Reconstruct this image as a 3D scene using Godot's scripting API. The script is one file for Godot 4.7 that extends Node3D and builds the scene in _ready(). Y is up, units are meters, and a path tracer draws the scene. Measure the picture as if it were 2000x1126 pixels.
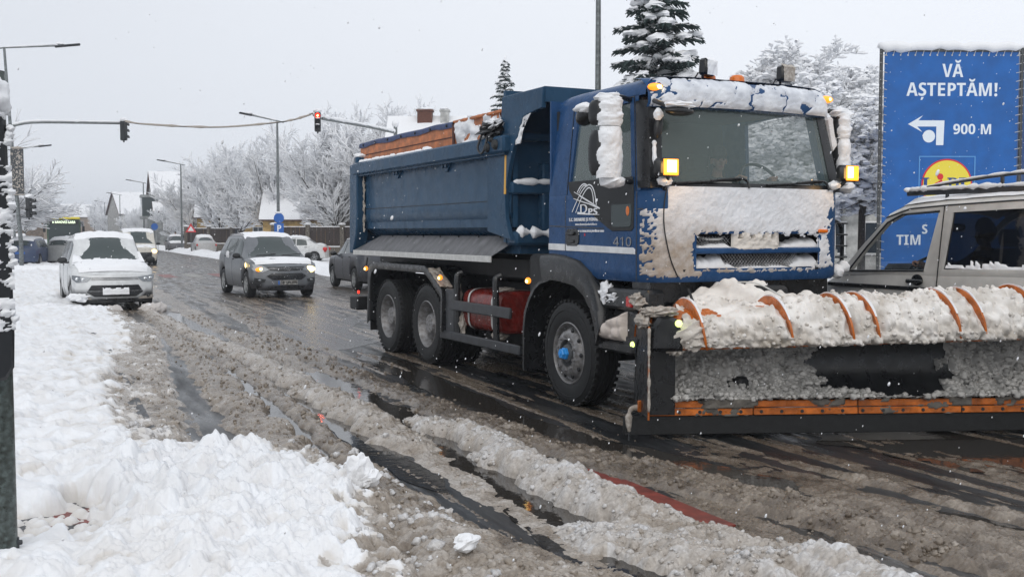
extends Node3D
# A snowy street: a blue tipper lorry with a snow plough passes the pavement. World: -Z runs down the road, +X crosses it, y is up, metres.

const EYE := 1.78
var rng := RandomNumberGenerator.new()
var used := {}
var mt := {}
var ns := FastNoiseLite.new()      # smooth noise
var nc := FastNoiseLite.new()      # cells, for clumps
var nv := FastNoiseLite.new()      # cell values


class B:
	# collects triangles, given counter-clockwise as seen from outside
	var p := PackedVector3Array()
	var k := PackedColorArray()
	var uv := PackedVector2Array()
	var nn := PackedVector3Array()   # normals, only where a builder gives them itself
	var col := Color(1, 1, 1)
	var xf := Transform3D()

	func tri(a: Vector3, b: Vector3, c: Vector3) -> void:
		p.append(xf * a); p.append(xf * b); p.append(xf * c)
		k.append(col); k.append(col); k.append(col)

	func quad(a: Vector3, b: Vector3, c: Vector3, d: Vector3) -> void:
		tri(a, b, c)
		tri(a, c, d)

	func box(c: Vector3, s: Vector3, bev := 0.0, rot := Basis()) -> void:
		var keep := xf
		xf = xf * Transform3D(rot, c)
		var h := s * 0.5
		bev = minf(bev, 0.45 * minf(s.x, minf(s.y, s.z)))
		var i := h - Vector3(bev, bev, bev)
		for ax in 3:
			var u := (ax + 1) % 3
			var w := (ax + 2) % 3
			for sg: float in [-1.0, 1.0]:
				var q: Array[Vector3] = []
				for m in [[-1, -1], [1, -1], [1, 1], [-1, 1]]:
					var e := Vector3()
					e[ax] = sg * h[ax]
					e[u] = m[0] * i[u]
					e[w] = m[1] * i[w]
					q.append(e)
				if sg > 0: quad(q[0], q[1], q[2], q[3])
				else: quad(q[3], q[2], q[1], q[0])
		if bev > 0.0:
			for ax in 3:
				var u := (ax + 1) % 3
				var w := (ax + 2) % 3
				for su: float in [-1.0, 1.0]:
					for sw: float in [-1.0, 1.0]:
						var a := Vector3(); var b := Vector3(); var c2 := Vector3(); var d := Vector3()
						a[ax] = -i[ax]; a[u] = su * h[u]; a[w] = sw * i[w]
						b[ax] = i[ax]; b[u] = su * h[u]; b[w] = sw * i[w]
						c2[ax] = i[ax]; c2[u] = su * i[u]; c2[w] = sw * h[w]
						d[ax] = -i[ax]; d[u] = su * i[u]; d[w] = sw * h[w]
						if su * sw > 0: quad(d, c2, b, a)
						else: quad(a, b, c2, d)
			for sx: float in [-1.0, 1.0]:
				for sy: float in [-1.0, 1.0]:
					for sz: float in [-1.0, 1.0]:
						var a := Vector3(sx * h.x, sy * i.y, sz * i.z)
						var b := Vector3(sx * i.x, sy * h.y, sz * i.z)
						var c3 := Vector3(sx * i.x, sy * i.y, sz * h.z)
						if sx * sy * sz > 0: tri(a, b, c3)
						else: tri(c3, b, a)
		xf = keep

	func grid(r: Array, wrap_v := false, flip := 0) -> void:
		# rows of equally many points; flip: 0 turns the faces away from the middle of all points, 1 keeps, -1 turns
		var rows := r.size()
		var n: int = r[0].size()
		var at := p.size()
		for a in rows - 1:
			var r0: PackedVector3Array = r[a]
			var r1: PackedVector3Array = r[a + 1]
			for b in (n if wrap_v else n - 1):
				var b1 := (b + 1) % n
				quad(r0[b], r1[b], r1[b1], r0[b1])
		if flip == 0:
			var mid := Vector3()
			for j in range(at, p.size()): mid += p[j]
			mid /= maxf(1.0, p.size() - at)
			var s := 0.0
			for j in range(at, p.size(), 3):
				s += (p[j + 1] - p[j]).cross(p[j + 2] - p[j]).dot(p[j] - mid)
			flip = 1 if s >= 0.0 else -1
		if flip < 0: turn(at)

	func turn(at: int) -> void:
		for j in range(at, p.size(), 3):
			var t := p[j + 1]
			p[j + 1] = p[j + 2]
			p[j + 2] = t

	func fan(ring: PackedVector3Array, mid: Vector3, flip := false) -> void:
		for j in ring.size():
			var a := ring[j]
			var b := ring[(j + 1) % ring.size()]
			if flip: tri(mid, b, a)
			else: tri(mid, a, b)

	func tube(path: PackedVector3Array, rad, sides := 8, cap := true, squash := 1.0) -> void:
		var rows := []
		var n := path.size()
		var side := Vector3()
		for j in n:
			var d := (path[mini(j + 1, n - 1)] - path[maxi(j - 1, 0)]).normalized()
			if j == 0:
				side = d.cross(Vector3.UP if absf(d.y) < 0.9 else Vector3.RIGHT).normalized()
			else:
				side = (side - d * side.dot(d)).normalized()
			var o := d.cross(side)
			var rr: float = rad[j] if rad is Array or rad is PackedFloat32Array else rad
			var row := PackedVector3Array()
			for m in sides:
				var a := TAU * m / sides
				row.append(path[j] + side * cos(a) * rr + o * sin(a) * rr * squash)
			rows.append(row)
		grid(rows, true)
		if cap:
			fan(rows[0], path[0], true)
			fan(rows[n - 1], path[n - 1])

	func lathe(prof: PackedVector2Array, c: Vector3, axis := Vector3.RIGHT, segs := 32) -> void:
		# profile points are (radius, place along the axis)
		var u := axis.cross(Vector3.UP if absf(axis.y) < 0.9 else Vector3.RIGHT).normalized()
		var w := axis.cross(u).normalized()
		var rows := []
		for q in prof:
			var row := PackedVector3Array()
			for m in segs:
				var a := TAU * m / segs
				row.append(c + axis * q.y + (u * cos(a) + w * sin(a)) * q.x)
			rows.append(row)
		grid(rows, true, 0)

	func disc(c: Vector3, axis: Vector3, r: float, segs := 20) -> void:
		var u := axis.cross(Vector3.UP if absf(axis.y) < 0.9 else Vector3.RIGHT).normalized()
		var w := axis.cross(u).normalized()
		var row := PackedVector3Array()
		for m in segs:
			var a := TAU * m / segs
			row.append(c + (u * cos(a) + w * sin(a)) * r)
		fan(row, c)

	func prism(poly: PackedVector2Array, depth: float, at := Transform3D(), bev := 0.0) -> void:
		# polygon in the XY plane of «at», from z 0 to z depth; bevelled at the z = depth edge
		var keep := xf
		xf = xf * at
		if Geometry2D.is_polygon_clockwise(poly):
			poly = poly.duplicate()
			poly.reverse()
		# is_polygon_clockwise speaks of y down; make the order counter-clockwise with y up
		var area := 0.0
		for j in poly.size():
			var a2 := poly[j]
			var b2 := poly[(j + 1) % poly.size()]
			area += a2.x * b2.y - b2.x * a2.y
		if area < 0.0:
			poly = poly.duplicate()
			poly.reverse()
		var top := poly
		if bev > 0.0:
			top = PackedVector2Array()
			for j in poly.size():
				var e0 := (poly[j] - poly[j - 1]).normalized()
				var e1 := (poly[(j + 1) % poly.size()] - poly[j]).normalized()
				var m := Vector2(-e0.y - e1.y, e0.x + e1.x).normalized()
				var cs := maxf(0.4, m.dot(Vector2(-e0.y, e0.x)))
				top.append(poly[j] + m * bev / cs)
		var t := Geometry2D.triangulate_polygon(poly)
		for j in range(0, t.size(), 3):
			var a := poly[t[j]]; var b := poly[t[j + 1]]; var c := poly[t[j + 2]]
			var ccw := (b - a).cross(c - a) > 0.0
			var a3 := top[t[j]]; var b3 := top[t[j + 1]]; var c3 := top[t[j + 2]]
			if ccw:
				tri(Vector3(a3.x, a3.y, depth), Vector3(b3.x, b3.y, depth), Vector3(c3.x, c3.y, depth))
				tri(Vector3(a.x, a.y, 0), Vector3(c.x, c.y, 0), Vector3(b.x, b.y, 0))
			else:
				tri(Vector3(a3.x, a3.y, depth), Vector3(c3.x, c3.y, depth), Vector3(b3.x, b3.y, depth))
				tri(Vector3(a.x, a.y, 0), Vector3(b.x, b.y, 0), Vector3(c.x, c.y, 0))
		for j in poly.size():
			var q := (j + 1) % poly.size()
			var a := poly[j]; var b := poly[q]
			var zb := depth - bev if bev > 0.0 else depth
			quad(Vector3(a.x, a.y, 0), Vector3(b.x, b.y, 0), Vector3(b.x, b.y, zb), Vector3(a.x, a.y, zb))
			if bev > 0.0:
				quad(Vector3(a.x, a.y, zb), Vector3(b.x, b.y, zb), Vector3(top[q].x, top[q].y, depth), Vector3(top[j].x, top[j].y, depth))
		xf = keep

	func ball(c: Vector3, r: Vector3, rot := Basis(), rings := 8, segs := 12) -> void:
		var rows := []
		for a in rings + 1:
			var row := PackedVector3Array()
			var th := PI * a / rings
			for m in segs:
				var ph := TAU * m / segs
				row.append(c + rot * (Vector3(sin(th) * cos(ph), cos(th), sin(th) * sin(ph)) * r))
			rows.append(row)
		grid(rows, true)

	func lump(c: Vector3, r: Vector3, noise: FastNoiseLite, rough := 0.35, freq := 1.6, rings := 10, segs := 14) -> void:
		var rows := []
		for a in rings + 1:
			var row := PackedVector3Array()
			var th := PI * a / rings
			for m in segs:
				var ph := TAU * m / segs
				var d := Vector3(sin(th) * cos(ph), cos(th), sin(th) * sin(ph))
				var q := d * freq + c * 7.3
				var f := 1.0 + rough * noise.get_noise_3d(q.x, q.y, q.z)
				row.append(c + d * r * f)
			rows.append(row)
		grid(rows, true)

	func mesh(crease := 0.74) -> ArrayMesh:
		var cnt := p.size()
		var faces := cnt / 3
		var fn := PackedVector3Array()
		fn.resize(faces)
		var nr := PackedVector3Array()
		nr.resize(cnt)
		if nn.size() == cnt:
			nr = nn
		else:
			for f in faces:
				fn[f] = (p[f * 3 + 1] - p[f * 3]).cross(p[f * 3 + 2] - p[f * 3]).normalized()
			if crease >= 1.0:
				for j in cnt: nr[j] = fn[j / 3]
			else:
				var ids := PackedInt32Array()
				ids.resize(cnt)
				var seen := {}
				for j in cnt:
					var key := Vector3i((p[j] * 3000.0).round())
					var id: int = seen.get(key, -1)
					if id < 0:
						id = seen.size()
						seen[key] = id
					ids[j] = id
				var start := PackedInt32Array()
				start.resize(seen.size() + 1)
				for j in cnt: start[ids[j] + 1] += 1
				for j in seen.size(): start[j + 1] += start[j]
				var fill := start.duplicate()
				var lst := PackedInt32Array()
				lst.resize(cnt)
				for j in cnt:
					lst[fill[ids[j]]] = j / 3
					fill[ids[j]] += 1
				for j in cnt:
					var me := fn[j / 3]
					var s := Vector3()
					for q in range(start[ids[j]], start[ids[j] + 1]):
						var o := fn[lst[q]]
						if o.dot(me) > crease: s += o
					nr[j] = s.normalized() if s.length_squared() > 0.0 else me
		# Godot's front faces run clockwise
		var pp := p.duplicate()
		var kk := k.duplicate()
		for j in range(0, cnt, 3):
			var t := pp[j + 1]; pp[j + 1] = pp[j + 2]; pp[j + 2] = t
			var t2 := nr[j + 1]; nr[j + 1] = nr[j + 2]; nr[j + 2] = t2
			var t3 := kk[j + 1]; kk[j + 1] = kk[j + 2]; kk[j + 2] = t3
		var arr := []
		arr.resize(Mesh.ARRAY_MAX)
		arr[Mesh.ARRAY_VERTEX] = pp
		arr[Mesh.ARRAY_NORMAL] = nr
		arr[Mesh.ARRAY_COLOR] = kk
		if uv.size() == cnt:
			var u2 := uv.duplicate()
			for j in range(0, cnt, 3):
				var t4 := u2[j + 1]; u2[j + 1] = u2[j + 2]; u2[j + 2] = t4
			arr[Mesh.ARRAY_TEX_UV] = u2
		var m := ArrayMesh.new()
		m.add_surface_from_arrays(Mesh.PRIMITIVE_TRIANGLES, arr)
		return m


func numbered(called: String) -> String:
	var c: int = used.get(called, -1) + 1
	used[called] = c
	return called if c == 0 else "%s_%03d" % [called, c]


func put(called: String, what, material: Material, parent: Node = null, crease := 0.74) -> MeshInstance3D:
	var o := MeshInstance3D.new()
	o.mesh = what if what is Mesh else what.mesh(crease)
	o.material_override = material
	o.name = called if parent else numbered(called)
	(parent if parent else self).add_child(o, true)
	return o


func thing(called: String, label: String, category: String, at := Vector3.ZERO, turn := 0.0, group := "") -> Node3D:
	var o := Node3D.new()
	o.name = numbered(called)
	add_child(o)
	o.position = at
	o.rotation.y = turn
	tag(o, label, category, group)
	return o


func tag(o: Node3D, label: String, category: String, group := "") -> Node3D:
	o.set_meta("label", label)
	o.set_meta("category", category)
	if group: o.set_meta("group", group)
	return o


func struct(called: String, what, material: Material, crease := 0.74) -> MeshInstance3D:
	var o := put(called, what, material, null, crease)
	o.set_meta("kind", "structure")
	return o


func copy(o: Node3D, at: Vector3, turn: float, label: String, size := 1.0) -> Node3D:
	var base := o.name.rstrip("0123456789").trim_suffix("_")
	var c: Node3D = o.duplicate()
	c.name = numbered(base)
	add_child(c)
	c.position = at
	c.rotation = Vector3(0, turn, 0)
	c.scale = Vector3.ONE * size
	if label: c.set_meta("label", label)
	return c


func lin(r: float, g: float, b: float) -> Color:
	return Color(r, g, b).linear_to_srgb()


func noise_tex(freq: float, lo: Color, hi: Color, sd: int, size := 512, kind := FastNoiseLite.TYPE_SIMPLEX_SMOOTH, octaves := 5) -> NoiseTexture2D:
	var n := FastNoiseLite.new()
	n.seed = sd
	n.noise_type = kind
	n.frequency = freq
	n.fractal_octaves = octaves
	var t := NoiseTexture2D.new()
	t.width = size
	t.height = size
	t.seamless = true
	t.noise = n
	var g := Gradient.new()
	g.set_color(0, lo)
	g.set_color(1, hi)
	t.color_ramp = g
	return t


func bump_tex(freq: float, sd: int, strength: float, size := 512, kind := FastNoiseLite.TYPE_SIMPLEX_SMOOTH) -> NoiseTexture2D:
	var n := FastNoiseLite.new()
	n.seed = sd
	n.noise_type = kind
	n.frequency = freq
	n.fractal_octaves = 5
	var t := NoiseTexture2D.new()
	t.width = size
	t.height = size
	t.seamless = true
	t.as_normal_map = true
	t.bump_strength = strength
	t.noise = n
	return t


func mat(called: String, c: Color, rough: float, metal := 0.0) -> StandardMaterial3D:
	var m := StandardMaterial3D.new()
	m.albedo_color = c
	m.roughness = rough
	m.metallic = metal
	m.vertex_color_use_as_albedo = true
	m.cull_mode = BaseMaterial3D.CULL_DISABLED
	m.resource_name = called
	mt[called] = m
	return m


func grime(m: StandardMaterial3D, t: Texture2D, scale: float, rough_t: Texture2D = null, bump: Texture2D = null, bump_scale := 1.0) -> StandardMaterial3D:
	m.uv1_triplanar = true
	m.uv1_scale = Vector3.ONE * scale
	if t: m.albedo_texture = t
	if rough_t: m.roughness_texture = rough_t
	if bump:
		m.normal_enabled = true
		m.normal_texture = bump
		m.normal_scale = bump_scale
	return m


func glow(called: String, c: Color, energy: float) -> StandardMaterial3D:
	var m := mat(called, c, 0.4)
	m.emission_enabled = true
	m.emission = c
	m.emission_energy_multiplier = energy
	return m


func glass(called: String, c: Color, alpha: float) -> StandardMaterial3D:
	var m := mat(called, Color(c.r, c.g, c.b, alpha), 0.03)
	m.transparency = BaseMaterial3D.TRANSPARENCY_ALPHA
	m.vertex_color_use_as_albedo = false
	return m


func lamp(called: String, at: Vector3, c: Color, energy: float, size: float, parent: Node = null, spot := 0.0, aim := Vector3.ZERO) -> void:
	var l: Light3D
	if spot > 0.0:
		var s := SpotLight3D.new()
		s.spot_angle = spot
		s.spot_range = 60.0
		s.spot_attenuation = 2.0
		l = s
	else:
		var o := OmniLight3D.new()
		o.omni_range = 40.0
		o.omni_attenuation = 2.0
		l = o
	l.name = called
	l.light_color = c
	l.light_energy = energy
	l.light_size = size
	l.shadow_enabled = true
	(parent if parent else self).add_child(l, true)
	l.position = at
	if spot > 0.0: l.look_at_from_position(at, at + aim, Vector3.UP)


func text_mesh(words: String, height: float, depth := 0.004, bold := true, serif := false) -> TextMesh:
	var t := TextMesh.new()
	var f := SystemFont.new()
	f.font_names = PackedStringArray(["Droid Serif" if serif else "Droid Sans"])
	f.font_weight = 700 if bold else 400
	t.font = f
	t.text = words
	t.font_size = 64
	t.pixel_size = height / 46.0     # capitals are about 0.72 of the font size
	t.depth = depth
	t.curve_step = 2.0
	return t


func letters(called: String, words: String, height: float, at: Transform3D, material: Material, parent: Node, wide := 0.0, bold := true, serif := false) -> MeshInstance3D:
	var t := text_mesh(words, height, 0.004, bold, serif)
	var o := put(called, t, material, parent)
	var w := t.get_aabb().size.x
	var sx := wide / w if wide > 0.0 and w > 0.0 else 1.0
	o.transform = at * Transform3D(Basis.from_scale(Vector3(sx, 1, 1)), Vector3.ZERO)
	return o


func lumps(x: float, y: float, z: float, f: float) -> float:
	# rounded clumps, 0 in the joints and 1 on their tops
	return clampf(1.0 - 1.75 * (nc.get_noise_3d(x * f, y * f, z * f) + 1.0), 0.0, 1.0)


func fbm(x: float, y: float, z: float) -> float:
	return ns.get_noise_3d(x, y, z)


func crust(b: B, nu: int, nw: int, where: Callable, thick: Callable) -> void:
	# a layer of snow on a surface: where(u, w) gives [point, outward], thick(u, w) its thickness; where that is 0 the surface stays bare
	var pt := []
	var th := []
	for i in nu + 1:
		var row := PackedVector3Array()
		var tr := PackedFloat32Array()
		for j in nw + 1:
			var u := float(i) / nu
			var w := float(j) / nw
			var q: Array = where.call(u, w)
			var t: float = thick.call(u, w)
			row.append(q[0] + q[1] * (t if t > 0.0 else -0.012))
			tr.append(t)
		pt.append(row)
		th.append(tr)
	for i in nu:
		for j in nw:
			if th[i][j] > 0.0 or th[i + 1][j] > 0.0 or th[i][j + 1] > 0.0 or th[i + 1][j + 1] > 0.0:
				b.quad(pt[i][j], pt[i + 1][j], pt[i + 1][j + 1], pt[i][j + 1])


func path3(a: Array) -> PackedVector3Array:
	return PackedVector3Array(a)


func curve(pts: Array, per := 6) -> PackedVector3Array:
	var out := PackedVector3Array()
	var n := pts.size()
	for j in n - 1:
		var a: Vector3 = pts[maxi(j - 1, 0)]
		var b: Vector3 = pts[j]
		var c: Vector3 = pts[j + 1]
		var d: Vector3 = pts[mini(j + 2, n - 1)]
		for m in per:
			out.append(b.cubic_interpolate(c, a, d, float(m) / per))
	out.append(pts[n - 1])
	return out


func snow_rope(b: B, path: PackedVector3Array, r: float, sides := 7, wob := 0.5, lift := 0.6) -> void:
	# snow lying along a rail, a branch or an edge
	var q := PackedVector3Array()
	var rr := []
	for j in path.size():
		var a := path[j]
		var f := 1.0 + wob * fbm(a.x * 9.0, a.y * 9.0, a.z * 9.0) * 1.6
		if j == 0 or j == path.size() - 1: f *= 0.45
		rr.append(maxf(0.15, f) * r)
		q.append(a + Vector3.UP * r * lift)
	b.tube(q, rr, sides)


func line_at(keys: Array, x: float) -> float:
	# keys: [x0, y0, x1, y1, ...], x rising; straight in between
	var n := keys.size() / 2
	if x <= keys[0]: return keys[1]
	for j in n - 1:
		var x1: float = keys[j * 2 + 2]
		if x <= x1:
			var x0: float = keys[j * 2]
			return lerpf(keys[j * 2 + 1], keys[j * 2 + 3], (x - x0) / (x1 - x0))
	return keys[n * 2 - 1]


func smooth_at(keys: Array, x: float) -> float:
	var n := keys.size() / 2
	if x <= keys[0]: return keys[1]
	for j in n - 1:
		var x1: float = keys[j * 2 + 2]
		if x <= x1:
			var x0: float = keys[j * 2]
			var a: float = keys[j * 2 + 1]
			var b: float = keys[j * 2 + 3]
			var pa: float = keys[maxi(j - 1, 0) * 2 + 1]
			var pb: float = keys[mini(j + 2, n - 1) * 2 + 1]
			var r := cubic_interpolate(a, b, pa, pb, (x - x0) / (x1 - x0))
			return clampf(r, minf(a, b) - 0.02, maxf(a, b) + 0.02)
	return keys[n * 2 - 1]


func _ready() -> void:
	# camera
	var cam := Camera3D.new()
	cam.name = "camera"
	cam.fov = 30.71
	cam.near = 0.1
	cam.far = 1500.0
	cam.position = Vector3(0, EYE, 0)
	cam.rotation = Vector3(-deg_to_rad(3.016), -deg_to_rad(23.94), 0)
	add_child(cam)
	cam.current = true
	# sky, air and exposure
	var env := Environment.new()
	var sky := Sky.new()
	var sm := PanoramaSkyMaterial.new()
	sm.panorama = overcast()
	sky.sky_material = sm
	env.background_mode = Environment.BG_SKY
	env.sky = sky
	env.tonemap_mode = Environment.TONE_MAPPER_LINEAR
	env.tonemap_exposure = 1.0
	env.fog_enabled = true
	env.fog_density = 0.0011
	env.fog_light_color = Color(0.9, 0.92, 0.95)
	env.sdfgi_enabled = true
	env.ssao_enabled = true
	env.ssil_enabled = true
	var we := WorldEnvironment.new()
	we.name = "air"
	we.environment = env
	add_child(we)
	# the sun behind the clouds
	var sun := DirectionalLight3D.new()
	sun.name = "sun"
	sun.light_energy = 0.42
	sun.light_color = Color(1.0, 0.98, 0.95)
	sun.light_angular_distance = 60.0
	sun.shadow_enabled = true
	sun.rotation = Vector3(-deg_to_rad(38), deg_to_rad(-28), 0)
	add_child(sun)
	noises()
	materials()
	build_ground()
	build_buildings()
	build_trees()
	build_street()
	build_truck()
	build_plough()
	build_cars()
	build_people()
	snowfall()


func overcast() -> ImageTexture:
	# an even cloud cover, thinner and brighter towards one side, as over the right of the picture
	var im := Image.create(256, 128, false, Image.FORMAT_RGBF)
	var bright := Vector3(sin(deg_to_rad(62)) * cos(deg_to_rad(38)), sin(deg_to_rad(38)), -cos(deg_to_rad(62)) * cos(deg_to_rad(38)))
	var n := FastNoiseLite.new()
	n.seed = 4
	n.frequency = 1.1
	for y in 128:
		var el := PI * (0.5 - (y + 0.5) / 128.0)
		for x in 256:
			var az := TAU * (x + 0.5) / 256.0
			var d := Vector3(sin(az) * cos(el), sin(el), -cos(az) * cos(el))
			var f := 0.5 + 0.5 * d.dot(bright)
			var l := 0.59 + 0.41 * f * f + 0.02 * n.get_noise_3dv(d)
			var c := Color(0.935, 1.01, 1.13).lerp(Color(0.98, 1.02, 1.09), f)
			im.set_pixel(x, y, Color(c.r * l, c.g * l, c.b * l))
	return ImageTexture.create_from_image(im)


func noises() -> void:
	rng.seed = 11
	ns.seed = 3
	ns.noise_type = FastNoiseLite.TYPE_SIMPLEX_SMOOTH
	ns.frequency = 1.0
	ns.fractal_octaves = 3
	nc.seed = 8
	nc.noise_type = FastNoiseLite.TYPE_CELLULAR
	nc.frequency = 1.0
	nc.fractal_type = FastNoiseLite.FRACTAL_NONE
	nc.cellular_distance_function = FastNoiseLite.DISTANCE_EUCLIDEAN_SQUARED
	nc.cellular_return_type = FastNoiseLite.RETURN_DISTANCE
	nv.seed = 8
	nv.noise_type = FastNoiseLite.TYPE_CELLULAR
	nv.frequency = 1.0
	nv.fractal_type = FastNoiseLite.FRACTAL_NONE
	nv.cellular_return_type = FastNoiseLite.RETURN_CELL_VALUE


func materials() -> void:
	var g1 := noise_tex(0.012, Color(.62, .62, .62), Color(1, 1, 1), 4)
	var gs := noise_tex(0.012, Color(.86, .86, .86), Color(1, 1, 1), 6)
	var g2 := noise_tex(0.02, Color(.35, .33, .3), Color(1, 1, 1), 9)
	var r1 := noise_tex(0.014, Color(.35, .35, .35), Color(1, 1, 1), 12)
	var r2 := noise_tex(0.008, Color(.08, .08, .08), Color(1, 1, 1), 21)
	var fine := bump_tex(0.05, 31, 6.0)
	var soft := bump_tex(0.015, 33, 3.0)
	# snow and ground
	var m := mat("snow", Color.WHITE, 0.85)
	grime(m, null, 3.0, null, fine, 0.5)
	m = mat("slush", Color.WHITE, 0.42)
	grime(m, noise_tex(0.03, Color(.7, .68, .66), Color(1, 1, 1), 14), 2.4, r1, fine, 0.6)
	m.uv1_world_triplanar = true
	m = mat("snow_plain", lin(.82, .83, .85), 0.85)
	grime(m, null, 1.0, null, fine, 0.4)
	m.uv1_world_triplanar = true
	m = mat("dirty_snow", lin(.62, .59, .55), 0.8)
	grime(m, noise_tex(0.02, Color(.62, .58, .54), Color(1, 1, 1), 17), 2.0, null, fine, 0.5)
	m = mat("caked_snow", Color.WHITE, 0.8)
	grime(m, null, 2.0, null, fine, 0.5)
	m = mat("asphalt", Color.WHITE, 0.62)
	grime(m, noise_tex(0.012, Color(.5, .5, .5), Color(1, 1, 1), 44, 1024), 0.1, noise_tex(0.010, Color(.12, .12, .12), Color(1, 1, 1), 21, 1024), fine, 0.12)
	m.uv1_scale = Vector3(0.30, 0.3, 0.045)
	m.uv1_world_triplanar = true
	mat("water", lin(.035, .031, .027), 0.06)
	grime(mt.water, null, 0.8, null, soft, 0.10)
	grime(mat("wet_road", lin(.035, .034, .034), 0.2), null, 0.8, null, fine, 0.25)
	grime(mat("paving", lin(.17, .18, .2), 0.6), g2, 0.9, null, fine, 0.5)
	grime(mat("kerb", lin(.24, .24, .25), 0.8), g2, 1.3)
	grime(mat("red_paint", lin(.26, .045, .03), 0.45), g1, 1.2)
	grime(mat("white_paint", lin(.62, .62, .6), 0.6), g2, 1.0)
	grime(mat("worn_paint", lin(.26, .25, .24), 0.5), g2, 1.0)
	# lorry
	m = grime(mat("cab_blue", lin(.026, .080, .20), 0.42), gs, 0.8, r1)
	m.metallic_specular = 0.24
	m = grime(mat("body_blue", lin(.027, .074, .138), 0.42), gs, 0.5, r1)
	m.metallic_specular = 0.24
	grime(mat("skirt_grey", lin(.24, .24, .25), 0.5, 0.3), g1, 0.9)
	grime(mat("dirty_white", lin(.66, .66, .64), 0.6), gs, 1.5)
	grime(mat("white_stripe", lin(.80, .81, .82), 0.5), gs, 1.0)
	grime(mat("black_plastic", lin(.017, .0185, .021), 0.48), g1, 1.0, r1)
	grime(mat("chassis", lin(.010, .011, .013), 0.6), g1, 1.0)
	grime(mat("rubber", lin(.009, .010, .011), 0.65), g1, 2.0, null, fine, 0.3)
	grime(mat("steel", lin(.40, .40, .41), 0.38, 0.55), g1, 1.6, r1)
	grime(mat("rim_paint", lin(.36, .37, .39), 0.4, 0.2), noise_tex(0.02, Color(.5, .47, .44), Color(1, 1, 1), 18), 1.6)
	mat("hub_blue", lin(.03, .28, .72), 0.4)
	grime(mat("tank_red", lin(.27, .028, .02), 0.4), g1, 1.2, r1)
	grime(mat("guard_grey", lin(.045, .05, .058), 0.45), g1, 1.2)
	grime(mat("orange", lin(.72, .19, .025), 0.45), g1, 1.0, r1)
	grime(mat("spreader_orange", lin(.70, .215, .055), 0.5), g1, 0.7)
	grime(mat("tarp_blue", lin(.045, .075, .2), 0.6), g1, 1.5, null, soft, 0.8)
	mat("seat_cloth", lin(.03, .034, .038), 0.9)
	mat("trim_dark", lin(.022, .024, .026), 0.7)
	mat("trim_grey", lin(.07, .075, .08), 0.7)
	mat("letter_white", lin(.82, .83, .85), 0.5)
	mat("yellow_tape", lin(.75, .38, .03), 0.4)
	mat("lens_clear", lin(.22, .235, .25), 0.05, 0.5)
	mat("amber_lens", lin(.7, .16, .01), 0.15)
	mat("red_lens", lin(.5, .012, .01), 0.15)
	glow("amber_on", lin(1.0, .42, .06), 2.4)
	glow("amber_hot", lin(1.0, .72, .26), 5.0)
	glow("amber_dim", lin(1.0, .30, .02), 1.3)
	glow("led_green", lin(.80, 1.0, .25), 2.2)
	glow("red_on", lin(1.0, .03, .015), 2.2)
	glow("headlight_on", lin(1.0, .66, .30), 7.0)
	glow("headlight_dim", lin(1.0, .9, .75), 1.3)
	glow("sign_white", lin(.85, 1.0, .72), 1.3)
	glass("glass", Color(.52, .58, .57), 0.40)
	glass("glass_clear", Color(.56, .64, .63), 0.23)
	glass("glass_van", Color(.3, .36, .36), 0.12)
	glass("tinted", Color(.05, .055, .065), 0.95)
	m = mat("dark_glass", lin(.024, .03, .032), 0.06)
	m = mat("car_glass", lin(.04, .055, .055), 0.08)
	mat("mirror", lin(.7, .72, .74), 0.03, 1.0)
	# street
	grime(mat("galvanised", lin(.26, .285, .29), 0.5, 0.35), g1, 1.0, r1)
	grime(mat("galvanised_green", lin(.15, .19, .185), 0.5, 0.2), g2, 2.2, r1)
	mat("signal_black", lin(.012, .014, .017), 0.5)
	mat("sign_blue", lin(.012, .11, .42), 0.45)
	m = grime(mat("banner_blue", lin(.002, .118, .43), 0.5), gs, 0.35, null, soft, 0.25)
	mat("banner_white", lin(.74, .8, .86), 0.6)
	mat("banner_yellow", lin(.80, .66, .06), 0.6)
	mat("banner_red", lin(.66, .025, .03), 0.6)
	mat("banner_navy", lin(.01, .06, .25), 0.6)
	grime(mat("scaffold", lin(.12, .125, .13), 0.5, 0.3), g1, 2.0)
	# buildings
	grime(mat("wall_white", lin(.66, .66, .64), 0.8), g1, 0.3)
	grime(mat("wall_yellow", lin(.62, .42, .16), 0.8), g1, 0.3)
	grime(mat("wall_tan", lin(.42, .31, .22), 0.8), g1, 0.3)
	grime(mat("wall_grey", lin(.38, .40, .40), 0.8), g1, 0.3)
	grime(mat("brick_red", lin(.24, .085, .05), 0.8), g2, 1.0)
	grime(mat("tile_red", lin(.16, .05, .035), 0.7), g2, 1.0)
	grime(mat("fence_brown", lin(.075, .048, .04), 0.75), g2, 1.0)
	grime(mat("stone", lin(.28, .25, .21), 0.85), g2, 0.9, null, fine, 1.0)
	mat("window_dark", lin(.03, .038, .045), 0.1)
	mat("frame_white", lin(.7, .7, .7), 0.5)
	# trees
	grime(mat("bark", lin(.10, .088, .082), 0.9), g2, 3.0)
	mat("needles", lin(.022, .042, .040), 0.8)
	m = mat("twig_snow", lin(.90, .91, .93), 0.9)
	m.backlight_enabled = true
	m.backlight = Color(.4, .4, .4)
	# people
	mat("skin", lin(.46, .26, .18), 0.6)
	mat("jacket_red", lin(.35, .02, .025), 0.8)
	mat("jacket_dark", lin(.02, .022, .026), 0.9)
	mat("hair", lin(.02, .014, .01), 0.8)
	mat("jacket_tan", lin(.25, .14, .07), 0.9)


# ---------------------------------------------------------------- ground, snow and slush

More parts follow.
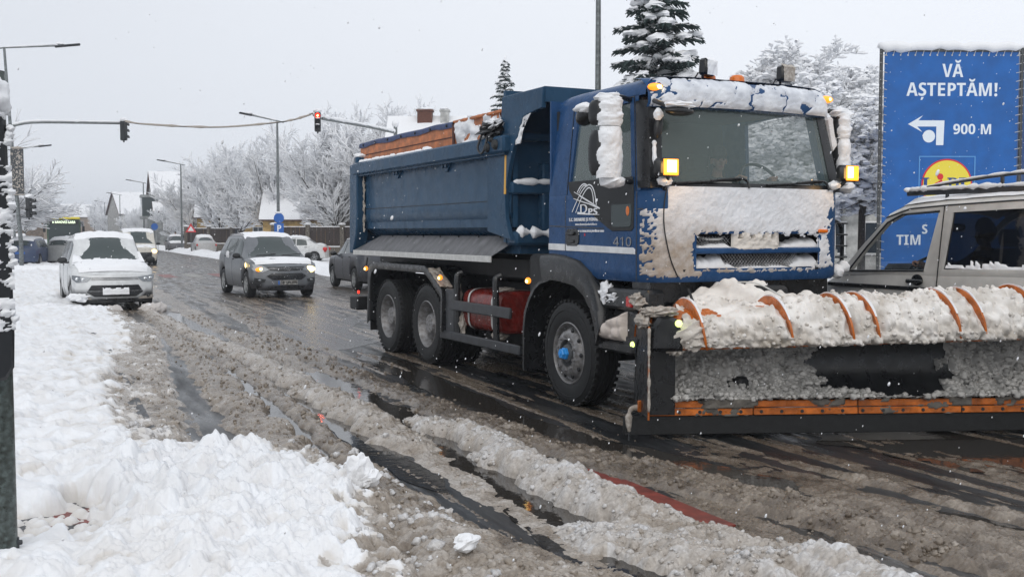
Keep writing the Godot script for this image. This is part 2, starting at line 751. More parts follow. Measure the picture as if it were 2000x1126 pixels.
# ruts and ridges run along the road: [x by z ..., half width by z ..., height by z ..., whiteness, clump size]
var ridges := [
	[[-40, 2.0, -22.5, 2.02, -15.6, 1.93, -11.9, 1.8, -8, 1.7, -7.3, 1.75, -5, 1.85], [-40, .2, -22, .2, -15, .24, -8, .27], [-40, .02, -24, .03, -20, .05, -14, .10, -8, .13, -6.5, .1, -5.9, .03], 0.34, 9.0],
	[[-24, 2.3, -15.4, 2.26, -10.9, 2.25, -8.5, 2.16, -6.8, 2.11, -5.7, 2.2, -4.4, 2.55], [-24, .1, -15, .12, -10, .12, -6.8, .17, -4.4, .24], [-26, .0, -23, .04, -15, .07, -4, .09], 0.3, 12.0],
	[[-30, 2.0, -22.5, 2.12, -17.8, 2.37, -15.3, 2.58, -12.4, 2.62, -11, 2.7, -8.3, 2.72, -6, 2.7], [-30, .2, -17, .2, -8.5, .24, -6, .12], [-34, .0, -28, .06, -18, .11, -9, .16, -8.4, .1, -8.0, .03, -5.5, .03], 0.52, 9.5],
	[[-10, 3.1, -9.1, 3.14, -8.3, 3.3, -7.2, 3.22, -5.7, 3.27, -4.7, 3.52, -3, 3.9], [-10, .1, -9.1, .16, -8.2, .22, -6, .25, -4, .3], [-9.6, .0, -9.2, .1, -8.5, .17, -5.2, .2, -4.75, .17, -4.5, .05], 0.66, 10.0],
	[[-6, 2.75, -5.3, 2.98, -4.7, 3.2, -4, 3.55], [-6, .1, -5.3, .3, -4, .36], [-5.7, .0, -5.25, .16, -4, .24], 0.74, 9.0],
	[[-30, 3.9, -21.8, 3.72, -15, 3.42, -10, 3.62, -8.7, 3.66, -7, 3.95, -5.9, 4.2, -3.9, 4.7], [-30, .2, -22, .24, -15, .26, -10, .3, -6, .33, -4, .36], [-32, .0, -26, .04, -14, .06, -9, .065, -4, .07], 0.17, 9.0],
	[[-10, 5.0, -6, 5.3, -5.2, 5.45, -4.4, 5.5], [-10, .08, -6, .12, -4, .16], [-9, .0, -7, .02, -5.3, .05, -4, .07], 0.25, 10.0],
	[[-8, 1.9, -6.4, 2.0, -5.3, 2.05, -4.2, 2.2], [-8, .1, -6.4, .18, -5.3, .42, -4, .5], [-7.2, .0, -6.4, .03, -5.8, .13, -4, .17], 0.5, 9.0],
	[[-10, 4.75, -4, 5.0], [-10, .3, -4, .45], [-9, .0, -7, .022, -4, .03], 0.14, 12.0],
	[[-40, 3.1, -24, 2.9, -16, 3.0, -13.6, 3.05], [-40, .3, -24, .3, -16, .22, -13, .15], [-42, .0, -34, .03, -22, .05, -14, .06, -13, .0], 0.28, 9.0],
	[[-10, 6.2, -4, 6.5], [-10, .2, -4, .3], [-9, .0, -7, .015, -4, .03], 0.14, 12.0],
]
var tab := []


func _tables() -> void:
	# the same, looked up every 10 cm from z = -64 to 0
	for r in ridges:
		var c := PackedFloat32Array(); var w := PackedFloat32Array(); var h := PackedFloat32Array()
		for j in 641:
			var z := -64.0 + j * 0.1
			c.append(smooth_at(r[0], z))
			w.append(line_at(r[1], z))
			h.append(line_at(r[2], z))
		tab.append([c, w, h, r[3], r[4]])


func snow_edge(z: float) -> float:
	# where the white snow of the pavement ends
	return smooth_at([-60, 1.25, -30, 1.3, -20.3, 1.4, -17, 1.28, -14.5, 0.9, -10.7, 0.72, -9, 0.72, -8.55, 0.95, -8.25, 1.6, -7.8, 1.74, -6.8, 1.86, -5.9, 1.72, -5, 1.5, -4, 1.4], z)


func surface_at(x: float, z: float) -> Vector3:
	# (height, whiteness, how much of a clump) at a place
	var j := clampi(int((z + 64.0) * 10.0), 0, 640)
	var w1 := fbm(x * 0.9, 3.0, z * 0.55)
	var w2 := fbm(x * 3.1, 9.0, z * 2.3)
	var best := 0.0
	var tone := 0.2
	var cl := maxf(lumps(x, 0.0, z * 0.85, 8.5), 0.8 * lumps(x, 3.0, z * 0.9, 14.0))
	var fine := lumps(x, 5.0, z, 26.0)
	var own := nv.get_noise_2d(x * 11.0, z * 10.0)
	for t in tab:
		var hh: float = t[2][j]
		if hh <= 0.0: continue
		var half: float = t[1][j] * (0.78 + 0.4 * w2)
		var d: float = (x - t[0][j] - 0.07 * w1) / half
		if absf(d) >= 1.5: continue
		var e: float = hh * maxf(0.0, 1.0 - d * d * 0.62) * (1.0 + 0.5 * w1 + 0.35 * w2)
		if e > best:
			best = e
			tone = t[3]
	var h := best * 0.66 + minf(1.0, best * 22.0) * (0.040 * cl + 0.020 * fine) * (0.75 + 0.5 * w1) - 0.018
	tone += 0.16 * w2 + 0.14 * (cl - 0.3) + 0.14 * w1 + 0.13 * own + 0.08 * fbm(x * 9.0, 2.0, z * 9.0)
	# thin film of slush, combed along the lane by tyres
	if x > 1.0 and z > -34.0:
		var comb := fbm(x * 5.0, 7.0, z * 0.2) + 0.4 * w2 + 0.25 * w1
		var film := smoothstep(-0.05, 0.5, comb) * (0.010 + 0.012 * fine + 0.010 * cl) - 0.006
		if x > 4.4: film *= 0.75
		if x < 3.4: film -= 0.013
		if film > h:
			h = film
			tone = 0.17 + 0.10 * own + 0.14 * w1 + 0.12 * (fine - 0.3)
	# the field of slush between the pavement and the first rut
	var edge := snow_edge(z) + 0.13 * w2 + 0.05 * w1
	if z > -21.5 and z < -7.9:
		var right := lerpf(1.84, 1.04, clampf((z + 20.0) / 11.7, 0.0, 1.0)) + 0.06 * w2
		if x < right and x > edge - 0.5:
			var near_rut := clampf((right - x) / 0.12, 0.0, 1.0)
			var f := (0.012 + 0.055 * cl + 0.028 * fine + 0.03 * w2) * near_rut * (0.9 + 0.6 * w1)
			if f > h:
				h = f
				tone = clampf(0.50 + 0.3 * w1 + 0.4 * w2 + 0.2 * cl + 0.15 * own - 0.25 * clampf((x - edge) / 0.9, 0.0, 1.0), 0.15, 0.85)
	# white snow of the pavement and the pile at its edge
	if x < edge + 0.25:
		var inn := clampf((edge - x) / 0.30, -0.8, 1.0)
		var pile := smoothstep(-8.75, -8.0, z) * smoothstep(-4.2, -5.6, z) * smoothstep(-0.2, 0.7, x)
		var kerb := smoothstep(0.9, 0.4, x) * 0.07
		var trod := 0.5 + 0.5 * fbm(x * 2.0, 21.0, z * 1.6)
		var soft := lumps(x, 12.0, z, 4.6)
		var f := 0.06 + kerb + 0.07 * w1 + 0.065 * soft * (0.2 + trod) + 0.03 * w2 + 0.04 * cl * smoothstep(0.35, 0.75, trod) + 0.014 * fine * trod + pile * (0.05 + 0.045 * cl * smoothstep(-0.35, 0.25, w2 + w1) + 0.06 * lumps(x, 2.0, z, 3.1) + 0.022 * fine + 0.03 * w2)
		f = f * (0.55 + 0.45 * clampf(inn + 0.3, 0.0, 1.0)) if inn > -0.3 else f * 0.55 * clampf((inn + 0.8) / 0.5, 0.0, 1.0)
		if f > h - 0.01 and inn > -0.75:
			h = maxf(f, h)
			var white := smoothstep(-0.35, 0.85, inn + 0.55 * (cl - 0.4) + 0.6 * w2 + 0.3 * own)
			if z > -19.0 and z < -8.6: white = smoothstep(-0.2, 1.3, inn + 0.6 * (cl - 0.4) + 0.7 * w2 + smoothstep(0.3, -0.4, x))
			tone = maxf(tone, lerpf(0.45, 1.0, white))
		# trodden bare patches where the paving shows
		var bare := smoothstep(1.0, 0.35, Vector2((x + 0.05) / 0.55, (z + 6.6) / 0.6).length() + 0.5 * w2)
		h = lerpf(h, 0.01 + 0.10 * cl, clampf(bare * 2.0, 0.0, 1.0))
		if bare > 0.25: tone = minf(tone, 0.97 - bare * 0.35 * (1.0 - cl))
		if tone > 0.8: tone = clampf(tone - 0.05 + 0.05 * own + 0.07 * w2, 0.79, 1.0)
	return Vector3(h, clampf(tone, 0.0, 1.0), cl)


func snow_color(t: float) -> Color:
	var keys := [Color(.10, .079, .060), Color(.22, .182, .145), Color(.40, .35, .295), Color(.60, .565, .525), Color(.82, .835, .86)]
	var f := clampf(t, 0.0, 0.999) * 4.0
	var j := int(f)
	return keys[j].lerp(keys[j + 1], f - j)


func build_ground() -> void:
	_tables()
	var a := deg_to_rad(23.94)
	var fw := Vector3(sin(a), 0, -cos(a))
	var rt := Vector3(cos(a), 0, sin(a))
	var dist := PackedFloat32Array()
	var d := 4.1
	while d < 62.0:
		dist.append(d)
		d += maxf(0.0085, 3.9e-4 * d * d)
	var cols := 700
	var rows := dist.size()
	var pos := PackedVector3Array()
	var tone := PackedFloat32Array()
	pos.resize(rows * cols)
	tone.resize(rows * cols)
	for i in rows:
		for j in cols:
			var u := -0.60 + 1.2 * j / (cols - 1)
			var q := fw * dist[i] + rt * (u * dist[i])
			if q.x > 7.4 and q.z < -10.0 or q.x > 9.0:
				pos[i * cols + j] = Vector3(q.x, -0.05, q.z)
				continue
			var s := surface_at(q.x, q.z)
			# clumps lean a little, so that they are not mere heights
			pos[i * cols + j] = Vector3(q.x + 0.02 * (s.z - 0.5), s.x, q.z)
			tone[i * cols + j] = s.y
	var nor := PackedVector3Array()
	nor.resize(rows * cols)
	for i in rows:
		for j in cols:
			var i0 := maxi(i - 1, 0); var i1 := mini(i + 1, rows - 1)
			var j0 := maxi(j - 1, 0); var j1 := mini(j + 1, cols - 1)
			var du := pos[i1 * cols + j] - pos[i0 * cols + j]
			var dv := pos[i * cols + j1] - pos[i * cols + j0]
			var m := dv.cross(du).normalized()
			nor[i * cols + j] = m if m.y > 0.0 else -m
	var clr := PackedColorArray()
	clr.resize(rows * cols)
	for i in rows * cols:
		clr[i] = snow_color(tone[i])
	var snow := PackedInt32Array()
	var slush := PackedInt32Array()
	for i in rows - 1:
		for j in cols - 1:
			var q := i * cols + j
			var top := maxf(maxf(pos[q].y, pos[q + 1].y), maxf(pos[q + cols].y, pos[q + cols + 1].y))
			if top < -0.001: continue
			var t := (tone[q] + tone[q + 1] + tone[q + cols] + tone[q + cols + 1]) * 0.25
			var into: PackedInt32Array = snow if t > 0.78 and pos[q].x < 2.2 else slush
			# clockwise from above
			into.append_array(PackedInt32Array([q, q + cols, q + 1, q + 1, q + cols, q + cols + 1]))
	for part in [[snow, "pavement_snow", mt.snow], [slush, "slush", mt.slush]]:
		var arr := []
		arr.resize(Mesh.ARRAY_MAX)
		arr[Mesh.ARRAY_VERTEX] = pos
		arr[Mesh.ARRAY_NORMAL] = nor
		arr[Mesh.ARRAY_COLOR] = clr
		arr[Mesh.ARRAY_INDEX] = part[0]
		var m := ArrayMesh.new()
		m.add_surface_from_arrays(Mesh.PRIMITIVE_TRIANGLES, arr)
		if part[1] == "slush":
			var o := put("slush_ridges", m, part[2])
			tag(o, "brown churned slush lying in ridges along the wheel ruts", "slush")
			o.set_meta("kind", "stuff")
		else:
			var o := struct(part[1], m, part[2])
			o.set_meta("label", "trodden white snow on the pavement")
	# the carriageway, with brown film in places (its own colour, from meltwater mud)
	var b := B.new()
	var zs := []
	var z := 12.0
	while z > -420.0:
		zs.append(z)
		z -= 0.3 if z > -40.0 else 1.2 if z > -90 else 12.0
	var xs := []
	for j in 61: xs.append(-6.0 + j * 0.3)
	var colr := func(x: float, zz: float) -> Color:
		var n := fbm(x * 0.8, 1.0, zz * 0.16) * 0.6 + fbm(x * 2.6, 4.0, zz * 0.5) * 0.5
		var mud := smoothstep(-15.0, -34.0, zz) * smoothstep(-0.5, 0.5, n + 0.25) * 0.75
		mud += smoothstep(-0.1, 0.6, n) * 0.28
		mud *= smoothstep(-200.0, -60.0, zz) * 0.5 + 0.5
		var dark := Color(.03, .032, .036)
		return dark.lerp(Color(.17, .135, .105), clampf(mud, 0.0, 1.0))
	for i in zs.size() - 1:
		for j in xs.size() - 1:
			var q := [Vector3(xs[j], 0, zs[i]), Vector3(xs[j + 1], 0, zs[i]), Vector3(xs[j + 1], 0, zs[i + 1]), Vector3(xs[j], 0, zs[i + 1])]
			for m in [0, 1, 2, 0, 2, 3]:
				b.p.append(q[m])
				b.k.append(colr.call(q[m].x, q[m].z))
	struct("road", b, mt.asphalt, 1.0)
	# land on both sides, out to the horizon
	b = B.new()
	b.quad(Vector3(-600, -0.14, 60), Vector3(600, -0.14, 60), Vector3(600, -0.14, -900), Vector3(-600, -0.14, -900))
	b.quad(Vector3(12.2, 0.1, 30), Vector3(500, 0.1, 30), Vector3(500, 0.1, -700), Vector3(12.2, 0.1, -700))
	b.quad(Vector3(-500, 0.1, -58), Vector3(0.4, 0.1, -58), Vector3(0.4, 0.1, -700), Vector3(-500, 0.1, -700))
	b.quad(Vector3(-60, 0.035, 30), Vector3(0.9, 0.035, 30), Vector3(0.9, 0.035, -58), Vector3(-60, 0.035, -58))
	struct("snow_field", b, mt.snow_plain, 1.0)
	b = B.new()
	b.box(Vector3(-1.35, 0.0, -6.5), Vector3(4.4, 0.13, 40.0))
	struct("pavement", b, mt.paving, 1.0)
	b = B.new()
	b.box(Vector3(0.93, -0.03, -14.0), Vector3(0.14, 0.14, 90.0), 0.01)
	struct("kerb", b, mt.kerb, 1.0)
	# snow thrown up along the far kerb
	b = B.new()
	var r := []
	z = 2.0
	while z > -130.0:
		var row := PackedVector3Array()
		for j in 15:
			var f := j / 14.0
			var x := 10.7 + 2.4 * f + 0.25 * fbm(1.0, 2.0, z * 0.2)
			var y := sin(PI * pow(f, 0.8)) * (0.34 + 0.2 * fbm(3.0, z * 0.17, 1.0)) + 0.09 * lumps(x, 0.0, z, 2.4) + 0.1 * f - 0.06
			row.append(Vector3(x, y, z))
		r.append(row)
		z -= 0.2 if z > -70 else 0.5
	b.grid(r, false, -1)
	var bank := put("snow_bank", b, mt.snow_plain, null, -1.0)
	tag(bank, "low white bank of cleared snow along the far kerb", "snow bank")
	# a bank across the parking bay, behind the white car and at the foot of the far pole
	b = B.new()
	r = []
	for i in 60:
		var f := i / 59.0
		var row := PackedVector3Array()
		for j in 13:
			var g := j / 12.0
			var x := -3.2 + 4.6 * f
			row.append(Vector3(x, 0.03 + sin(PI * g) * (0.28 + 0.1 * fbm(x * 0.9, 5.0, 0.0)) + 0.06 * lumps(x, 1.0, g * 2.0, 2.5) * sin(PI * g), -50.6 - 1.5 * g))
		r.append(row)
	b.grid(r, false, -1)
	tag(put("snow_bank", b, mt.snow_plain, null, -1.0), "low grey ridge of snow at the foot of the left lamp pole", "snow bank")
	puddles()
	clumps()
	b = B.new()
	rng.seed = 3
	for j in 26:
		var q := Vector3(rng.randf_range(-0.1, 2.35), 0.0, -25.4 + rng.randf_range(-0.35, 0.7))
		var s := rng.randf_range(0.08, 0.2)
		b.col = Color(.97, .97, .98) if q.x < 1.2 or rng.randf() < 0.4 else Color(.62, .58, .54)
		b.lump(q + Vector3(0, s * 0.35, 0), Vector3(s * 1.3, s * 0.8, s), ns, 0.6, 1.6, 8, 11)
	tag(put("snow_clods", b, mt.snow_plain, null, 0.2), "clods of snow heaped before the white SUV's bumper", "snow").set_meta("kind", "stuff")
	# chunks that lie apart
	b = B.new()
	b.lump(Vector3(0, 0.09, 0), Vector3(0.085, 0.125, 0.07), ns, 0.5, 1.4, 16, 22)
	b.lump(Vector3(0.06, 0.05, 0.03), Vector3(0.07, 0.06, 0.07), ns, 0.5, 1.4, 12, 16)
	var c := put("snow_chunk", b, mt.snow_plain)
	tag(c, "upright white snow chunk standing at the rim of the snow pile", "snow chunk")
	c.position = Vector3(1.84, 0.13, -6.62)
	b = B.new()
	b.lump(Vector3(0, 0.03, 0), Vector3(0.085, 0.045, 0.05), ns, 0.45, 1.3, 14, 20)
	c = put("snow_chunk", b, mt.snow_plain)
	tag(c, "small flat white snow chunk lying alone on brown slush", "snow chunk")
	c.position = Vector3(1.985, 0.13, -5.06)
	c.rotation.y = 0.5


func ribbon(keys: Array, half: float, z0: float, z1: float, y: float, wob := 0.5) -> B:
	var b := B.new()
	var n := int(absf(z1 - z0) / 0.12)
	var r := []
	for i in n + 1:
		var z := lerpf(z0, z1, float(i) / n)
		var x := smooth_at(keys, z)
		var end := minf(1.0, minf(i, n - i) / 5.0)
		var l := half * end * (1.0 + wob * fbm(z * 1.3, 40.0, x))
		var rr := half * end * (1.0 + wob * fbm(z * 1.3, 60.0, x))
		r.append(PackedVector3Array([Vector3(x - l, y, z), Vector3(x, y, z), Vector3(x + rr, y, z)]))
	b.grid(r, false, 1)
	return b


func puddles() -> void:
	for w in [[[-14, 2.95, -12, 3.03, -9.8, 3.06, -7.1, 3.0, -4.6, 2.72], .25, -13.7, -4.4], [[-16, 2.36, -10.6, 2.02, -6.3, 1.93], .17, -15.5, -6.1],
			[[-15.5, 2.5, -11.2, 2.4, -9.8, 2.42, -7, 2.46], .15, -15.2, -6.6], [[-14.6, 4.28, -9, 4.05, -7.1, 4.3, -4.2, 5.15], .24, -15.0, -3.8], [[-26, 2.5, -20, 2.65, -18, 2.72], .2, -24.5, -17.6],
			[[-9, 6.6, -3, 7.4], 0.75, -8.6, -2.0]]:
		var o := struct("puddle", ribbon(w[0], w[1], w[2], w[3], 0.005), mt.water, 1.0)
		o.set_meta("label", "meltwater standing in a wheel rut")
	var wet := struct("wet_road", ribbon([-30, 6.3, -20, 4.75, -15, 3.9], 0.9, -27.5, -15.5, 0.004, 0.7), mt.wet_road, 1.0)
	wet.set_meta("label", "glossy wet asphalt before the grey SUV")
	# red crossing paint that shows through
	for s in [[3.53, 3.80, -6.95, -5.2], [3.70, 3.92, -4.5, -3.6]]:
		var b := B.new()
		b.quad(Vector3(s[0], 0.012, s[3]), Vector3(s[1], 0.012, s[3]), Vector3(s[1] - 0.03, 0.012, s[2]), Vector3(s[0] + 0.04, 0.012, s[2]))
		b.quad(Vector3(s[0], 0.0, s[3]), Vector3(s[1], 0.0, s[3]), Vector3(s[1], 0.012, s[3]), Vector3(s[0], 0.012, s[3]))
		b.quad(Vector3(s[1], 0.0, s[3]), Vector3(s[1] - 0.03, 0.0, s[2]), Vector3(s[1] - 0.03, 0.012, s[2]), Vector3(s[1], 0.012, s[3]))
		struct("red_road_marking", b, mt.red_paint, 1.0)
	var b := B.new()
	b.quad(Vector3(-.02, 0.069, -6.62), Vector3(.34, 0.069, -6.62), Vector3(.30, 0.069, -6.98), Vector3(.02, 0.069, -6.98))
	struct("red_pavement_marking", b, mt.red_paint, 1.0)
	for j in 8:
		b = B.new()
		var x := 2.2 + j * 1.05
		b.quad(Vector3(x, 0.004, -44.0), Vector3(x + 0.55, 0.004, -44.0), Vector3(x + 0.55, 0.004, -47.5), Vector3(x, 0.004, -47.5))
		struct("red_road_marking" if j % 2 == 0 else "white_road_marking", b, mt.red_paint if j % 2 == 0 else mt.white_paint, 1.0)
	for j in 3:
		b = B.new()
		var z := -26.0 - j * 7.0
		b.quad(Vector3(4.0, 0.004, z), Vector3(4.14, 0.004, z), Vector3(4.14, 0.004, z - 3.0), Vector3(4.0, 0.004, z - 3.0))
		struct("white_road_marking", b, mt.worn_paint, 1.0)


func clumps() -> void:
	# loose clumps strewn over the ridges and at the rim of the pile, each a small rounded lump
	var kinds := []
	for j in 3:
		var b := B.new()
		b.lump(Vector3(j * 3.1, 0, 0), Vector3(1, 0.72, 0.9), ns, 0.75, 1.5, 6, 8)
		for q in b.p.size(): b.p[q] -= Vector3(j * 3.1, 0, 0)
		kinds.append(b.mesh(-1.0))
	var at := [[], [], []]
	var tint := [[], [], []]
	rng.seed = 5
	for j in 9000:
		var z := -4.2 - 19.0 * pow(rng.randf(), 1.7)
		var x := rng.randf_range(-0.3, 4.6)
		var s := surface_at(x, z)
		var size := 0.009 + 0.022 * pow(rng.randf(), 3.0)
		var rough: float = s.z
		if s.x < 0.018:
			if rng.randf() > 0.16: continue
			size *= 0.6
		if s.y > 0.6 and x < snow_edge(z) - 0.1: continue
		var i := rng.randi() % 3
		var bs := Basis.from_euler(Vector3(rng.randf() * 0.6, rng.randf() * TAU, rng.randf() * 0.6)) * Basis.from_scale(Vector3.ONE * size * rng.randf_range(0.7, 1.2))
		var rim := x - snow_edge(z)
		if rim > -0.15 and rim < 0.55 and z > -9.5 and rng.randf() < 0.45:
			s.y = rng.randf_range(0.8, 1.0)
			bs = bs.scaled(Vector3.ONE * rng.randf_range(1.0, 2.0))
		at[i].append(Transform3D(bs, Vector3(x, maxf(0.0, s.x) + size * 0.05, z)))
		tint[i].append(snow_color(clampf(s.y + rng.randf_range(0.0, 0.2), 0.0, 1.0)))
	for i in 3:
		var m := MultiMesh.new()
		m.transform_format = MultiMesh.TRANSFORM_3D
		m.use_colors = true
		m.mesh = kinds[i]
		m.instance_count = at[i].size()
		for j in at[i].size():
			m.set_instance_transform(j, at[i][j])
			m.set_instance_color(j, tint[i][j])
		var o := MultiMeshInstance3D.new()
		o.multimesh = m
		o.material_override = mt.slush
		o.name = numbered("slush_crumbs")
		add_child(o, true)
		tag(o, "loose crumbs of slush and snow strewn over the ruts", "slush")
		o.set_meta("kind", "stuff")
		o.set_meta("group", "slush crumbs over the ruts")


func snowfall() -> void:
	var b := B.new()
	b.ball(Vector3.ZERO, Vector3.ONE, Basis(), 4, 6)
	var m := MultiMesh.new()
	m.transform_format = MultiMesh.TRANSFORM_3D
	m.mesh = b.mesh(-1.0)
	rng.seed = 77
	var n := 5200
	m.instance_count = n
	for j in n:
		var d := 2.2 + 20.0 * pow(rng.randf(), 0.75)
		var a := deg_to_rad(23.94) + rng.randf_range(-0.62, 0.62)
		var y := rng.randf_range(0.1, 6.5)
		var s := rng.randf_range(0.0018, 0.0042)
		m.set_instance_transform(j, Transform3D(Basis.from_euler(Vector3(0.2, 0, -0.25)) * Basis.from_scale(Vector3(s, s * rng.randf_range(1.0, 2.2), s)), Vector3(sin(a) * d, y, -cos(a) * d)))
	var o := MultiMeshInstance3D.new()
	o.multimesh = m
	o.material_override = mt.snow_plain
	o.name = "falling_snow"
	add_child(o)
	tag(o, "small snowflakes drifting down over the street", "snow")
	o.set_meta("kind", "stuff")


# ---------------------------------------------------------------- the lorry
# its own axes: x to its left (away from the pavement), y up, z forward, from the ground under the outer face of its front right wheel

const CW := 2.34     # width of the cab


func side_in(y: float) -> float:
	return maxf(0.0, y - 2.15) * 0.10


func nose(x: float) -> float:
	var f := (x - CW * 0.5) / (CW * 0.5)
	var e := clampf((absf(f) - 0.86) / 0.14, 0.0, 1.0)
	return 1.535 - 0.09 * f * f - 0.21 * (1.0 - sqrt(maxf(0.0, 1.0 - e * e)))


func screen_z(x: float, y: float) -> float:
	return nose(lerpf(x, CW * 0.5, 0.03)) - 0.03 - (y - 2.2) * 0.21


func plate(b: B, outer: PackedVector2Array, hole: PackedVector2Array, thick: float, place: Callable) -> void:
	# a sheet with a window cut out: place(p, depth) gives the point; outer and hole run the same way round and have equally many corners
	var n := outer.size()
	for j in n:
		var m := (j + 1) % n
		b.quad(place.call(outer[j], 0.0), place.call(outer[m], 0.0), place.call(hole[m], 0.0), place.call(hole[j], 0.0))
		b.quad(place.call(hole[j], 0.0), place.call(hole[m], 0.0), place.call(hole[m], thick), place.call(hole[j], thick))
		b.quad(place.call(hole[j], thick), place.call(hole[m], thick), place.call(outer[m], thick), place.call(outer[j], thick))


func stroke(b: B, pts: PackedVector2Array, w0: float, w1: float, at: Transform3D, depth := 0.003) -> void:
	# a flat line of changing width, as printed lettering
	var n := pts.size()
	var l := PackedVector2Array()
	var r := PackedVector2Array()
	for j in n:
		var d := (pts[mini(j + 1, n - 1)] - pts[maxi(j - 1, 0)]).normalized()
		var o := Vector2(-d.y, d.x) * lerpf(w0, w1, float(j) / (n - 1)) * 0.5
		l.append(pts[j] + o)
		r.append(pts[j] - o)
	for j in n - 1:
		b.quad(at * Vector3(r[j].x, r[j].y, depth), at * Vector3(r[j + 1].x, r[j + 1].y, depth), at * Vector3(l[j + 1].x, l[j + 1].y, depth), at * Vector3(l[j].x, l[j].y, depth))


func tyre_mesh(r: float, w: float, rim: float) -> ArrayMesh:
	var b := B.new()
	var p := PackedVector2Array()
	p.append(Vector2(rim - 0.012, 0.05))
	p.append(Vector2(rim + 0.005, 0.018))
	p.append(Vector2(lerpf(rim, r, 0.25), 0.0))
	p.append(Vector2(lerpf(rim, r, 0.55), 0.002))
	p.append(Vector2(lerpf(rim, r, 0.56), -0.004))
	p.append(Vector2(lerpf(rim, r, 0.72), -0.002))
	p.append(Vector2(lerpf(rim, r, 0.73), 0.004))
	p.append(Vector2(r - 0.035, 0.014))
	p.append(Vector2(r - 0.012, 0.03))
	for g in 5:
		var x := 0.045 + (w - 0.09) * g / 5.0
		var x2 := 0.045 + (w - 0.09) * (g + 1) / 5.0
		p.append(Vector2(r, x))
		p.append(Vector2(r, x2 - 0.014))
		if g < 4:
			p.append(Vector2(r - 0.014, x2 - 0.012))
			p.append(Vector2(r - 0.014, x2 - 0.002))
	p.append(Vector2(r - 0.012, w - 0.03))
	p.append(Vector2(r - 0.035, w - 0.014))
	p.append(Vector2(lerpf(rim, r, 0.5), w))
	p.append(Vector2(rim - 0.01, w - 0.04))
	b.lathe(p, Vector3.ZERO, Vector3.RIGHT, 56)
	# tread blocks on the shoulders
	for j in 44:
		var a := TAU * j / 44
		for x: float in [0.035, w - 0.035]:
			b.box(Vector3(x, cos(a) * (r - 0.004), sin(a) * (r - 0.004)), Vector3(0.05, 0.022, 0.042), 0.004, Basis(Vector3.RIGHT, a))
	return b.mesh(0.8)


func build_truck() -> void:
	var t := thing("tipper_lorry", "big blue tipper lorry with a snow covered cab, driving behind the orange plough", "lorry", Vector3(4.89, 0, -9.606), deg_to_rad(2.76))
	cab(t)
	cab_front(t)
	cab_fittings(t)
	chassis(t)
	tipper(t)


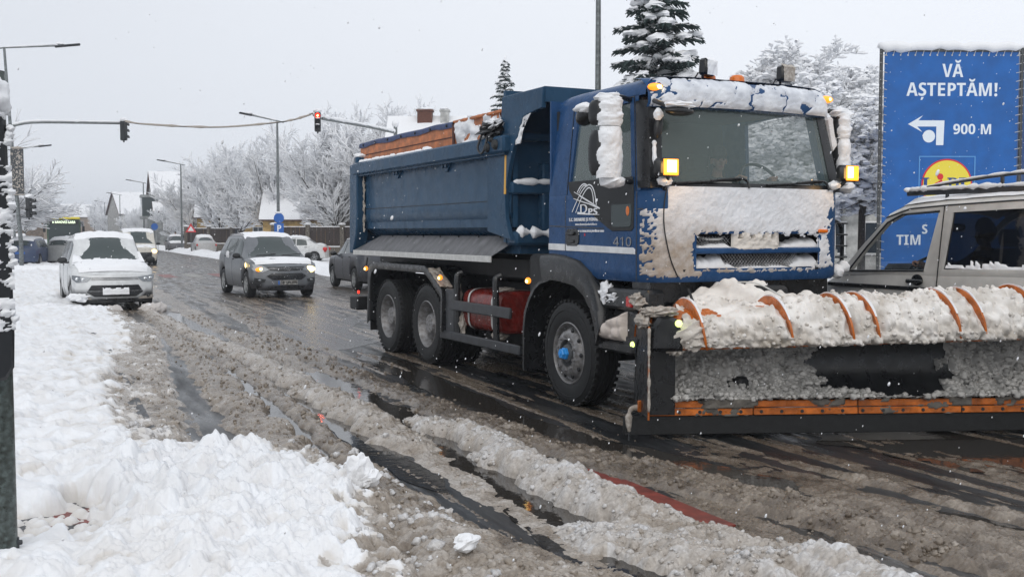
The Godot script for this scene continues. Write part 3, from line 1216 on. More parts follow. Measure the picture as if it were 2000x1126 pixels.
func cab(t: Node3D) -> void:
	# lower shell, swept round the plan from the right rear corner by the nose to the left rear corner
	var plan := PackedVector2Array()   # (x, z)
	for z: float in [-0.40, -0.05, 0.3, 0.7, 1.0, 1.2]: plan.append(Vector2(0, z))
	var xs: Array[float] = [0.004, 0.02, 0.05, 0.09, 0.13, 0.18, 0.26, 0.36, 0.5, 0.66, 0.82, 0.93, 1.05, 1.17]
	for x in xs: plan.append(Vector2(x, nose(x)))
	for j in range(xs.size() - 2, -1, -1): plan.append(Vector2(CW - xs[j], nose(CW - xs[j])))
	for z: float in [1.2, 1.0, 0.7, 0.3, -0.05, -0.40]: plan.append(Vector2(CW, z))
	var ys: Array[float] = [1.33, 1.37, 1.45, 1.775, 1.95, 2.1, 2.17, 2.205]
	var inn: Array[float] = [0.03, 0.0, 0.0, 0.0, 0.0, 0.0, 0.004, 0.03]
	var b := B.new()
	var rows := []
	for i in ys.size():
		var row := PackedVector3Array()
		for p in plan:
			var c := Vector2(CW * 0.5, 0.55)
			var q := p - (p - c).normalized() * inn[i]
			row.append(Vector3(q.x, ys[i], q.y))
		rows.append(row)
	for i in ys.size() - 1:
		for j in plan.size() - 1:
			var x := (plan[j].x + plan[j + 1].x) * 0.5
			if i == 2 and x > 0.5 and x < CW - 0.36 and plan[j].y > 1.2: continue
			b.quad(rows[i][j], rows[i][j + 1], rows[i + 1][j + 1], rows[i + 1][j])
	b.turn(0)
	# floor, rear wall, bulkhead
	b.box(Vector3(CW / 2, 1.345, 0.45), Vector3(CW - 0.06, 0.03, 1.66))
	b.box(Vector3(CW / 2, 2.25, -0.385), Vector3(CW - 0.02, 1.82, 0.03))
	# window band on each side
	for s: float in [0.0, 1.0]:
		var place := func(p: Vector2, d: float) -> Vector3:
			var x := side_in(p.y) + d
			return Vector3(x if s == 0.0 else CW - x, p.y, p.x)
		plate(b, PackedVector2Array([Vector2(-.40, 2.17), Vector2(0.6, 2.17), Vector2(1.33, 2.17), Vector2(1.155, 3.06), Vector2(0.5, 3.06), Vector2(-.40, 3.06)]),
				PackedVector2Array([Vector2(0.02, 2.26), Vector2(0.6, 2.24), Vector2(1.17, 2.23), Vector2(1.02, 3.0), Vector2(0.5, 3.0), Vector2(0.07, 2.97)]), 0.05, place)
	# roof
	rows = []
	for j in 13:
		var z := lerpf(-0.40, 1.27, j / 12.0)
		var drop := 0.03 * pow(clampf((-0.1 - z) / 0.3, 0.0, 1.0), 2.0)
		var row := PackedVector3Array()
		for k2: Vector2 in [Vector2(side_in(3.05), 3.05), Vector2(0.095, 3.10), Vector2(0.115, 3.155), Vector2(0.16, 3.195), Vector2(0.24, 3.22), Vector2(0.6, 3.235)]:
			row.append(Vector3(k2.x, k2.y - drop, z))
		for k2: Vector2 in [Vector2(0.6, 3.235), Vector2(0.24, 3.22), Vector2(0.16, 3.195), Vector2(0.115, 3.155), Vector2(0.095, 3.10), Vector2(side_in(3.05), 3.05)]:
			row.append(Vector3(CW - k2.x, k2.y - drop, z))
		rows.append(row)
	b.grid(rows)
	# brow over the screen
	rows = []
	for j in 25:
		var x := lerpf(0.095, CW - 0.095, j / 24.0)
		var f := absf(x - CW / 2) / (CW / 2)
		var back := 0.06 * f * f + 0.10 * pow(clampf((f - 0.80) / 0.14, 0.0, 1.0), 2.0)
		var row := PackedVector3Array()
		for q: Vector2 in [Vector2(1.20, 3.225), Vector2(1.30, 3.205), Vector2(1.385, 3.15), Vector2(1.42, 3.07), Vector2(1.425, 2.985), Vector2(1.40, 2.945), Vector2(1.33, 2.93), Vector2(1.24, 2.955)]:
			row.append(Vector3(x, q.y - 0.012 * f * f, q.x - back))
		rows.append(row)
	b.grid(rows)
	var shell := put("cab", b, mt.cab_blue, t)
	# roof lining
	b = B.new()
	b.box(Vector3(CW / 2, 3.02, 0.42), Vector3(CW - 0.24, 0.03, 1.5))
	b.box(Vector3(CW / 2, 2.3, -0.34), Vector3(CW - 0.14, 1.5, 0.03))
	b.box(Vector3(CW / 2, 1.40, 0.5), Vector3(CW - 0.12, 0.04, 1.5))
	for s: float in [0.05, CW - 0.05]: b.box(Vector3(s, 1.8, 0.42), Vector3(0.03, 0.8, 1.5))
	put("lining", b, mt.trim_dark, shell)
	# panes
	for s: float in [0.0, 1.0]:
		b = B.new()
		var o := 0.024
		var g: Array[Vector3] = []
		for p: Vector2 in [Vector2(0.02, 2.26), Vector2(1.17, 2.23), Vector2(1.02, 3.0), Vector2(0.07, 2.97)]:
			var x := side_in(p.y) + o
			g.append(Vector3(x if s == 0.0 else CW - x, p.y, p.x))
		b.quad(g[0], g[1], g[2], g[3])
		put("side_window", b, mt.glass, t, 1.0)
	b = B.new()
	var rows2 := []
	for i in 7:
		var y := lerpf(2.20, 2.965, i / 6.0)
		var row := PackedVector3Array()
		for j in 25:
			var x := lerpf(0.10 + side_in(y), CW - 0.10 - side_in(y), j / 24.0)
			row.append(Vector3(x, y, screen_z(x, y)))
		rows2.append(row)
	b.grid(rows2)
	put("windscreen", b, mt.glass_clear, t)
	# black frame round the screen and the pillars
	b = B.new()
	for s: float in [0.0, 1.0]:
		var r := []
		for i in 7:
			var y := lerpf(2.19, 3.0, i / 6.0)
			var row := PackedVector3Array()
			for q: Vector2 in [Vector2(0.0, -0.16), Vector2(-0.004, -0.06), Vector2(0.03, 0.004), Vector2(0.085, 0.009), Vector2(0.155, 0.009), Vector2(0.16, -0.04), Vector2(0.06, -0.14)]:
				var x: float = q.x + side_in(y)
				var z := screen_z(maxf(x, 0.11), y) + q.y
				row.append(Vector3(x if s == 0.0 else CW - x, y, z))
			r.append(row)
		b.grid(r)
	var r3 := []
	for j in 25:
		var x := lerpf(0.05, CW - 0.05, j / 24.0)
		r3.append(PackedVector3Array([Vector3(x, 2.15, nose(x) - 0.035), Vector3(x, 2.205, nose(x) - 0.012), Vector3(x, 2.245, screen_z(x, 2.245) + 0.01), Vector3(x, 2.25, screen_z(x, 2.25) - 0.02)]))
	b.grid(r3, false, 0)
	put("screen_frame", b, mt.black_plastic, t)
	# inside: dashboard, wheel, seats, curtain rail
	b = B.new()
	r3 = []
	for j in 13:
		var x := lerpf(0.12, CW - 0.12, j / 12.0)
		var z := nose(x)
		r3.append(PackedVector3Array([Vector3(x, 2.19, z - 0.08), Vector3(x, 2.23, z - 0.2), Vector3(x, 2.24, z - 0.42), Vector3(x, 2.16, z - 0.52), Vector3(x, 1.7, z - 0.5)]))
	b.grid(r3)
	b.box(Vector3(1.78, 2.25, 1.02), Vector3(0.5, 0.1, 0.22), 0.04)
	put("dashboard", b, mt.trim_grey, t)
	for x: float in [0.55, 1.78]:
		b = B.new()
		b.box(Vector3(x, 1.72, 0.12), Vector3(0.52, 0.16, 0.52), 0.05)
		b.box(Vector3(x, 2.08, -0.16), Vector3(0.5, 0.74, 0.14), 0.05, Basis(Vector3.RIGHT, -0.14))
		b.box(Vector3(x, 2.56, -0.2), Vector3(0.28, 0.2, 0.1), 0.04)
		b.box(Vector3(x, 1.5, 0.1), Vector3(0.4, 0.3, 0.4), 0.03)
		put("seat", b, mt.seat_cloth, t)
	b = B.new()
	var ring := PackedVector3Array()
	var tilt := Basis(Vector3.RIGHT, -0.62)
	for j in 33:
		var a := TAU * j / 32
		ring.append(Vector3(1.78, 2.30, 0.86) + tilt * Vector3(cos(a) * 0.235, sin(a) * 0.235, 0))
	b.tube(ring, 0.017, 8, false)
	for a: float in [-0.4, PI + 0.4, -PI / 2]:
		b.tube(path3([Vector3(1.78, 2.30, 0.86) + tilt * Vector3(0, 0, 0.03), Vector3(1.78, 2.30, 0.86) + tilt * Vector3(cos(a) * 0.23, sin(a) * 0.23, 0)]), 0.014, 6)
	b.tube(path3([Vector3(1.78, 2.30, 0.87), Vector3(1.78, 2.1, 1.05)]), 0.035, 8)
	put("steering_wheel", b, mt.black_plastic, t)
	b = B.new()
	b.box(Vector3(0.95, 2.245, 1.12), Vector3(0.34, 0.01, 0.22), 0.0, Basis(Vector3.RIGHT, -0.2))
	put("paper", b, mt.dirty_white, t)
	door(t)


func door(t: Node3D) -> void:
	var side := Transform3D(Basis(Vector3(0, 0, 1), Vector3(0, 1, 0), Vector3(-1, 0, 0)), Vector3.ZERO)   # drawn (z, y) seen from the pavement
	var b := B.new()
	# joints round the door
	var gap := 0.012
	for seg: Array in [[Vector2(-0.045, 1.60), Vector2(-0.045, 2.16)], [Vector2(1.27, 1.34), Vector2(1.27, 2.16)], [Vector2(-0.39, 1.855), Vector2(0.70, 1.825)], [Vector2(-0.045, 1.62), Vector2(1.27, 1.60)]]:
		stroke(b, PackedVector2Array(seg), gap, gap, side, 0.0015)
	stroke(b, PackedVector2Array([Vector2(1.285, 2.0), Vector2(1.38, 2.0)]), gap, gap, side, 0.0015)
	var up := Transform3D(side.basis.rotated(Vector3(0, 0, 1), -atan(0.10)), Vector3.ZERO)
	for seg2: Array in [[-0.02, 2.17, -0.02, 3.05], [1.255, 2.17, 1.09, 3.045], [-0.02, 3.045, 1.09, 3.045]]:
		var p0 := Vector3(side_in(seg2[1]) - 0.002, seg2[1], seg2[0])
		var p1 := Vector3(side_in(seg2[3]) - 0.002, seg2[3], seg2[2])
		b.tube(path3([p0, p1]), 0.005, 5)
	var d := put("door", b, mt.black_plastic, t, 1.0)
	# dark lower pane with its bevelled outline
	b = B.new()
	b.prism(PackedVector2Array([Vector2(0.02, 2.30), Vector2(0.03, 2.22), Vector2(0.12, 2.13), Vector2(0.62, 1.90), Vector2(0.80, 1.82), Vector2(0.86, 1.80), Vector2(1.19, 1.80), Vector2(1.225, 1.83), Vector2(1.225, 2.18), Vector2(1.2, 2.30)]), 0.008, side, 0.004)
	put("lower_panel", b, mt.trim_dark, d)
	b = B.new()
	b.prism(PackedVector2Array([Vector2(0.85, 2.05), Vector2(0.85, 1.86), Vector2(0.88, 1.835), Vector2(1.17, 1.835), Vector2(1.195, 1.86), Vector2(1.195, 2.05)]), 0.014, side, 0.004)
	put("lower_window", b, mt.car_glass, d)
	b = B.new()
	b.ball(Vector3(-0.016, 1.985, 1.14), Vector3(0.004, 0.045, 0.03))
	put("reflector", b, mt.amber_lens, d)
	b = B.new()
	b.prism(PackedVector2Array([Vector2(-0.02, 1.68), Vector2(0.0, 1.65), Vector2(0.20, 1.65), Vector2(0.235, 1.69), Vector2(0.235, 1.78), Vector2(0.19, 1.825), Vector2(-0.0, 1.825), Vector2(-0.02, 1.79)]), 0.012, side, 0.005)
	b.box(Vector3(-0.02, 1.775, 0.09), Vector3(0.03, 0.035, 0.15), 0.008)
	b.box(Vector3(-0.016, 1.695, 0.09), Vector3(0.02, 0.03, 0.12), 0.006)
	put("handle", b, mt.black_plastic, d)
	# stripe, in two pieces
	b = B.new()
	b.prism(PackedVector2Array([Vector2(-0.03, 1.60), Vector2(-0.03, 1.665), Vector2(1.22, 1.645), Vector2(1.25, 1.63), Vector2(1.25, 1.585)]), 0.007, side, 0.003)
	put("white_stripe", b, mt.white_stripe, d)
	b = B.new()
	b.prism(PackedVector2Array([Vector2(-0.40, 1.605), Vector2(-0.40, 1.672), Vector2(-0.055, 1.668), Vector2(-0.055, 1.60)]), 0.007, side, 0.003)
	put("white_stripe", b, mt.white_stripe, t)
	# bridge emblem: two arches over a slanting deck, with the letters DPS
	b = B.new()
	var em := func(pts: Array) -> PackedVector2Array:
		var o := PackedVector2Array()
		for q: Vector2 in pts:
			var px := 1090.0 + q.x / 7.506
			var py := 350.0 + q.y / 7.506 + 0.055 * (px - 1145.0)
			o.append(Vector2(0.092 + (px - 1118.0) * 0.00995, 2.262 - (py - 360.5) * 0.00536))
		return o
	var arch := func(a: Vector2, top: Vector2, e: Vector2, from: float, to: float) -> Array:
		var o := []
		for j in 19:
			var f := lerpf(from, to, j / 18.0)
			var q := a.lerp(top, f).lerp(top.lerp(e, f), f)
			o.append(q)
		return o
	stroke(b, em.call(arch.call(Vector2(222, 468), Vector2(520, -240), Vector2(578, 362), 0.0, 1.0)), 0.010, 0.016, side, 0.012)
	stroke(b, em.call(arch.call(Vector2(276, 476), Vector2(510, -150), Vector2(540, 340), 0.0, 1.0)), 0.010, 0.014, side, 0.0122)
	stroke(b, em.call(arch.call(Vector2(300, 192), Vector2(380, 10), Vector2(455, 105), 0.0, 1.0)), 0.014, 0.012, side, 0.012)
	stroke(b, em.call(arch.call(Vector2(322, 205), Vector2(392, 50), Vector2(440, 112), 0.0, 1.0)), 0.010, 0.010, side, 0.012)
	stroke(b, em.call([Vector2(250, 182), Vector2(350, 238), Vector2(480, 315), Vector2(628, 408)]), 0.006, 0.012, side, 0.0124)
	stroke(b, em.call([Vector2(340, 240), Vector2(480, 325), Vector2(612, 400)]), 0.012, 0.006, side, 0.0124)
	stroke(b, em.call([Vector2(243, 275), Vector2(330, 305), Vector2(480, 350), Vector2(628, 410)]), 0.006, 0.014, side, 0.0126)
	stroke(b, em.call([Vector2(302, 478), Vector2(450, 488), Vector2(620, 492)]), 0.024, 0.004, side, 0.012)
	put("emblem", b, mt.letter_white, d, 1.0)
	var mid := func(z: float, y: float, off := 0.011) -> Transform3D:
		return Transform3D(side.basis, Vector3(-off, y, z))
	letters("lettering", "D", 0.088, mid.call(0.335, 2.02), mt.letter_white, d, 0.13, false)
	letters("lettering", "PS", 0.063, mid.call(0.51, 1.99), mt.letter_white, d, 0.17, true)
	letters("lettering", "S.C. DRUMURI ȘI PODURI S.A.", 0.032, mid.call(0.37, 1.915, 0.006), mt.letter_white, d, 0.66, true)
	letters("lettering", "www.drumuripodurisibiu.ro", 0.021, mid.call(0.37, 1.868, 0.004), mt.letter_white, d, 0.42, false)
	letters("lettering", "COMPANIE A CONSILIULUI JUDEȚEAN SIBIU", 0.019, mid.call(0.40, 1.80, 0.004), mt.letter_white, d, 0.62, true)
	letters("model_number", "410", 0.085, mid.call(1.04, 1.70, 0.006), mt.steel, d, 0.31, false)
	b = B.new()
	b.box(Vector3(-0.003, 1.765, 0.345), Vector3(0.004, 0.028, 0.014))
	put("sticker", b, mt.banner_red, d)


func cab_front(t: Node3D) -> void:
	# recess of the grille with its bars and wire mesh
	var b := B.new()
	b.box(Vector3(CW / 2, 1.61, 1.30), Vector3(1.62, 0.36, 0.02))
	b.box(Vector3(CW / 2, 1.437, 1.40), Vector3(1.62, 0.02, 0.2))
	b.box(Vector3(CW / 2, 1.785, 1.40), Vector3(1.62, 0.02, 0.2))
	var g := put("grille", b, mt.chassis, t)
	b = B.new()
	var r := []
	for j in 15:
		var x := lerpf(0.48, 2.06, j / 14.0)
		var z := nose(x) + 0.012
		r.append(PackedVector3Array([Vector3(x, 1.585, z - 0.09), Vector3(x, 1.592, z - 0.01), Vector3(x, 1.61, z), Vector3(x, 1.633, z - 0.004), Vector3(x, 1.645, z - 0.03), Vector3(x, 1.64, z - 0.09)]))
	b.grid(r)
	put("grille_bar", b, mt.cab_blue, g)
	b = B.new()
	for j in 26:
		var x := 0.78 + j * 0.037
		for s: float in [-1.0, 1.0]:
			var a := Vector3(x, 1.455, nose(x) - 0.045)
			var c := Vector3(x + s * 0.125, 1.585, nose(x) - 0.045)
			if c.x > 0.76 and c.x < 1.74: b.tube(path3([a, c]), 0.0035, 4, false)
	for j in 14:
		var x := 0.52 + j * 0.034
		for s: float in [-1.0, 1.0]:
			var a := Vector3(x, 1.64, nose(x) - 0.07)
			var c := Vector3(x + s * 0.11, 1.75, nose(x) - 0.07)
			if c.x > 0.5 and c.x < 0.95: b.tube(path3([a, c]), 0.0035, 4, false)
	put("wire_mesh", b, mt.steel, g)
	b = B.new()
	b.tube(curve([Vector3(0.6, 1.745, 1.40), Vector3(0.66, 1.725, 1.44), Vector3(0.8, 1.725, 1.455), Vector3(0.88, 1.745, 1.42)]), 0.012, 6)
	b.tube(curve([Vector3(1.72, 1.70, 1.40), Vector3(1.78, 1.68, 1.43), Vector3(1.92, 1.69, 1.42)]), 0.014, 6)
	put("grab_handle", b, mt.dirty_white, g)
	# caked snow on the nose: white above, brown low on the kerb side
	b = B.new()
	var where := func(u: float, w: float) -> Array:
		var x := lerpf(0.012, CW - 0.012, u)
		var y := lerpf(1.335, 2.205, w)
		var e := 0.01
		var dz := (nose(x + e) - nose(x - e)) / (2.0 * e)
		return [Vector3(x, y, nose(x) - 0.002), Vector3(-clampf(dz, -3.0, 3.0), 0.0, 1.0).normalized()]
	var thick := func(u: float, w: float) -> float:
		var x := lerpf(0.0, CW, u)
		var y := lerpf(1.335, 2.205, w)
		var n := fbm(x * 3.0, y * 3.0, 4.0)
		var n2 := fbm(x * 11.0, y * 11.0, 8.0)
		var m := 0.62 + 0.4 * n + 0.4 * n2 + 0.25 * fbm(x * 30.0, y * 30.0, 2.0)
		if x > 2.02: m -= (x - 2.02) * 4.0                     # the left end is swept bare
		if y < 1.44: m -= (1.44 - y) * 14.0 - (0.35 if x < 0.55 else -0.3)
		if x < 0.19: m -= (0.19 - x) * (7.0 if y > 1.98 else 3.4) * (1.0 + 2.2 * fbm(x * 34.0, y * 17.0, 6.0)) + (0.8 if y > 2.0 else 0.0)
		if x > 0.46 + 0.07 * n2 and x < 2.0 + 0.05 * n2 and y > 1.44 + 0.03 * n2 and y < 1.775 + 0.05 * n2 + 0.02 * n: m = -1.0
		if m <= 0.0: return 0.0
		var cl := lumps(x, y, 1.0, 16.0)
		return minf(m, 0.5) * (0.016 + 0.012 * n + 0.007 * n2 + 0.009 * fbm(x * 24.0, y * 24.0, 9.0) + 0.012 * cl * smoothstep(0.1, 0.5, n)) + 0.002
	crust(b, 200, 84, where, thick)
	for j in b.p.size():
		var v := b.p[j]
		var dirty := smoothstep(1.05, -0.1, (v.x - 0.3) * 0.7 + (v.y - 1.62) * 2.1 + 0.5 * fbm(v.x * 2.0, v.y * 2.4, 0.0))
		dirty = maxf(dirty * 0.9, 0.45 * smoothstep(1.6, 1.4, v.y))
		b.k[j] = Color(.75, .765, .80).lerp(Color(.35, .29, .235), clampf(dirty + 0.25 * fbm(v.x * 9.0, v.y * 9.0, 3.0) + 0.16 * fbm(v.x * 40.0, v.y * 40.0, 1.0), 0.0, 1.0))
	put("caked_snow", b, mt.caked_snow, t, 0.2)
	# snow in the recess: over the badge and on the ledges
	b = B.new()
	b.col = Color(.66, .62, .57)
	var w2 := func(u: float, w: float) -> Array:
		var x := lerpf(0.91, 1.48, u)
		return [Vector3(x, lerpf(1.595, 1.785, w), nose(x) - 0.03), Vector3(0, 0, 1)]
	var t2 := func(u: float, w: float) -> float:
		var e := minf(minf(u, 1.0 - u) * 9.0, minf(w * 5.0, 1.0))
		var notch := 1.0
		for q: float in [0.12, 0.36, 0.6, 0.8]:
			if absf(u - q - 0.05 * (1.0 - w)) < 0.035 and w > 0.72: notch = 0.0
		return clampf(e, 0.0, 1.0) * notch * (0.035 + 0.02 * fbm(u * 5.0, w * 3.0, 2.0) + 0.01 * lumps(u * 0.5, w * 0.2, 3.0, 20.0))
	crust(b, 60, 22, w2, t2)
	b.col = Color(.74, .74, .75)
	for led: Array in [[1.5, 2.03, 1.645, 0.05], [1.62, 2.02, 1.455, 0.07], [0.5, 0.95, 1.455, 0.035], [0.95, 1.62, 1.45, 0.02], [0.52, 0.9, 1.645, 0.03], [0.49, 0.85, 1.455, 0.075], [0.95, 1.5, 1.645, 0.02]]:
		var rows := []
		for j in 25:
			var f := j / 24.0
			var x := lerpf(led[0], led[1], f)
			var h: float = led[3] * (0.7 + 0.6 * f + 0.7 * fbm(x * 6.0, led[2], 1.0)) * minf(1.0, minf(f, 1.0 - f) * 8.0 + 0.1)
			var z := nose(x)
			rows.append(PackedVector3Array([Vector3(x, led[2], z - 0.02), Vector3(x, led[2] + h * 0.5, z - 0.022), Vector3(x, led[2] + h, z - 0.06), Vector3(x, led[2] + h * 1.5, z - 0.16), Vector3(x, led[2], z - 0.17)]))
		b.grid(rows)
	put("caked_snow", b, mt.caked_snow, t, 0.2)
	# louvred corner deflectors behind the headlamps
	for s: float in [-1.0, 1.0]:
		b = B.new()
		var cx := 0.005 if s < 0 else CW - 0.005
		if s < 0: continue
		var out := s * (0.012 if s < 0 else 0.2)
		var zz := 1.24
		for k2 in 5:
			var y := 1.42 + k2 * 0.115
			b.box(Vector3(cx + out * 0.5, y, zz), Vector3(absf(out) + 0.03, 0.018, 0.14), 0.006)
		b.tube(curve([Vector3(cx, 1.36, zz + 0.06), Vector3(cx + out * 0.8, 1.39, zz + 0.03), Vector3(cx + out, 1.5, zz), Vector3(cx + out, 1.75, zz), Vector3(cx + out * 0.8, 1.87, zz), Vector3(cx, 1.93, zz + 0.04)]), 0.022, 7)
		put("air_deflector", b, mt.black_plastic if s > 0 else mt.dirty_snow, t)
	b = B.new()
	b.box(Vector3(CW + 0.09, 1.58, 1.25), Vector3(0.06, 0.07, 0.02), 0.005)
	put("reflector", b, mt.dirty_white, t)
	b = B.new()
	snow_rope(b, curve([Vector3(CW - 0.02, 1.38, 1.33), Vector3(CW + 0.1, 1.36, 1.3), Vector3(CW + 0.21, 1.42, 1.26)]), 0.055, 8)
	b.tube(curve([Vector3(CW - 0.07, 1.42, 1.38), Vector3(CW - 0.05, 1.7, 1.38), Vector3(CW - 0.06, 2.1, 1.36)]), 0.018, 6)
	put("snow", b, mt.snow_plain, t)
	b = B.new()
	b.box(Vector3(2.03, 1.80, nose(2.03) + 0.012), Vector3(0.12, 0.035, 0.03), 0.008)
	put("side_reflector", b, mt.amber_lens, t)
	# wipers
	for x: float in [0.35, 1.38]:
		b = B.new()
		b.tube(curve([Vector3(x + 0.72, 2.20, screen_z(x + 0.7, 2.2) + 0.05), Vector3(x + 0.66, 2.285, screen_z(x + 0.66, 2.28) + 0.045), Vector3(x + 0.3, 2.26, screen_z(x + 0.3, 2.26) + 0.04)]), 0.012, 6)
		b.tube(path3([Vector3(x - 0.08, 2.235, screen_z(x, 2.235) + 0.03), Vector3(x + 0.64, 2.275, screen_z(x + 0.64, 2.275) + 0.03)]), 0.011, 6)
		put("wiper", b, mt.black_plastic, t)
	# a panel joint down the kerb side of the nose
	b = B.new()
	b.tube(curve([Vector3(0.19, 2.19, nose(0.19)), Vector3(0.155, 2.0, nose(0.155) + 0.012), Vector3(0.16, 1.8, nose(0.16) + 0.018), Vector3(0.22, 1.55, nose(0.22) + 0.018), Vector3(0.30, 1.38, nose(0.3) + 0.014)]), 0.006, 5)
	put("joint", b, mt.chassis, t)


func cab_fittings(t: Node3D) -> void:
	var b := B.new()
	# snow on the brow, wind-ribbed
	var where := func(u: float, w: float) -> Array:
		var x := lerpf(0.11, CW - 0.11, u)
		var f := absf(x - CW / 2) / (CW / 2)
		var back := 0.06 * f * f + 0.10 * pow(clampf((f - 0.80) / 0.14, 0.0, 1.0), 2.0)
		var y := smooth_at([0, 2.945, 0.15, 2.985, 0.45, 3.07, 0.72, 3.15, 0.9, 3.205, 1, 3.225], w)
		var z := smooth_at([0, 1.40, 0.15, 1.425, 0.45, 1.42, 0.72, 1.385, 0.9, 1.30, 1, 1.20], w)
		return [Vector3(x, y - 0.012 * f * f, z - back), Vector3(0, w, 1.1 - w).normalized()]
	var thick := func(u: float, w: float) -> float:
		var rib := sin((u * 46.0 + w * 5.0) + 3.0 * fbm(u * 5.0, w * 2.0, 3.0))
		var n := fbm(u * 6.0, w * 2.2, 9.0)
		var m := 0.42 + 0.45 * n + 0.10 * rib - 1.3 * smoothstep(0.90, 0.985, sin(u * 40.0 - w * 3.6 + 6.0 * fbm(u * 4.0, w, 6.0))) * smoothstep(-0.3, 0.2, fbm(u * 7.0, w * 2.0, 15.0)) + 0.35 * fbm(u * 50.0, w * 9.0, 3.0) - 0.5 * smoothstep(0.12, 0.0, u) - 0.3 * smoothstep(0.92, 1.0, u) - 0.8 * smoothstep(0.90, 1.0, w)
		if u > 0.52 and u < 0.74 and w > 0.5: m -= 0.3
		return 0.0 if m <= 0.0 else 0.002 + minf(m, 0.7) * 0.016 + 0.006 * lumps(u * 2.2, w * 0.4, 0.0, 16.0)
	crust(b, 150, 26, where, thick)
	for j in b.p.size():
		b.k[j] = Color(.74, .765, .81).lerp(Color(.36, .385, .44), clampf(0.25 + 0.6 * fbm(b.p[j].x * 6.0, b.p[j].y * 6.0, 7.0), 0.0, 0.8))
	put("brow_snow", b, mt.caked_snow, t, 0.2)
	# indicators at the ends of the brow
	for x: float in [0.16, CW - 0.14]:
		b = B.new()
		b.ball(Vector3(x, 3.11, 1.325 if x < 1 else 1.335), Vector3(0.085, 0.036, 0.045))
		var o := put("marker_lamp", b, mt.amber_dim, t)
		b = B.new()
		b.ball(Vector3(x + 0.015, 3.11, 1.355), Vector3(0.03, 0.02, 0.03))
		put("bulb", b, mt.amber_hot, o)
	# lamps on the roof: two square work lamps and two beacons
	for x: float in [0.97, 1.94]:
		b = B.new()
		b.box(Vector3(x, 3.385, 1.02), Vector3(0.17, 0.16, 0.10), 0.02, Basis(Vector3.UP, 0.3 if x < 1.2 else 0.12) * Basis(Vector3.FORWARD, 0.06))
		b.tube(path3([Vector3(x - 0.05, 3.2, 1.0), Vector3(x - 0.02, 3.33, 0.98)]), 0.014, 6)
		b.tube(curve([Vector3(x - 0.14, 3.22, 0.95), Vector3(x - 0.10, 3.27, 0.94), Vector3(x - 0.06, 3.34, 0.96)]), 0.008, 5)
		var o := put("work_lamp", b, mt.black_plastic, t)
		b = B.new()
		var w := func(u: float, v: float) -> Array:
			return [Vector3(x, 3.385, 1.02) + Basis(Vector3.UP, 0.3 if x < 1.2 else 0.12) * Vector3(lerpf(-0.075, 0.088, u), lerpf(-0.078, 0.095, v), 0.05 - 0.05 * smoothstep(0.8, 1.0, v)), Vector3(0, 0.4 * v, 1).normalized()]
		var th := func(u: float, v: float) -> float:
			return 0.012 + 0.012 * fbm(u * 3.0, v * 3.0, x)
		crust(b, 10, 10, w, th)
		put("snow", b, mt.dirty_snow if x > 1.5 else mt.snow_plain, o)
	for x: float in [1.06, 1.35]:
		b = B.new()
		b.lathe(PackedVector2Array([Vector2(0.0, 0.135), Vector2(0.05, 0.13), Vector2(0.072, 0.11), Vector2(0.078, 0.06), Vector2(0.08, 0.03), Vector2(0.0, 0.03)]), Vector3(x, 3.205, 1.0 if x > 1.2 else 0.92), Vector3.UP, 20)
		var o := put("beacon", b, mt.amber_lens, t)
		b = B.new()
		b.lathe(PackedVector2Array([Vector2(0.0, 0.035), Vector2(0.085, 0.035), Vector2(0.09, 0.0), Vector2(0.0, 0.0)]), Vector3(x, 3.205, 1.0 if x > 1.2 else 0.92), Vector3.UP, 20)
		put("beacon_base", b, mt.trim_dark, o)
	# amber lamps on brackets below the screen
	for x: float in [0.115, 2.275]:
		b = B.new()
		b.box(Vector3(x, 2.365, 1.56), Vector3(0.235, 0.165, 0.10), 0.03)
		b.tube(curve([Vector3(x + (0.03 if x < 1 else -0.02), 2.29, 1.56), Vector3(x + (0.04 if x < 1 else -0.06), 2.22, 1.5), Vector3(x + (0.06 if x < 1 else -0.1), 2.16, 1.44)]), 0.018, 7)
		var o := put("amber_lamp", b, mt.black_plastic, t)
		b = B.new()
		b.box(Vector3(x + 0.022, 2.367, 1.609), Vector3(0.165, 0.145, 0.012), 0.006)
		put("lens", b, mt.amber_dim, o)
		b = B.new()
		b.box(Vector3(x + (0.028 if x < 1 else -0.005), 2.375, 1.6155), Vector3(0.105 if x < 1 else 0.075, 0.11, 0.006), 0.003)
		put("bulb", b, mt.amber_hot, o)
		lamp("amber_light", Vector3(x + 0.02, 2.367, 1.66), lin(1.0, .55, .15), 0.10, 0.08, t)
		b = B.new()
		b.lump(Vector3(x + (0.03 if x < 1 else -0.1), 2.25, 1.5), Vector3(0.075, 0.045, 0.05), ns)
		put("snow", b, mt.snow_plain, o)
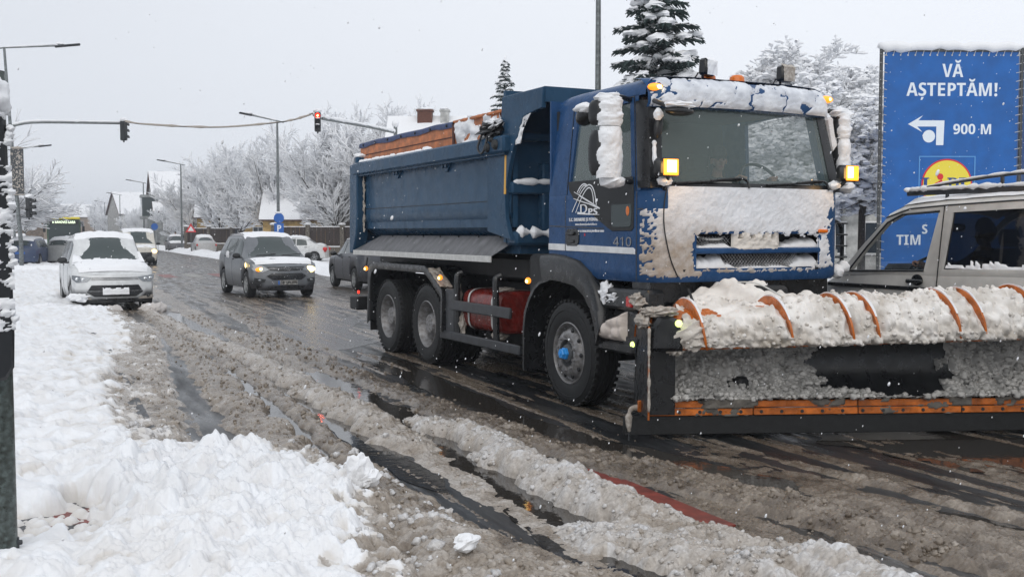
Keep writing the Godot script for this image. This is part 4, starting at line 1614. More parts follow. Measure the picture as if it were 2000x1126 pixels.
	# mirrors
	for s in 2:
		b = B.new()
		var cx := -0.32 if s == 0 else CW + 0.13
		var nw := 1.0 if s == 0 else 0.6
		for q: Array in [[2.86, 0.22], [2.50, 0.40]]:
			var rows := []
			for j in 9:
				var y: float = q[0] + q[1] * (j / 8.0 - 0.5)
				var e := 1.0 - pow(absf(j / 8.0 - 0.5) * 2.0, 4.0) * 0.25
				rows.append(PackedVector3Array([Vector3(cx - 0.15 * e * nw, y, 1.19), Vector3(cx - 0.155 * e * nw, y, 1.25), Vector3(cx - 0.10 * e * nw, y, 1.32 * (0.98 + 0.02 * e)), Vector3(cx + 0.03 * e * nw, y, 1.345 * (0.98 + 0.02 * e)), Vector3(cx + 0.12 * e * nw, y, 1.31), Vector3(cx + 0.14 * e * nw, y, 1.25), Vector3(cx + 0.14 * e * nw, y, 1.19)]))
			b.grid(rows, true)
			b.fan(rows[0], Vector3(cx, q[0] - q[1] * 0.5, 1.26))
			b.fan(rows[8], Vector3(cx, q[0] + q[1] * 0.5, 1.26), true)
		var arm := -1.0 if s == 0 else 1.0
		var root := 0.09 if s == 0 else CW - 0.09
		b.tube(curve([Vector3(root, 3.02, 1.02), Vector3(root + arm * 0.2, 3.03, 1.12), Vector3(cx, 2.98, 1.22), Vector3(cx, 2.7, 1.22)]), 0.024, 7)
		b.tube(curve([Vector3(root - arm * 0.06, 2.26, 1.15), Vector3(root + arm * 0.15, 2.25, 1.2), Vector3(cx, 2.28, 1.23), Vector3(cx, 2.5, 1.22)]), 0.024, 7)
		if s == 0:
			# the kerb mirror over the door
			b.ball(Vector3(-0.13, 2.91, 0.58), Vector3(0.1, 0.085, 0.13), Basis(Vector3.RIGHT, -0.5), 10, 14)
			b.tube(path3([Vector3(0.07, 3.0, 0.72), Vector3(-0.13, 2.99, 0.66)]), 0.04, 8)
		var m := put("mirror", b, mt.black_plastic, t, 0.6)
		b = B.new()
		for q: Array in [[2.86, 0.25], [2.50, 0.46]]:
			var w := func(u: float, v: float) -> Array:
				var a := lerpf(-1.0, 1.35, u)
				return [Vector3(cx + sin(a) * 0.145 * nw, q[0] + q[1] * (v - 0.5), 1.195 + cos(a) * 0.145), Vector3(sin(a), 0.25, cos(a)).normalized()]
			var th := func(u: float, v: float) -> float:
				var mm := minf(u * 5.0, 1.0) * 0.9 + 0.55 * fbm(u * 3.0, v * 3.0 + q[0], 2.0) - 0.15
				return 0.0 if mm <= 0.0 else 0.006 + 0.034 * minf(mm, 1.0) * (0.45 + 0.6 * lumps(u * 0.3, v * 0.45, q[0], 9.0) + 0.25 * lumps(u * 0.3, v * 0.45, q[0], 22.0)) * minf(1.0, minf(v, 1.0 - v) * 6.0 + 0.35)
			crust(b, 22, 30, w, th)
		b.lump(Vector3(cx + 0.02, 2.99, 1.25), Vector3(0.13, 0.05, 0.1), ns, 0.5)
		b.lump(Vector3(cx + 0.06, 2.25, 1.26), Vector3(0.12, 0.06, 0.1), ns, 0.4)
		if s == 0: b.lump(Vector3(-0.16, 2.975, 0.60), Vector3(0.1, 0.05, 0.13), ns, 0.4)
		put("snow", b, mt.snow_plain, m, 0.2)
	# front mirror on its arm, snow on top
	b = B.new()
	b.tube(curve([Vector3(0.12, 2.98, 1.36), Vector3(0.12, 2.94, 1.48), Vector3(0.2, 2.9, 1.56), Vector3(0.36, 2.89, 1.58)]), 0.022, 7)
	b.ball(Vector3(0.25, 2.87, 1.57), Vector3(0.16, 0.045, 0.07))
	var m2 := put("front_mirror", b, mt.black_plastic, t)
	b = B.new()
	b.ball(Vector3(0.13, 2.74, 1.42), Vector3(0.045, 0.11, 0.03), Basis(Vector3.FORWARD, 0.15))
	put("ramp_mirror", b, mt.black_plastic, t)
	b = B.new()
	b.lump(Vector3(0.26, 2.925, 1.57), Vector3(0.16, 0.035, 0.075), ns, 0.4)
	b.lump(Vector3(0.115, 2.85, 1.44), Vector3(0.045, 0.05, 0.04), ns, 0.4)
	put("snow", b, mt.snow_plain, m2)
	b = B.new()
	b.tube(curve([Vector3(0.115, 2.62, screen_z(0.115, 2.62) + 0.03), Vector3(0.10, 2.45, screen_z(0.1, 2.45) + 0.03), Vector3(0.12, 2.30, screen_z(0.12, 2.3) + 0.03)]), [0.012, 0.024, 0.014, 0.02, 0.018, 0.02, 0.024, 0.02, 0.02, 0.022, 0.022, 0.026, 0.02], 6)
	put("snow", b, mt.snow_plain, t)
	# left pillar rail with snow and bolts
	b = B.new()
	snow_rope(b, curve([Vector3(CW + 0.02, 2.95, 1.2), Vector3(CW + 0.06, 2.7, 1.22), Vector3(CW + 0.10, 2.45, 1.24), Vector3(CW + 0.08, 2.28, 1.28)]), 0.05, 7, 0.4, 0.1)
	put("snow", b, mt.snow_plain, t)


func chassis(t: Node3D) -> void:
	var b := B.new()
	# frame rails, cross members, axles, gearbox: dark mass under the lorry
	for x: float in [0.80, 1.62]: b.box(Vector3(x, 1.0, -2.9), Vector3(0.09, 0.28, 8.2))
	for z: float in [0.9, -0.6, -2.2, -3.4, -4.6, -6.0, -6.9]: b.box(Vector3(1.21, 1.0, z), Vector3(0.8, 0.2, 0.12))
	for z: float in [0.0, -3.88, -5.40]:
		b.tube(path3([Vector3(0.2, 0.54, z), Vector3(2.22, 0.54, z)]), 0.11, 10)
		b.ball(Vector3(1.2, 0.55, z), Vector3(0.28, 0.28, 0.28))
	b.box(Vector3(1.21, 0.9, 0.55), Vector3(0.75, 0.9, 1.3), 0.1)
	b.box(Vector3(1.21, 1.15, -0.6), Vector3(1.5, 0.35, 0.7), 0.05)
	b.box(Vector3(1.21, 1.35, -3.9), Vector3(1.5, 0.22, 6.2))
	b.box(Vector3(0.45, 1.3, -0.95), Vector3(0.6, 0.5, 0.4), 0.04)
	b.box(Vector3(1.21, 0.6, -2.2), Vector3(1.2, 0.5, 1.6), 0.05)
	b.box(Vector3(1.95, 0.8, -2.3), Vector3(0.7, 0.6, 2.0), 0.05)
	b.box(Vector3(1.21, 0.75, -4.64), Vector3(0.7, 0.5, 2.2), 0.05)
	put("chassis", b, mt.chassis, t)
	# wheels
	var tyre := tyre_mesh(0.545, 0.31, 0.315)
	var nut := B.new()
	nut.lathe(PackedVector2Array([Vector2(0.0, -0.03), Vector2(0.012, -0.03), Vector2(0.013, -0.012), Vector2(0.019, -0.012), Vector2(0.021, 0.0)]), Vector3.ZERO, Vector3.RIGHT, 6)
	var nut_mesh := nut.mesh()
	for s in 2:
		var sg := 1.0 if s == 0 else -1.0
		var w := _part("front_wheel", t, Vector3(0.0 if s == 0 else CW + 0.08, 0.545, 0), s == 1)
		put("tyre", tyre, mt.rubber, w)
		b = B.new()
		b.lathe(PackedVector2Array([Vector2(0.315, 0.05), Vector2(0.322, 0.012), Vector2(0.312, 0.006), Vector2(0.30, 0.02), Vector2(0.292, 0.07), Vector2(0.268, 0.085), Vector2(0.258, 0.05), Vector2(0.235, 0.01), Vector2(0.205, -0.012), Vector2(0.142, -0.014), Vector2(0.138, 0.03)]), Vector3.ZERO, Vector3.RIGHT, 48)
		put("rim", b, mt.rim_paint, w)
		b = B.new()
		for j in 10:
			var a := TAU * (j + 0.5) / 10
			b.ball(Vector3(0.018, cos(a) * 0.243, sin(a) * 0.243), Vector3(0.014, 0.030, 0.024), Basis(Vector3.RIGHT, a), 6, 10)
		put("hand_hole", b, mt.chassis, w)
		b = B.new()
		b.lathe(PackedVector2Array([Vector2(0.14, 0.0), Vector2(0.135, 0.04), Vector2(0.105, 0.03), Vector2(0.09, -0.01), Vector2(0.06, -0.02), Vector2(0.0, -0.02)]), Vector3.ZERO, Vector3.RIGHT, 24)
		put("hub", b, mt.trim_grey, w)
		for j in 10:
			var a := TAU * j / 10
			var o := put("wheel_nut", nut_mesh, mt.steel, w)
			o.position = Vector3(-0.012, cos(a) * 0.172, sin(a) * 0.172)
		b = B.new()
		b.lathe(PackedVector2Array([Vector2(0.0, -0.085), Vector2(0.046, -0.085), Vector2(0.054, -0.072), Vector2(0.054, -0.05), Vector2(0.064, -0.045), Vector2(0.064, -0.015)]), Vector3.ZERO, Vector3.RIGHT, 6)
		b.lathe(PackedVector2Array([Vector2(0.0, -0.095), Vector2(0.016, -0.095), Vector2(0.016, -0.085)]), Vector3.ZERO, Vector3.RIGHT, 10)
		put("hub_cap", b, mt.hub_blue, w, 0.9)
	for z: float in [-3.88, -5.40]:
		for s in 2:
			var w := _part("rear_wheel", t, Vector3(0.0 if s == 0 else CW + 0.08, 0.545, z), s == 1)
			put("tyre", tyre, mt.rubber, w)
			var inner := put("tyre", tyre, mt.rubber, w)
			inner.position.x = 0.35
			b = B.new()
			b.lathe(PackedVector2Array([Vector2(0.315, 0.05), Vector2(0.322, 0.012), Vector2(0.312, 0.006), Vector2(0.300, 0.02), Vector2(0.292, 0.06), Vector2(0.268, 0.09), Vector2(0.262, 0.15), Vector2(0.25, 0.19), Vector2(0.20, 0.205), Vector2(0.16, 0.19), Vector2(0.15, 0.19)]), Vector3.ZERO, Vector3.RIGHT, 44)
			put("rim", b, mt.rim_paint, w)
			b = B.new()
			b.lathe(PackedVector2Array([Vector2(0.152, 0.20), Vector2(0.15, 0.10), Vector2(0.13, 0.055), Vector2(0.12, 0.045), Vector2(0.0, 0.045)]), Vector3.ZERO, Vector3.RIGHT, 28)
			for j in 10:
				var a := TAU * j / 10
				b.ball(Vector3(0.185, cos(a) * 0.19, sin(a) * 0.19), Vector3(0.03, 0.016, 0.016), Basis(), 5, 6)
			put("hub", b, mt.rim_paint, w)
	# front arch and its lip
	b = B.new()
	var outer := [Vector2(-0.49, 1.555), Vector2(-0.31, 1.575), Vector2(-0.06, 1.56), Vector2(0.26, 1.51), Vector2(0.48, 1.40), Vector2(0.63, 1.25), Vector2(0.72, 1.06), Vector2(0.76, 0.9)]
	var inn := [Vector2(-0.46, 1.27), Vector2(-0.30, 1.29), Vector2(-0.08, 1.285), Vector2(0.22, 1.25), Vector2(0.40, 1.16), Vector2(0.53, 1.03), Vector2(0.61, 0.86), Vector2(0.64, 0.7)]
	var rows := []
	for j in outer.size():
		var o: Vector2 = outer[j]
		var i: Vector2 = inn[j]
		rows.append(PackedVector3Array([Vector3(0.45, o.y, o.x), Vector3(0.05, o.y, o.x), Vector3(-0.045, o.y - 0.012, o.x - 0.01), Vector3(-0.07, lerpf(o.y, i.y, 0.2), lerpf(o.x, i.x, 0.2)), Vector3(-0.06, lerpf(o.y, i.y, 0.7), lerpf(o.x, i.x, 0.7)), Vector3(-0.05, i.y, i.x), Vector3(0.36, i.y + 0.02, i.x)]))
	b.grid(rows)
	put("wheel_arch", b, mt.black_plastic, t, 0.5)
	b = B.new()
	rows = []
	for q: Array in [[-0.36, 1.30], [-0.55, 1.26], [-0.68, 1.19], [-0.80, 1.06], [-0.885, 0.92], [-0.92, 0.75], [-0.925, 0.35], [-0.92, 0.28]]:
		rows.append(PackedVector3Array([Vector3(-0.045, q[1], q[0]), Vector3(-0.045, q[1] - 0.02, q[0] + 0.035), Vector3(0.36, q[1] - 0.02, q[0] + 0.035), Vector3(0.36, q[1], q[0])]))
	b.grid(rows, true)
	put("mudguard", b, mt.black_plastic, t, 0.5)
	# bumper, steps and the plough plate
	b = B.new()
	b.box(Vector3(CW / 2, 0.98, 1.34), Vector3(CW + 0.02, 0.22, 0.32), 0.05)
	b.box(Vector3(CW / 2, 0.74, 1.22), Vector3(CW - 0.02, 0.20, 0.42), 0.03)
	b.box(Vector3(0.10, 1.16, 1.05), Vector3(0.22, 0.20, 0.8), 0.03)
	b.box(Vector3(0.05, 0.70, 0.92), Vector3(0.12, 0.10, 0.62), 0.02)
	b.box(Vector3(0.10, 0.90, 1.22), Vector3(0.16, 0.36, 0.42), 0.03)
	b.box(Vector3(0.16, 0.9, 0.85), Vector3(0.12, 0.3, 0.4), 0.02)
	b.box(Vector3(CW / 2, 1.24, 1.2), Vector3(CW - 0.2, 0.2, 0.3))
	put("bumper", b, mt.black_plastic, t)
	b = B.new()
	b.box(Vector3(CW / 2, 0.72, 1.5), Vector3(0.9, 0.62, 0.12), 0.02)
	for x: float in [0.6, 1.75]: b.box(Vector3(x, 0.45, 1.75), Vector3(0.12, 0.14, 0.7), 0.02)
	put("plough_plate", b, mt.chassis, t)
	b = B.new()
	b.lump(Vector3(0.02, 1.2, 0.72), Vector3(0.05, 0.09, 0.1), ns, 0.9, 2.2, 16, 22)
	b.lump(Vector3(0.03, 1.17, 0.86), Vector3(0.05, 0.06, 0.16), ns, 0.9, 2.2, 16, 22)
	b.lump(Vector3(0.04, 1.14, 1.15), Vector3(0.04, 0.035, 0.08), ns, 0.6, 2.2, 12, 16)
	put("snow", b, mt.snow_plain, t)
	b = B.new()
	var w3 := func(u: float, v: float) -> Array:
		return [Vector3(0.035, lerpf(0.76, 1.05, v), lerpf(0.60, 1.10, u)), Vector3(-1, 0.1, 0).normalized()]
	var t3 := func(u: float, v: float) -> float:
		var top := 0.45 + 0.55 * u
		if v > top + 0.05 * fbm(u * 4.0, 1.0, 1.0): return 0.0
		return (0.045 + 0.05 * lumps(0.0, v * 0.3, u * 0.5, 9.0)) * clampf(minf(minf(u, 1.0 - u) * 10.0, minf(v, top - v) * 8.0) + 0.15, 0.0, 1.0)
	crust(b, 34, 24, w3, t3)
	for j in b.p.size(): b.k[j] = Color(.62, .55, .5)
	put("packed_snow", b, mt.caked_snow, t, 0.2)
	b = B.new()
	b.box(Vector3(-0.02, 1.145, 1.20), Vector3(0.04, 0.10, 0.10), 0.01)
	put("corner_reflector", b, mt.red_lens, t)
	b = B.new()
	b.lump(Vector3(0.0, 1.16, 1.31), Vector3(0.06, 0.07, 0.12), ns, 0.7, 2.0, 14, 18)
	b.lump(Vector3(-0.03, 1.05, 1.44), Vector3(0.04, 0.05, 0.06), ns, 0.9, 2.0, 14, 18)
	put("snow", b, mt.dirty_snow, t)
	b = B.new()
	b.ball(Vector3(0.01, 0.745, 1.20), Vector3(0.02, 0.032, 0.032))
	put("fog_lamp", b, mt.led_green, t)
	b = B.new()
	b.ball(Vector3(0.03, 0.77, 1.33), Vector3(0.012, 0.016, 0.016))
	put("fog_lamp", b, mt.led_green, t)
	# guards along the side, fuel tank
	b = B.new()
	b.box(Vector3(0.02, 0.86, -2.20), Vector3(0.04, 0.13, 1.72), 0.012)
	b.box(Vector3(0.02, 0.46, -2.24), Vector3(0.05, 0.11, 2.30), 0.012)
	put("side_guard", b, mt.guard_grey, t)
	b = B.new()
	b.box(Vector3(0.03, 0.76, -3.09), Vector3(0.04, 0.62, 0.28), 0.015)
	put("guard_plate", b, mt.guard_grey, t)
	for z: float in [-2.93, -1.80]:
		b = B.new()
		b.tube(curve([Vector3(0.12, 1.28, z + 0.03), Vector3(0.07, 1.25, z), Vector3(0.05, 1.15, z), Vector3(0.06, 0.45, z)]), 0.042, 8)
		put("guard_post", b, mt.black_plastic, t)
	b = B.new()
	rows = []
	for q: Array in [[-2.92, 0.85], [-2.90, 0.98], [-2.84, 1.0], [-1.98, 1.0], [-1.92, 0.98], [-1.90, 0.85]]:
		var row := PackedVector3Array()
		for j in 24:
			var a := TAU * j / 24
			var ex := pow(absf(cos(a)), 0.45) * signf(cos(a))
			var ey := pow(absf(sin(a)), 0.45) * signf(sin(a))
			row.append(Vector3(0.45 + ex * 0.34 * q[1], 0.82 + ey * 0.26 * q[1], q[0]))
		rows.append(row)
	b.grid(rows, true)
	b.fan(rows[0], Vector3(0.45, 0.82, -2.92))
	b.fan(rows[5], Vector3(0.45, 0.82, -1.90), true)
	var tank := put("fuel_tank", b, mt.tank_red, t, 0.6)
	for z: float in [-2.70, -2.02]:
		b = B.new()
		rows = []
		for j in 25:
			var a := TAU * j / 24
			var ex := pow(absf(cos(a)), 0.45) * signf(cos(a))
			var ey := pow(absf(sin(a)), 0.45) * signf(sin(a))
			var c := Vector3(0.45 + ex * 0.35, 0.82 + ey * 0.27, z)
			rows.append(PackedVector3Array([c + Vector3(0, 0, -0.025), c + Vector3(0, 0, 0.025)]))
		b.grid(rows)
		put("tank_strap", b, mt.dirty_white, tank)
	b = B.new()
	b.lump(Vector3(0.35, 1.09, -2.15), Vector3(0.12, 0.03, 0.2), ns, 0.5)
	b.lump(Vector3(0.1, 0.62, -2.9), Vector3(0.05, 0.14, 0.07), ns, 0.7, 2.0)
	b.lump(Vector3(0.1, 1.0, -2.99), Vector3(0.04, 0.12, 0.04), ns, 0.7, 2.0)
	b.lump(Vector3(0.25, 0.53, -2.1), Vector3(0.1, 0.05, 0.12), ns, 0.5)
	put("snow", b, mt.dirty_snow, t)
	# rear mudguard over both axles
	b = B.new()
	rows = []
	for q: Array in [[-6.26, 0.42], [-6.24, 0.62], [-6.20, 1.17], [-6.13, 1.28], [-5.98, 1.34], [-3.86, 1.34], [-3.74, 1.30], [-3.26, 1.05], [-3.24, 0.95], [-3.26, 0.50]]:
		var f := 0.10 if q[1] > 1.0 else 0.0
		rows.append(PackedVector3Array([Vector3(0.75, q[1], q[0]), Vector3(-0.03, q[1], q[0]), Vector3(-0.035, q[1] - 0.05, lerpf(q[0], -4.7, 0.02)), Vector3(-0.02, q[1] - f, lerpf(q[0], -4.7, 0.055)), Vector3(0.0, q[1] - f, lerpf(q[0], -4.7, 0.06)), Vector3(0.75, q[1] - 0.03, lerpf(q[0], -4.7, 0.02))]))
	b.grid(rows)
	put("rear_mudguard", b, mt.black_plastic, t, 0.6)
	b = B.new()
	var w4 := func(u: float, v: float) -> Array:
		var p := Vector2(-3.72, 1.29).lerp(Vector2(-3.28, 1.06), u)
		return [Vector3(lerpf(-0.04, 0.14, v), p.y, p.x), Vector3(-0.2, 0.88, 0.46).normalized()]
	var t4 := func(u: float, v: float) -> float:
		var m := 0.35 + fbm(u * 5.0, v * 2.0, 3.0)
		return 0.0 if m < 0.0 else 0.012 + 0.03 * minf(m, 1.0)
	crust(b, 30, 10, w4, t4)
	put("snow", b, mt.dirty_snow, t, 0.2)
	# side markers, tail
	for q: Array in [[-3.30, 1.20], [-0.82, 1.26], [-6.28, 1.23]]:
		b = B.new()
		b.ball(Vector3(-0.03, q[1], q[0]), Vector3(0.03, 0.036, 0.045))
		var o := put("side_marker", b, mt.amber_dim, t)
		b = B.new()
		b.ball(Vector3(-0.05, q[1] - 0.005, q[0] + 0.01), Vector3(0.018, 0.02, 0.022))
		put("bulb", b, mt.amber_hot, o)
	b = B.new()
	b.box(Vector3(1.21, 0.66, -6.95), Vector3(2.4, 0.16, 0.24), 0.02)
	b.box(Vector3(0.08, 0.66, -6.9), Vector3(0.24, 0.22, 0.36), 0.02)
	b.tube(path3([Vector3(0.0, 1.4, -6.3), Vector3(-0.02, 1.22, -6.32)]), 0.012, 6)
	put("rear_bumper", b, mt.chassis, t)
	b = B.new()
	b.box(Vector3(-0.01, 0.84, -6.72), Vector3(0.03, 0.05, 0.04), 0.01)
	put("tail_marker", b, mt.red_on, t)
	b = B.new()
	b.box(Vector3(0.3, 0.52, -6.25), Vector3(0.55, 0.5, 0.02))
	b.box(Vector3(2.1, 0.52, -6.25), Vector3(0.55, 0.5, 0.02))
	put("mud_flap", b, mt.rubber, t)


func _part(called: String, t: Node3D, at: Vector3, turned: bool) -> Node3D:
	var w := Node3D.new()
	w.name = called
	t.add_child(w, true)
	w.position = at
	if turned: w.rotation.y = PI
	return w


func tipper(t: Node3D) -> void:
	# steel body: side walls bent in at the foot, posts, rails, skirts, head board with its canopy
	var body := _part("tipper_body", t, Vector3.ZERO, false)
	var b := B.new()
	for s in 2:
		var rows := []
		for z: float in [-6.95, -5.5, -4.0, -2.8, -2.035, -2.03, -1.84, -1.50]:
			var row := PackedVector3Array()
			for q: Vector2 in [Vector2(0.11, 2.75), Vector2(0.11, 2.175), Vector2(0.105, 2.165), Vector2(0.105, 2.02), Vector2(0.13, 1.95), Vector2(0.17, 1.88), Vector2(0.235, 1.80), Vector2(0.33, 1.74), Vector2(0.5, 1.68), Vector2(0.8, 1.62)]:
				row.append(Vector3(q.x if s == 0 else CW + 0.06 - q.x, q.y, z))
			rows.append(row)
		b.grid(rows, false, 1 if s == 0 else -1)
	b.box(Vector3(CW / 2 + 0.03, 1.6, -4.2), Vector3(2.0, 0.12, 5.5))
	# inner side, floor and heap-proof tail
	b.box(Vector3(0.16, 2.35, -4.2), Vector3(0.06, 1.0, 5.4))
	b.box(Vector3(CW - 0.1, 2.35, -4.2), Vector3(0.06, 1.0, 5.4))
	b.box(Vector3(CW / 2 + 0.03, 2.2, -6.98), Vector3(2.1, 1.3, 0.05))
	put("wall", b, mt.body_blue, body, 0.5)
	# seams on the near wall
	b = B.new()
	for z: float in [-2.03, -1.835]: b.box(Vector3(0.107, 2.4, z), Vector3(0.012, 0.72, 0.012))
	b.box(Vector3(0.107, 2.163, -4.3), Vector3(0.012, 0.009, 4.9))
	put("weld", b, mt.chassis, body)
	for s in 2:
		var x := -0.005 if s == 0 else CW + 0.065
		b = B.new()
		b.box(Vector3(x + (0.07 if s == 0 else -0.07), 2.80, -4.18), Vector3(0.2, 0.20, 5.5), 0.025)
		b.box(Vector3(x + (0.085 if s == 0 else -0.085), 2.70, -4.18), Vector3(0.15, 0.05, 5.4), 0.01)
		put("top_rail", b, mt.body_blue, body)
		b = B.new()
		var px := -0.02 if s == 0 else CW - 0.12
		b.prism(PackedVector2Array([Vector2(-7.14, 1.46), Vector2(-6.98, 1.46), Vector2(-6.80, 1.75), Vector2(-6.74, 2.1), Vector2(-6.74, 2.88), Vector2(-7.10, 2.88)]), 0.20, Transform3D(Basis(Vector3(0, 0, 1), Vector3(0, 1, 0), Vector3(-1, 0, 0)), Vector3(px + 0.2, 0, 0)), 0.02)
		b.box(Vector3(px + 0.1, 2.93, -6.9), Vector3(0.14, 0.14, 0.12), 0.02)
		put("rear_post", b, mt.body_blue, body)
		# skirt of lighter steel with a white lip
		b = B.new()
		var rows := []
		var ends := [[-6.94, 0.0], [-6.2, 1.0]]
		for z: float in [0.0, 0.25, 0.5, 0.72, 0.725, 0.96, 1.0]:
			var zb := lerpf(-6.95, -1.80, z)
			var ztop := lerpf(-6.25, -1.43, z)
			rows.append(PackedVector3Array([Vector3(0.22 if s == 0 else CW - 0.16, 1.745, ztop), Vector3(-0.01 if s == 0 else CW + 0.07, 1.505, zb)]))
		b.grid(rows, false, 1 if s == 0 else -1)
		var sk := put("skirt", b, mt.skirt_grey, body)
		b = B.new()
		b.box(Vector3(-0.012 if s == 0 else CW + 0.072, 1.472, -4.375), Vector3(0.02, 0.075, 5.15), 0.004)
		put("lip", b, mt.dirty_white, sk)
		if s == 0:
			for j in 7:
				b = B.new()
				b.ball(Vector3(0.20, 1.735, -5.7 + j * 0.62), Vector3(0.012, 0.012, 0.012), Basis(), 5, 8)
				put("rivet", b, mt.chassis, sk)
	# hinge plates under the rail
	for z: float in [-5.21, -3.38]:
		b = B.new()
		b.prism(PackedVector2Array([Vector2(-0.15, 0.12), Vector2(-0.15, 0.02), Vector2(-0.03, -0.08), Vector2(0.05, -0.08), Vector2(0.15, 0.02), Vector2(0.15, 0.12)]), 0.03, Transform3D(Basis(Vector3(0, 0, 1), Vector3(0, 1, 0), Vector3(-1, 0, 0)), Vector3(0.112, 2.66, z)), 0.006)
		for dz: float in [-0.055, 0.055]:
			b.lathe(PackedVector2Array([Vector2(0.0, -0.03), Vector2(0.035, -0.03), Vector2(0.035, 0.0)]), Vector3(0.085, 2.665, z + dz), Vector3.RIGHT, 12)
		put("hinge_plate", b, mt.body_blue, body)
	# front: side cheek with its curved edge, canopy wing, head board
	for s in 2:
		b = B.new()
		b.prism(PackedVector2Array([Vector2(-2.03, 2.75), Vector2(-2.03, 1.80), Vector2(-1.40, 1.70), Vector2(-1.45, 1.78), Vector2(-1.535, 1.95), Vector2(-1.555, 2.2), Vector2(-1.50, 2.4), Vector2(-1.44, 2.57), Vector2(-1.34, 2.76), Vector2(-1.22, 2.90), Vector2(-1.10, 3.08), Vector2(-0.66, 3.13), Vector2(-0.63, 3.35), Vector2(-1.63, 3.35), Vector2(-1.68, 2.92)]), 0.05,
				Transform3D(Basis(Vector3(0, 0, 1), Vector3(0, 1, 0), Vector3(-1, 0, 0)), Vector3(0.10 if s == 0 else CW, 0, 0)), 0.006)
		put("cheek", b, mt.body_blue, body)
	b = B.new()
	b.box(Vector3(CW / 2 + 0.03, 2.55, -1.62), Vector3(CW - 0.1, 1.75, 0.06))
	b.box(Vector3(CW / 2 + 0.03, 3.34, -1.14), Vector3(CW - 0.1, 0.035, 1.0))
	b.box(Vector3(CW / 2 + 0.03, 3.27, -0.65), Vector3(CW - 0.1, 0.16, 0.04))
	b.box(Vector3(CW / 2 + 0.03, 2.30, -1.53), Vector3(CW - 0.12, 0.14, 0.16), 0.02)
	b.box(Vector3(CW / 2 + 0.03, 2.90, -1.53), Vector3(CW - 0.12, 0.10, 0.14), 0.02)
	b.box(Vector3(0.55, 2.1, -1.53), Vector3(0.1, 1.0, 0.14), 0.02)
	b.box(Vector3(1.2, 2.5, -1.53), Vector3(0.12, 1.6, 0.14), 0.02)
	b.box(Vector3(CW / 2 + 0.03, 1.72, -1.5), Vector3(CW - 0.12, 0.16, 0.3), 0.03)
	put("head_board", b, mt.body_blue, body)
	b = B.new()
	b.box(Vector3(0.052, 2.48, -1.545), Vector3(0.008, 0.50, 0.045), 0.0, Basis(Vector3.RIGHT, 0.05))
	put("reflective_tape", b, mt.yellow_tape, body)
	for q: Array in [[-1.62, 2.80, 0.06], [-1.83, 2.78, 0.055], [-1.72, 2.86, 0.03]]:
		b = B.new()
		b.lathe(PackedVector2Array([Vector2(0.0, -0.05), Vector2(q[2] * 0.6, -0.05), Vector2(q[2], -0.02), Vector2(q[2], 0.05)]), Vector3(-0.03, q[1], q[0]), Vector3.RIGHT, 14)
		put("bolt", b, mt.trim_dark, body)
	# bundle of rope and sheet on the rail
	b = B.new()
	b.lump(Vector3(0.05, 2.98, -1.86), Vector3(0.12, 0.1, 0.26), ns, 1.1, 2.3, 16, 22)
	b.tube(curve([Vector3(-0.03, 2.95, -2.0), Vector3(-0.08, 2.8, -2.02), Vector3(-0.085, 2.72, -1.93), Vector3(-0.08, 2.75, -1.85), Vector3(-0.04, 2.9, -1.84)]), 0.014, 6)
	put("rope_bundle", b, mt.black_plastic, body, 0.2)
	b = B.new()
	b.lump(Vector3(0.04, 3.05, -1.80), Vector3(0.11, 0.055, 0.2), ns, 0.9, 2.3, 14, 18)
	# snow on the cheek, ledges and along the rail
	var w := func(u: float, v: float) -> Array:
		return [Vector3(0.07, lerpf(2.78, 3.12, u), -1.30 + lerpf(-0.10, 0.12, v) + 0.28 * u * u), Vector3(-0.5, 0.2, 1).normalized()]
	var th := func(u: float, v: float) -> float:
		var m := 0.25 + fbm(u * 4.0, v * 2.0, 5.0) * 1.2
		return 0.0 if m < 0.0 else 0.012 + 0.035 * minf(m, 1.0)
	crust(b, 24, 12, w, th)
	snow_rope(b, curve([Vector3(0.12, 2.36, -1.47), Vector3(0.6, 2.37, -1.46), Vector3(1.2, 2.37, -1.46), Vector3(2.2, 2.37, -1.46)], 14), 0.04, 7, 0.5, 0.2)
	snow_rope(b, curve([Vector3(0.12, 1.79, -1.4), Vector3(0.35, 1.78, -1.36), Vector3(0.7, 1.76, -1.36)], 8), 0.06, 7, 0.7, 0.1)
	snow_rope(b, curve([Vector3(0.1, 2.89, -6.85), Vector3(0.12, 2.89, -6.2), Vector3(0.12, 2.89, -5.0), Vector3(0.12, 2.89, -3.9)], 14), 0.05, 7, 0.6, 0.1)
	b.lump(Vector3(0.08, 3.02, -6.9), Vector3(0.09, 0.04, 0.08), ns, 0.4)
	put("snow", b, mt.snow_plain, body, 0.2)
	b = B.new()
	var w6 := func(u: float, v: float) -> Array:
		return [Vector3(0.1 - 0.012, lerpf(1.8, 2.7, u), -6.72 + lerpf(-0.04, 0.06, v)), Vector3(-1, 0, 0.4).normalized()]
	var t6 := func(u: float, v: float) -> float:
		var m := 0.05 + fbm(u * 9.0, v * 2.0, 15.0) * 1.2
		return 0.0 if m < 0.0 else 0.006 + 0.02 * minf(m, 1.0)
	crust(b, 40, 6, w6, t6)
	put("caked_dirt", b, mt.dirty_snow, body, 0.2)
	spreader()


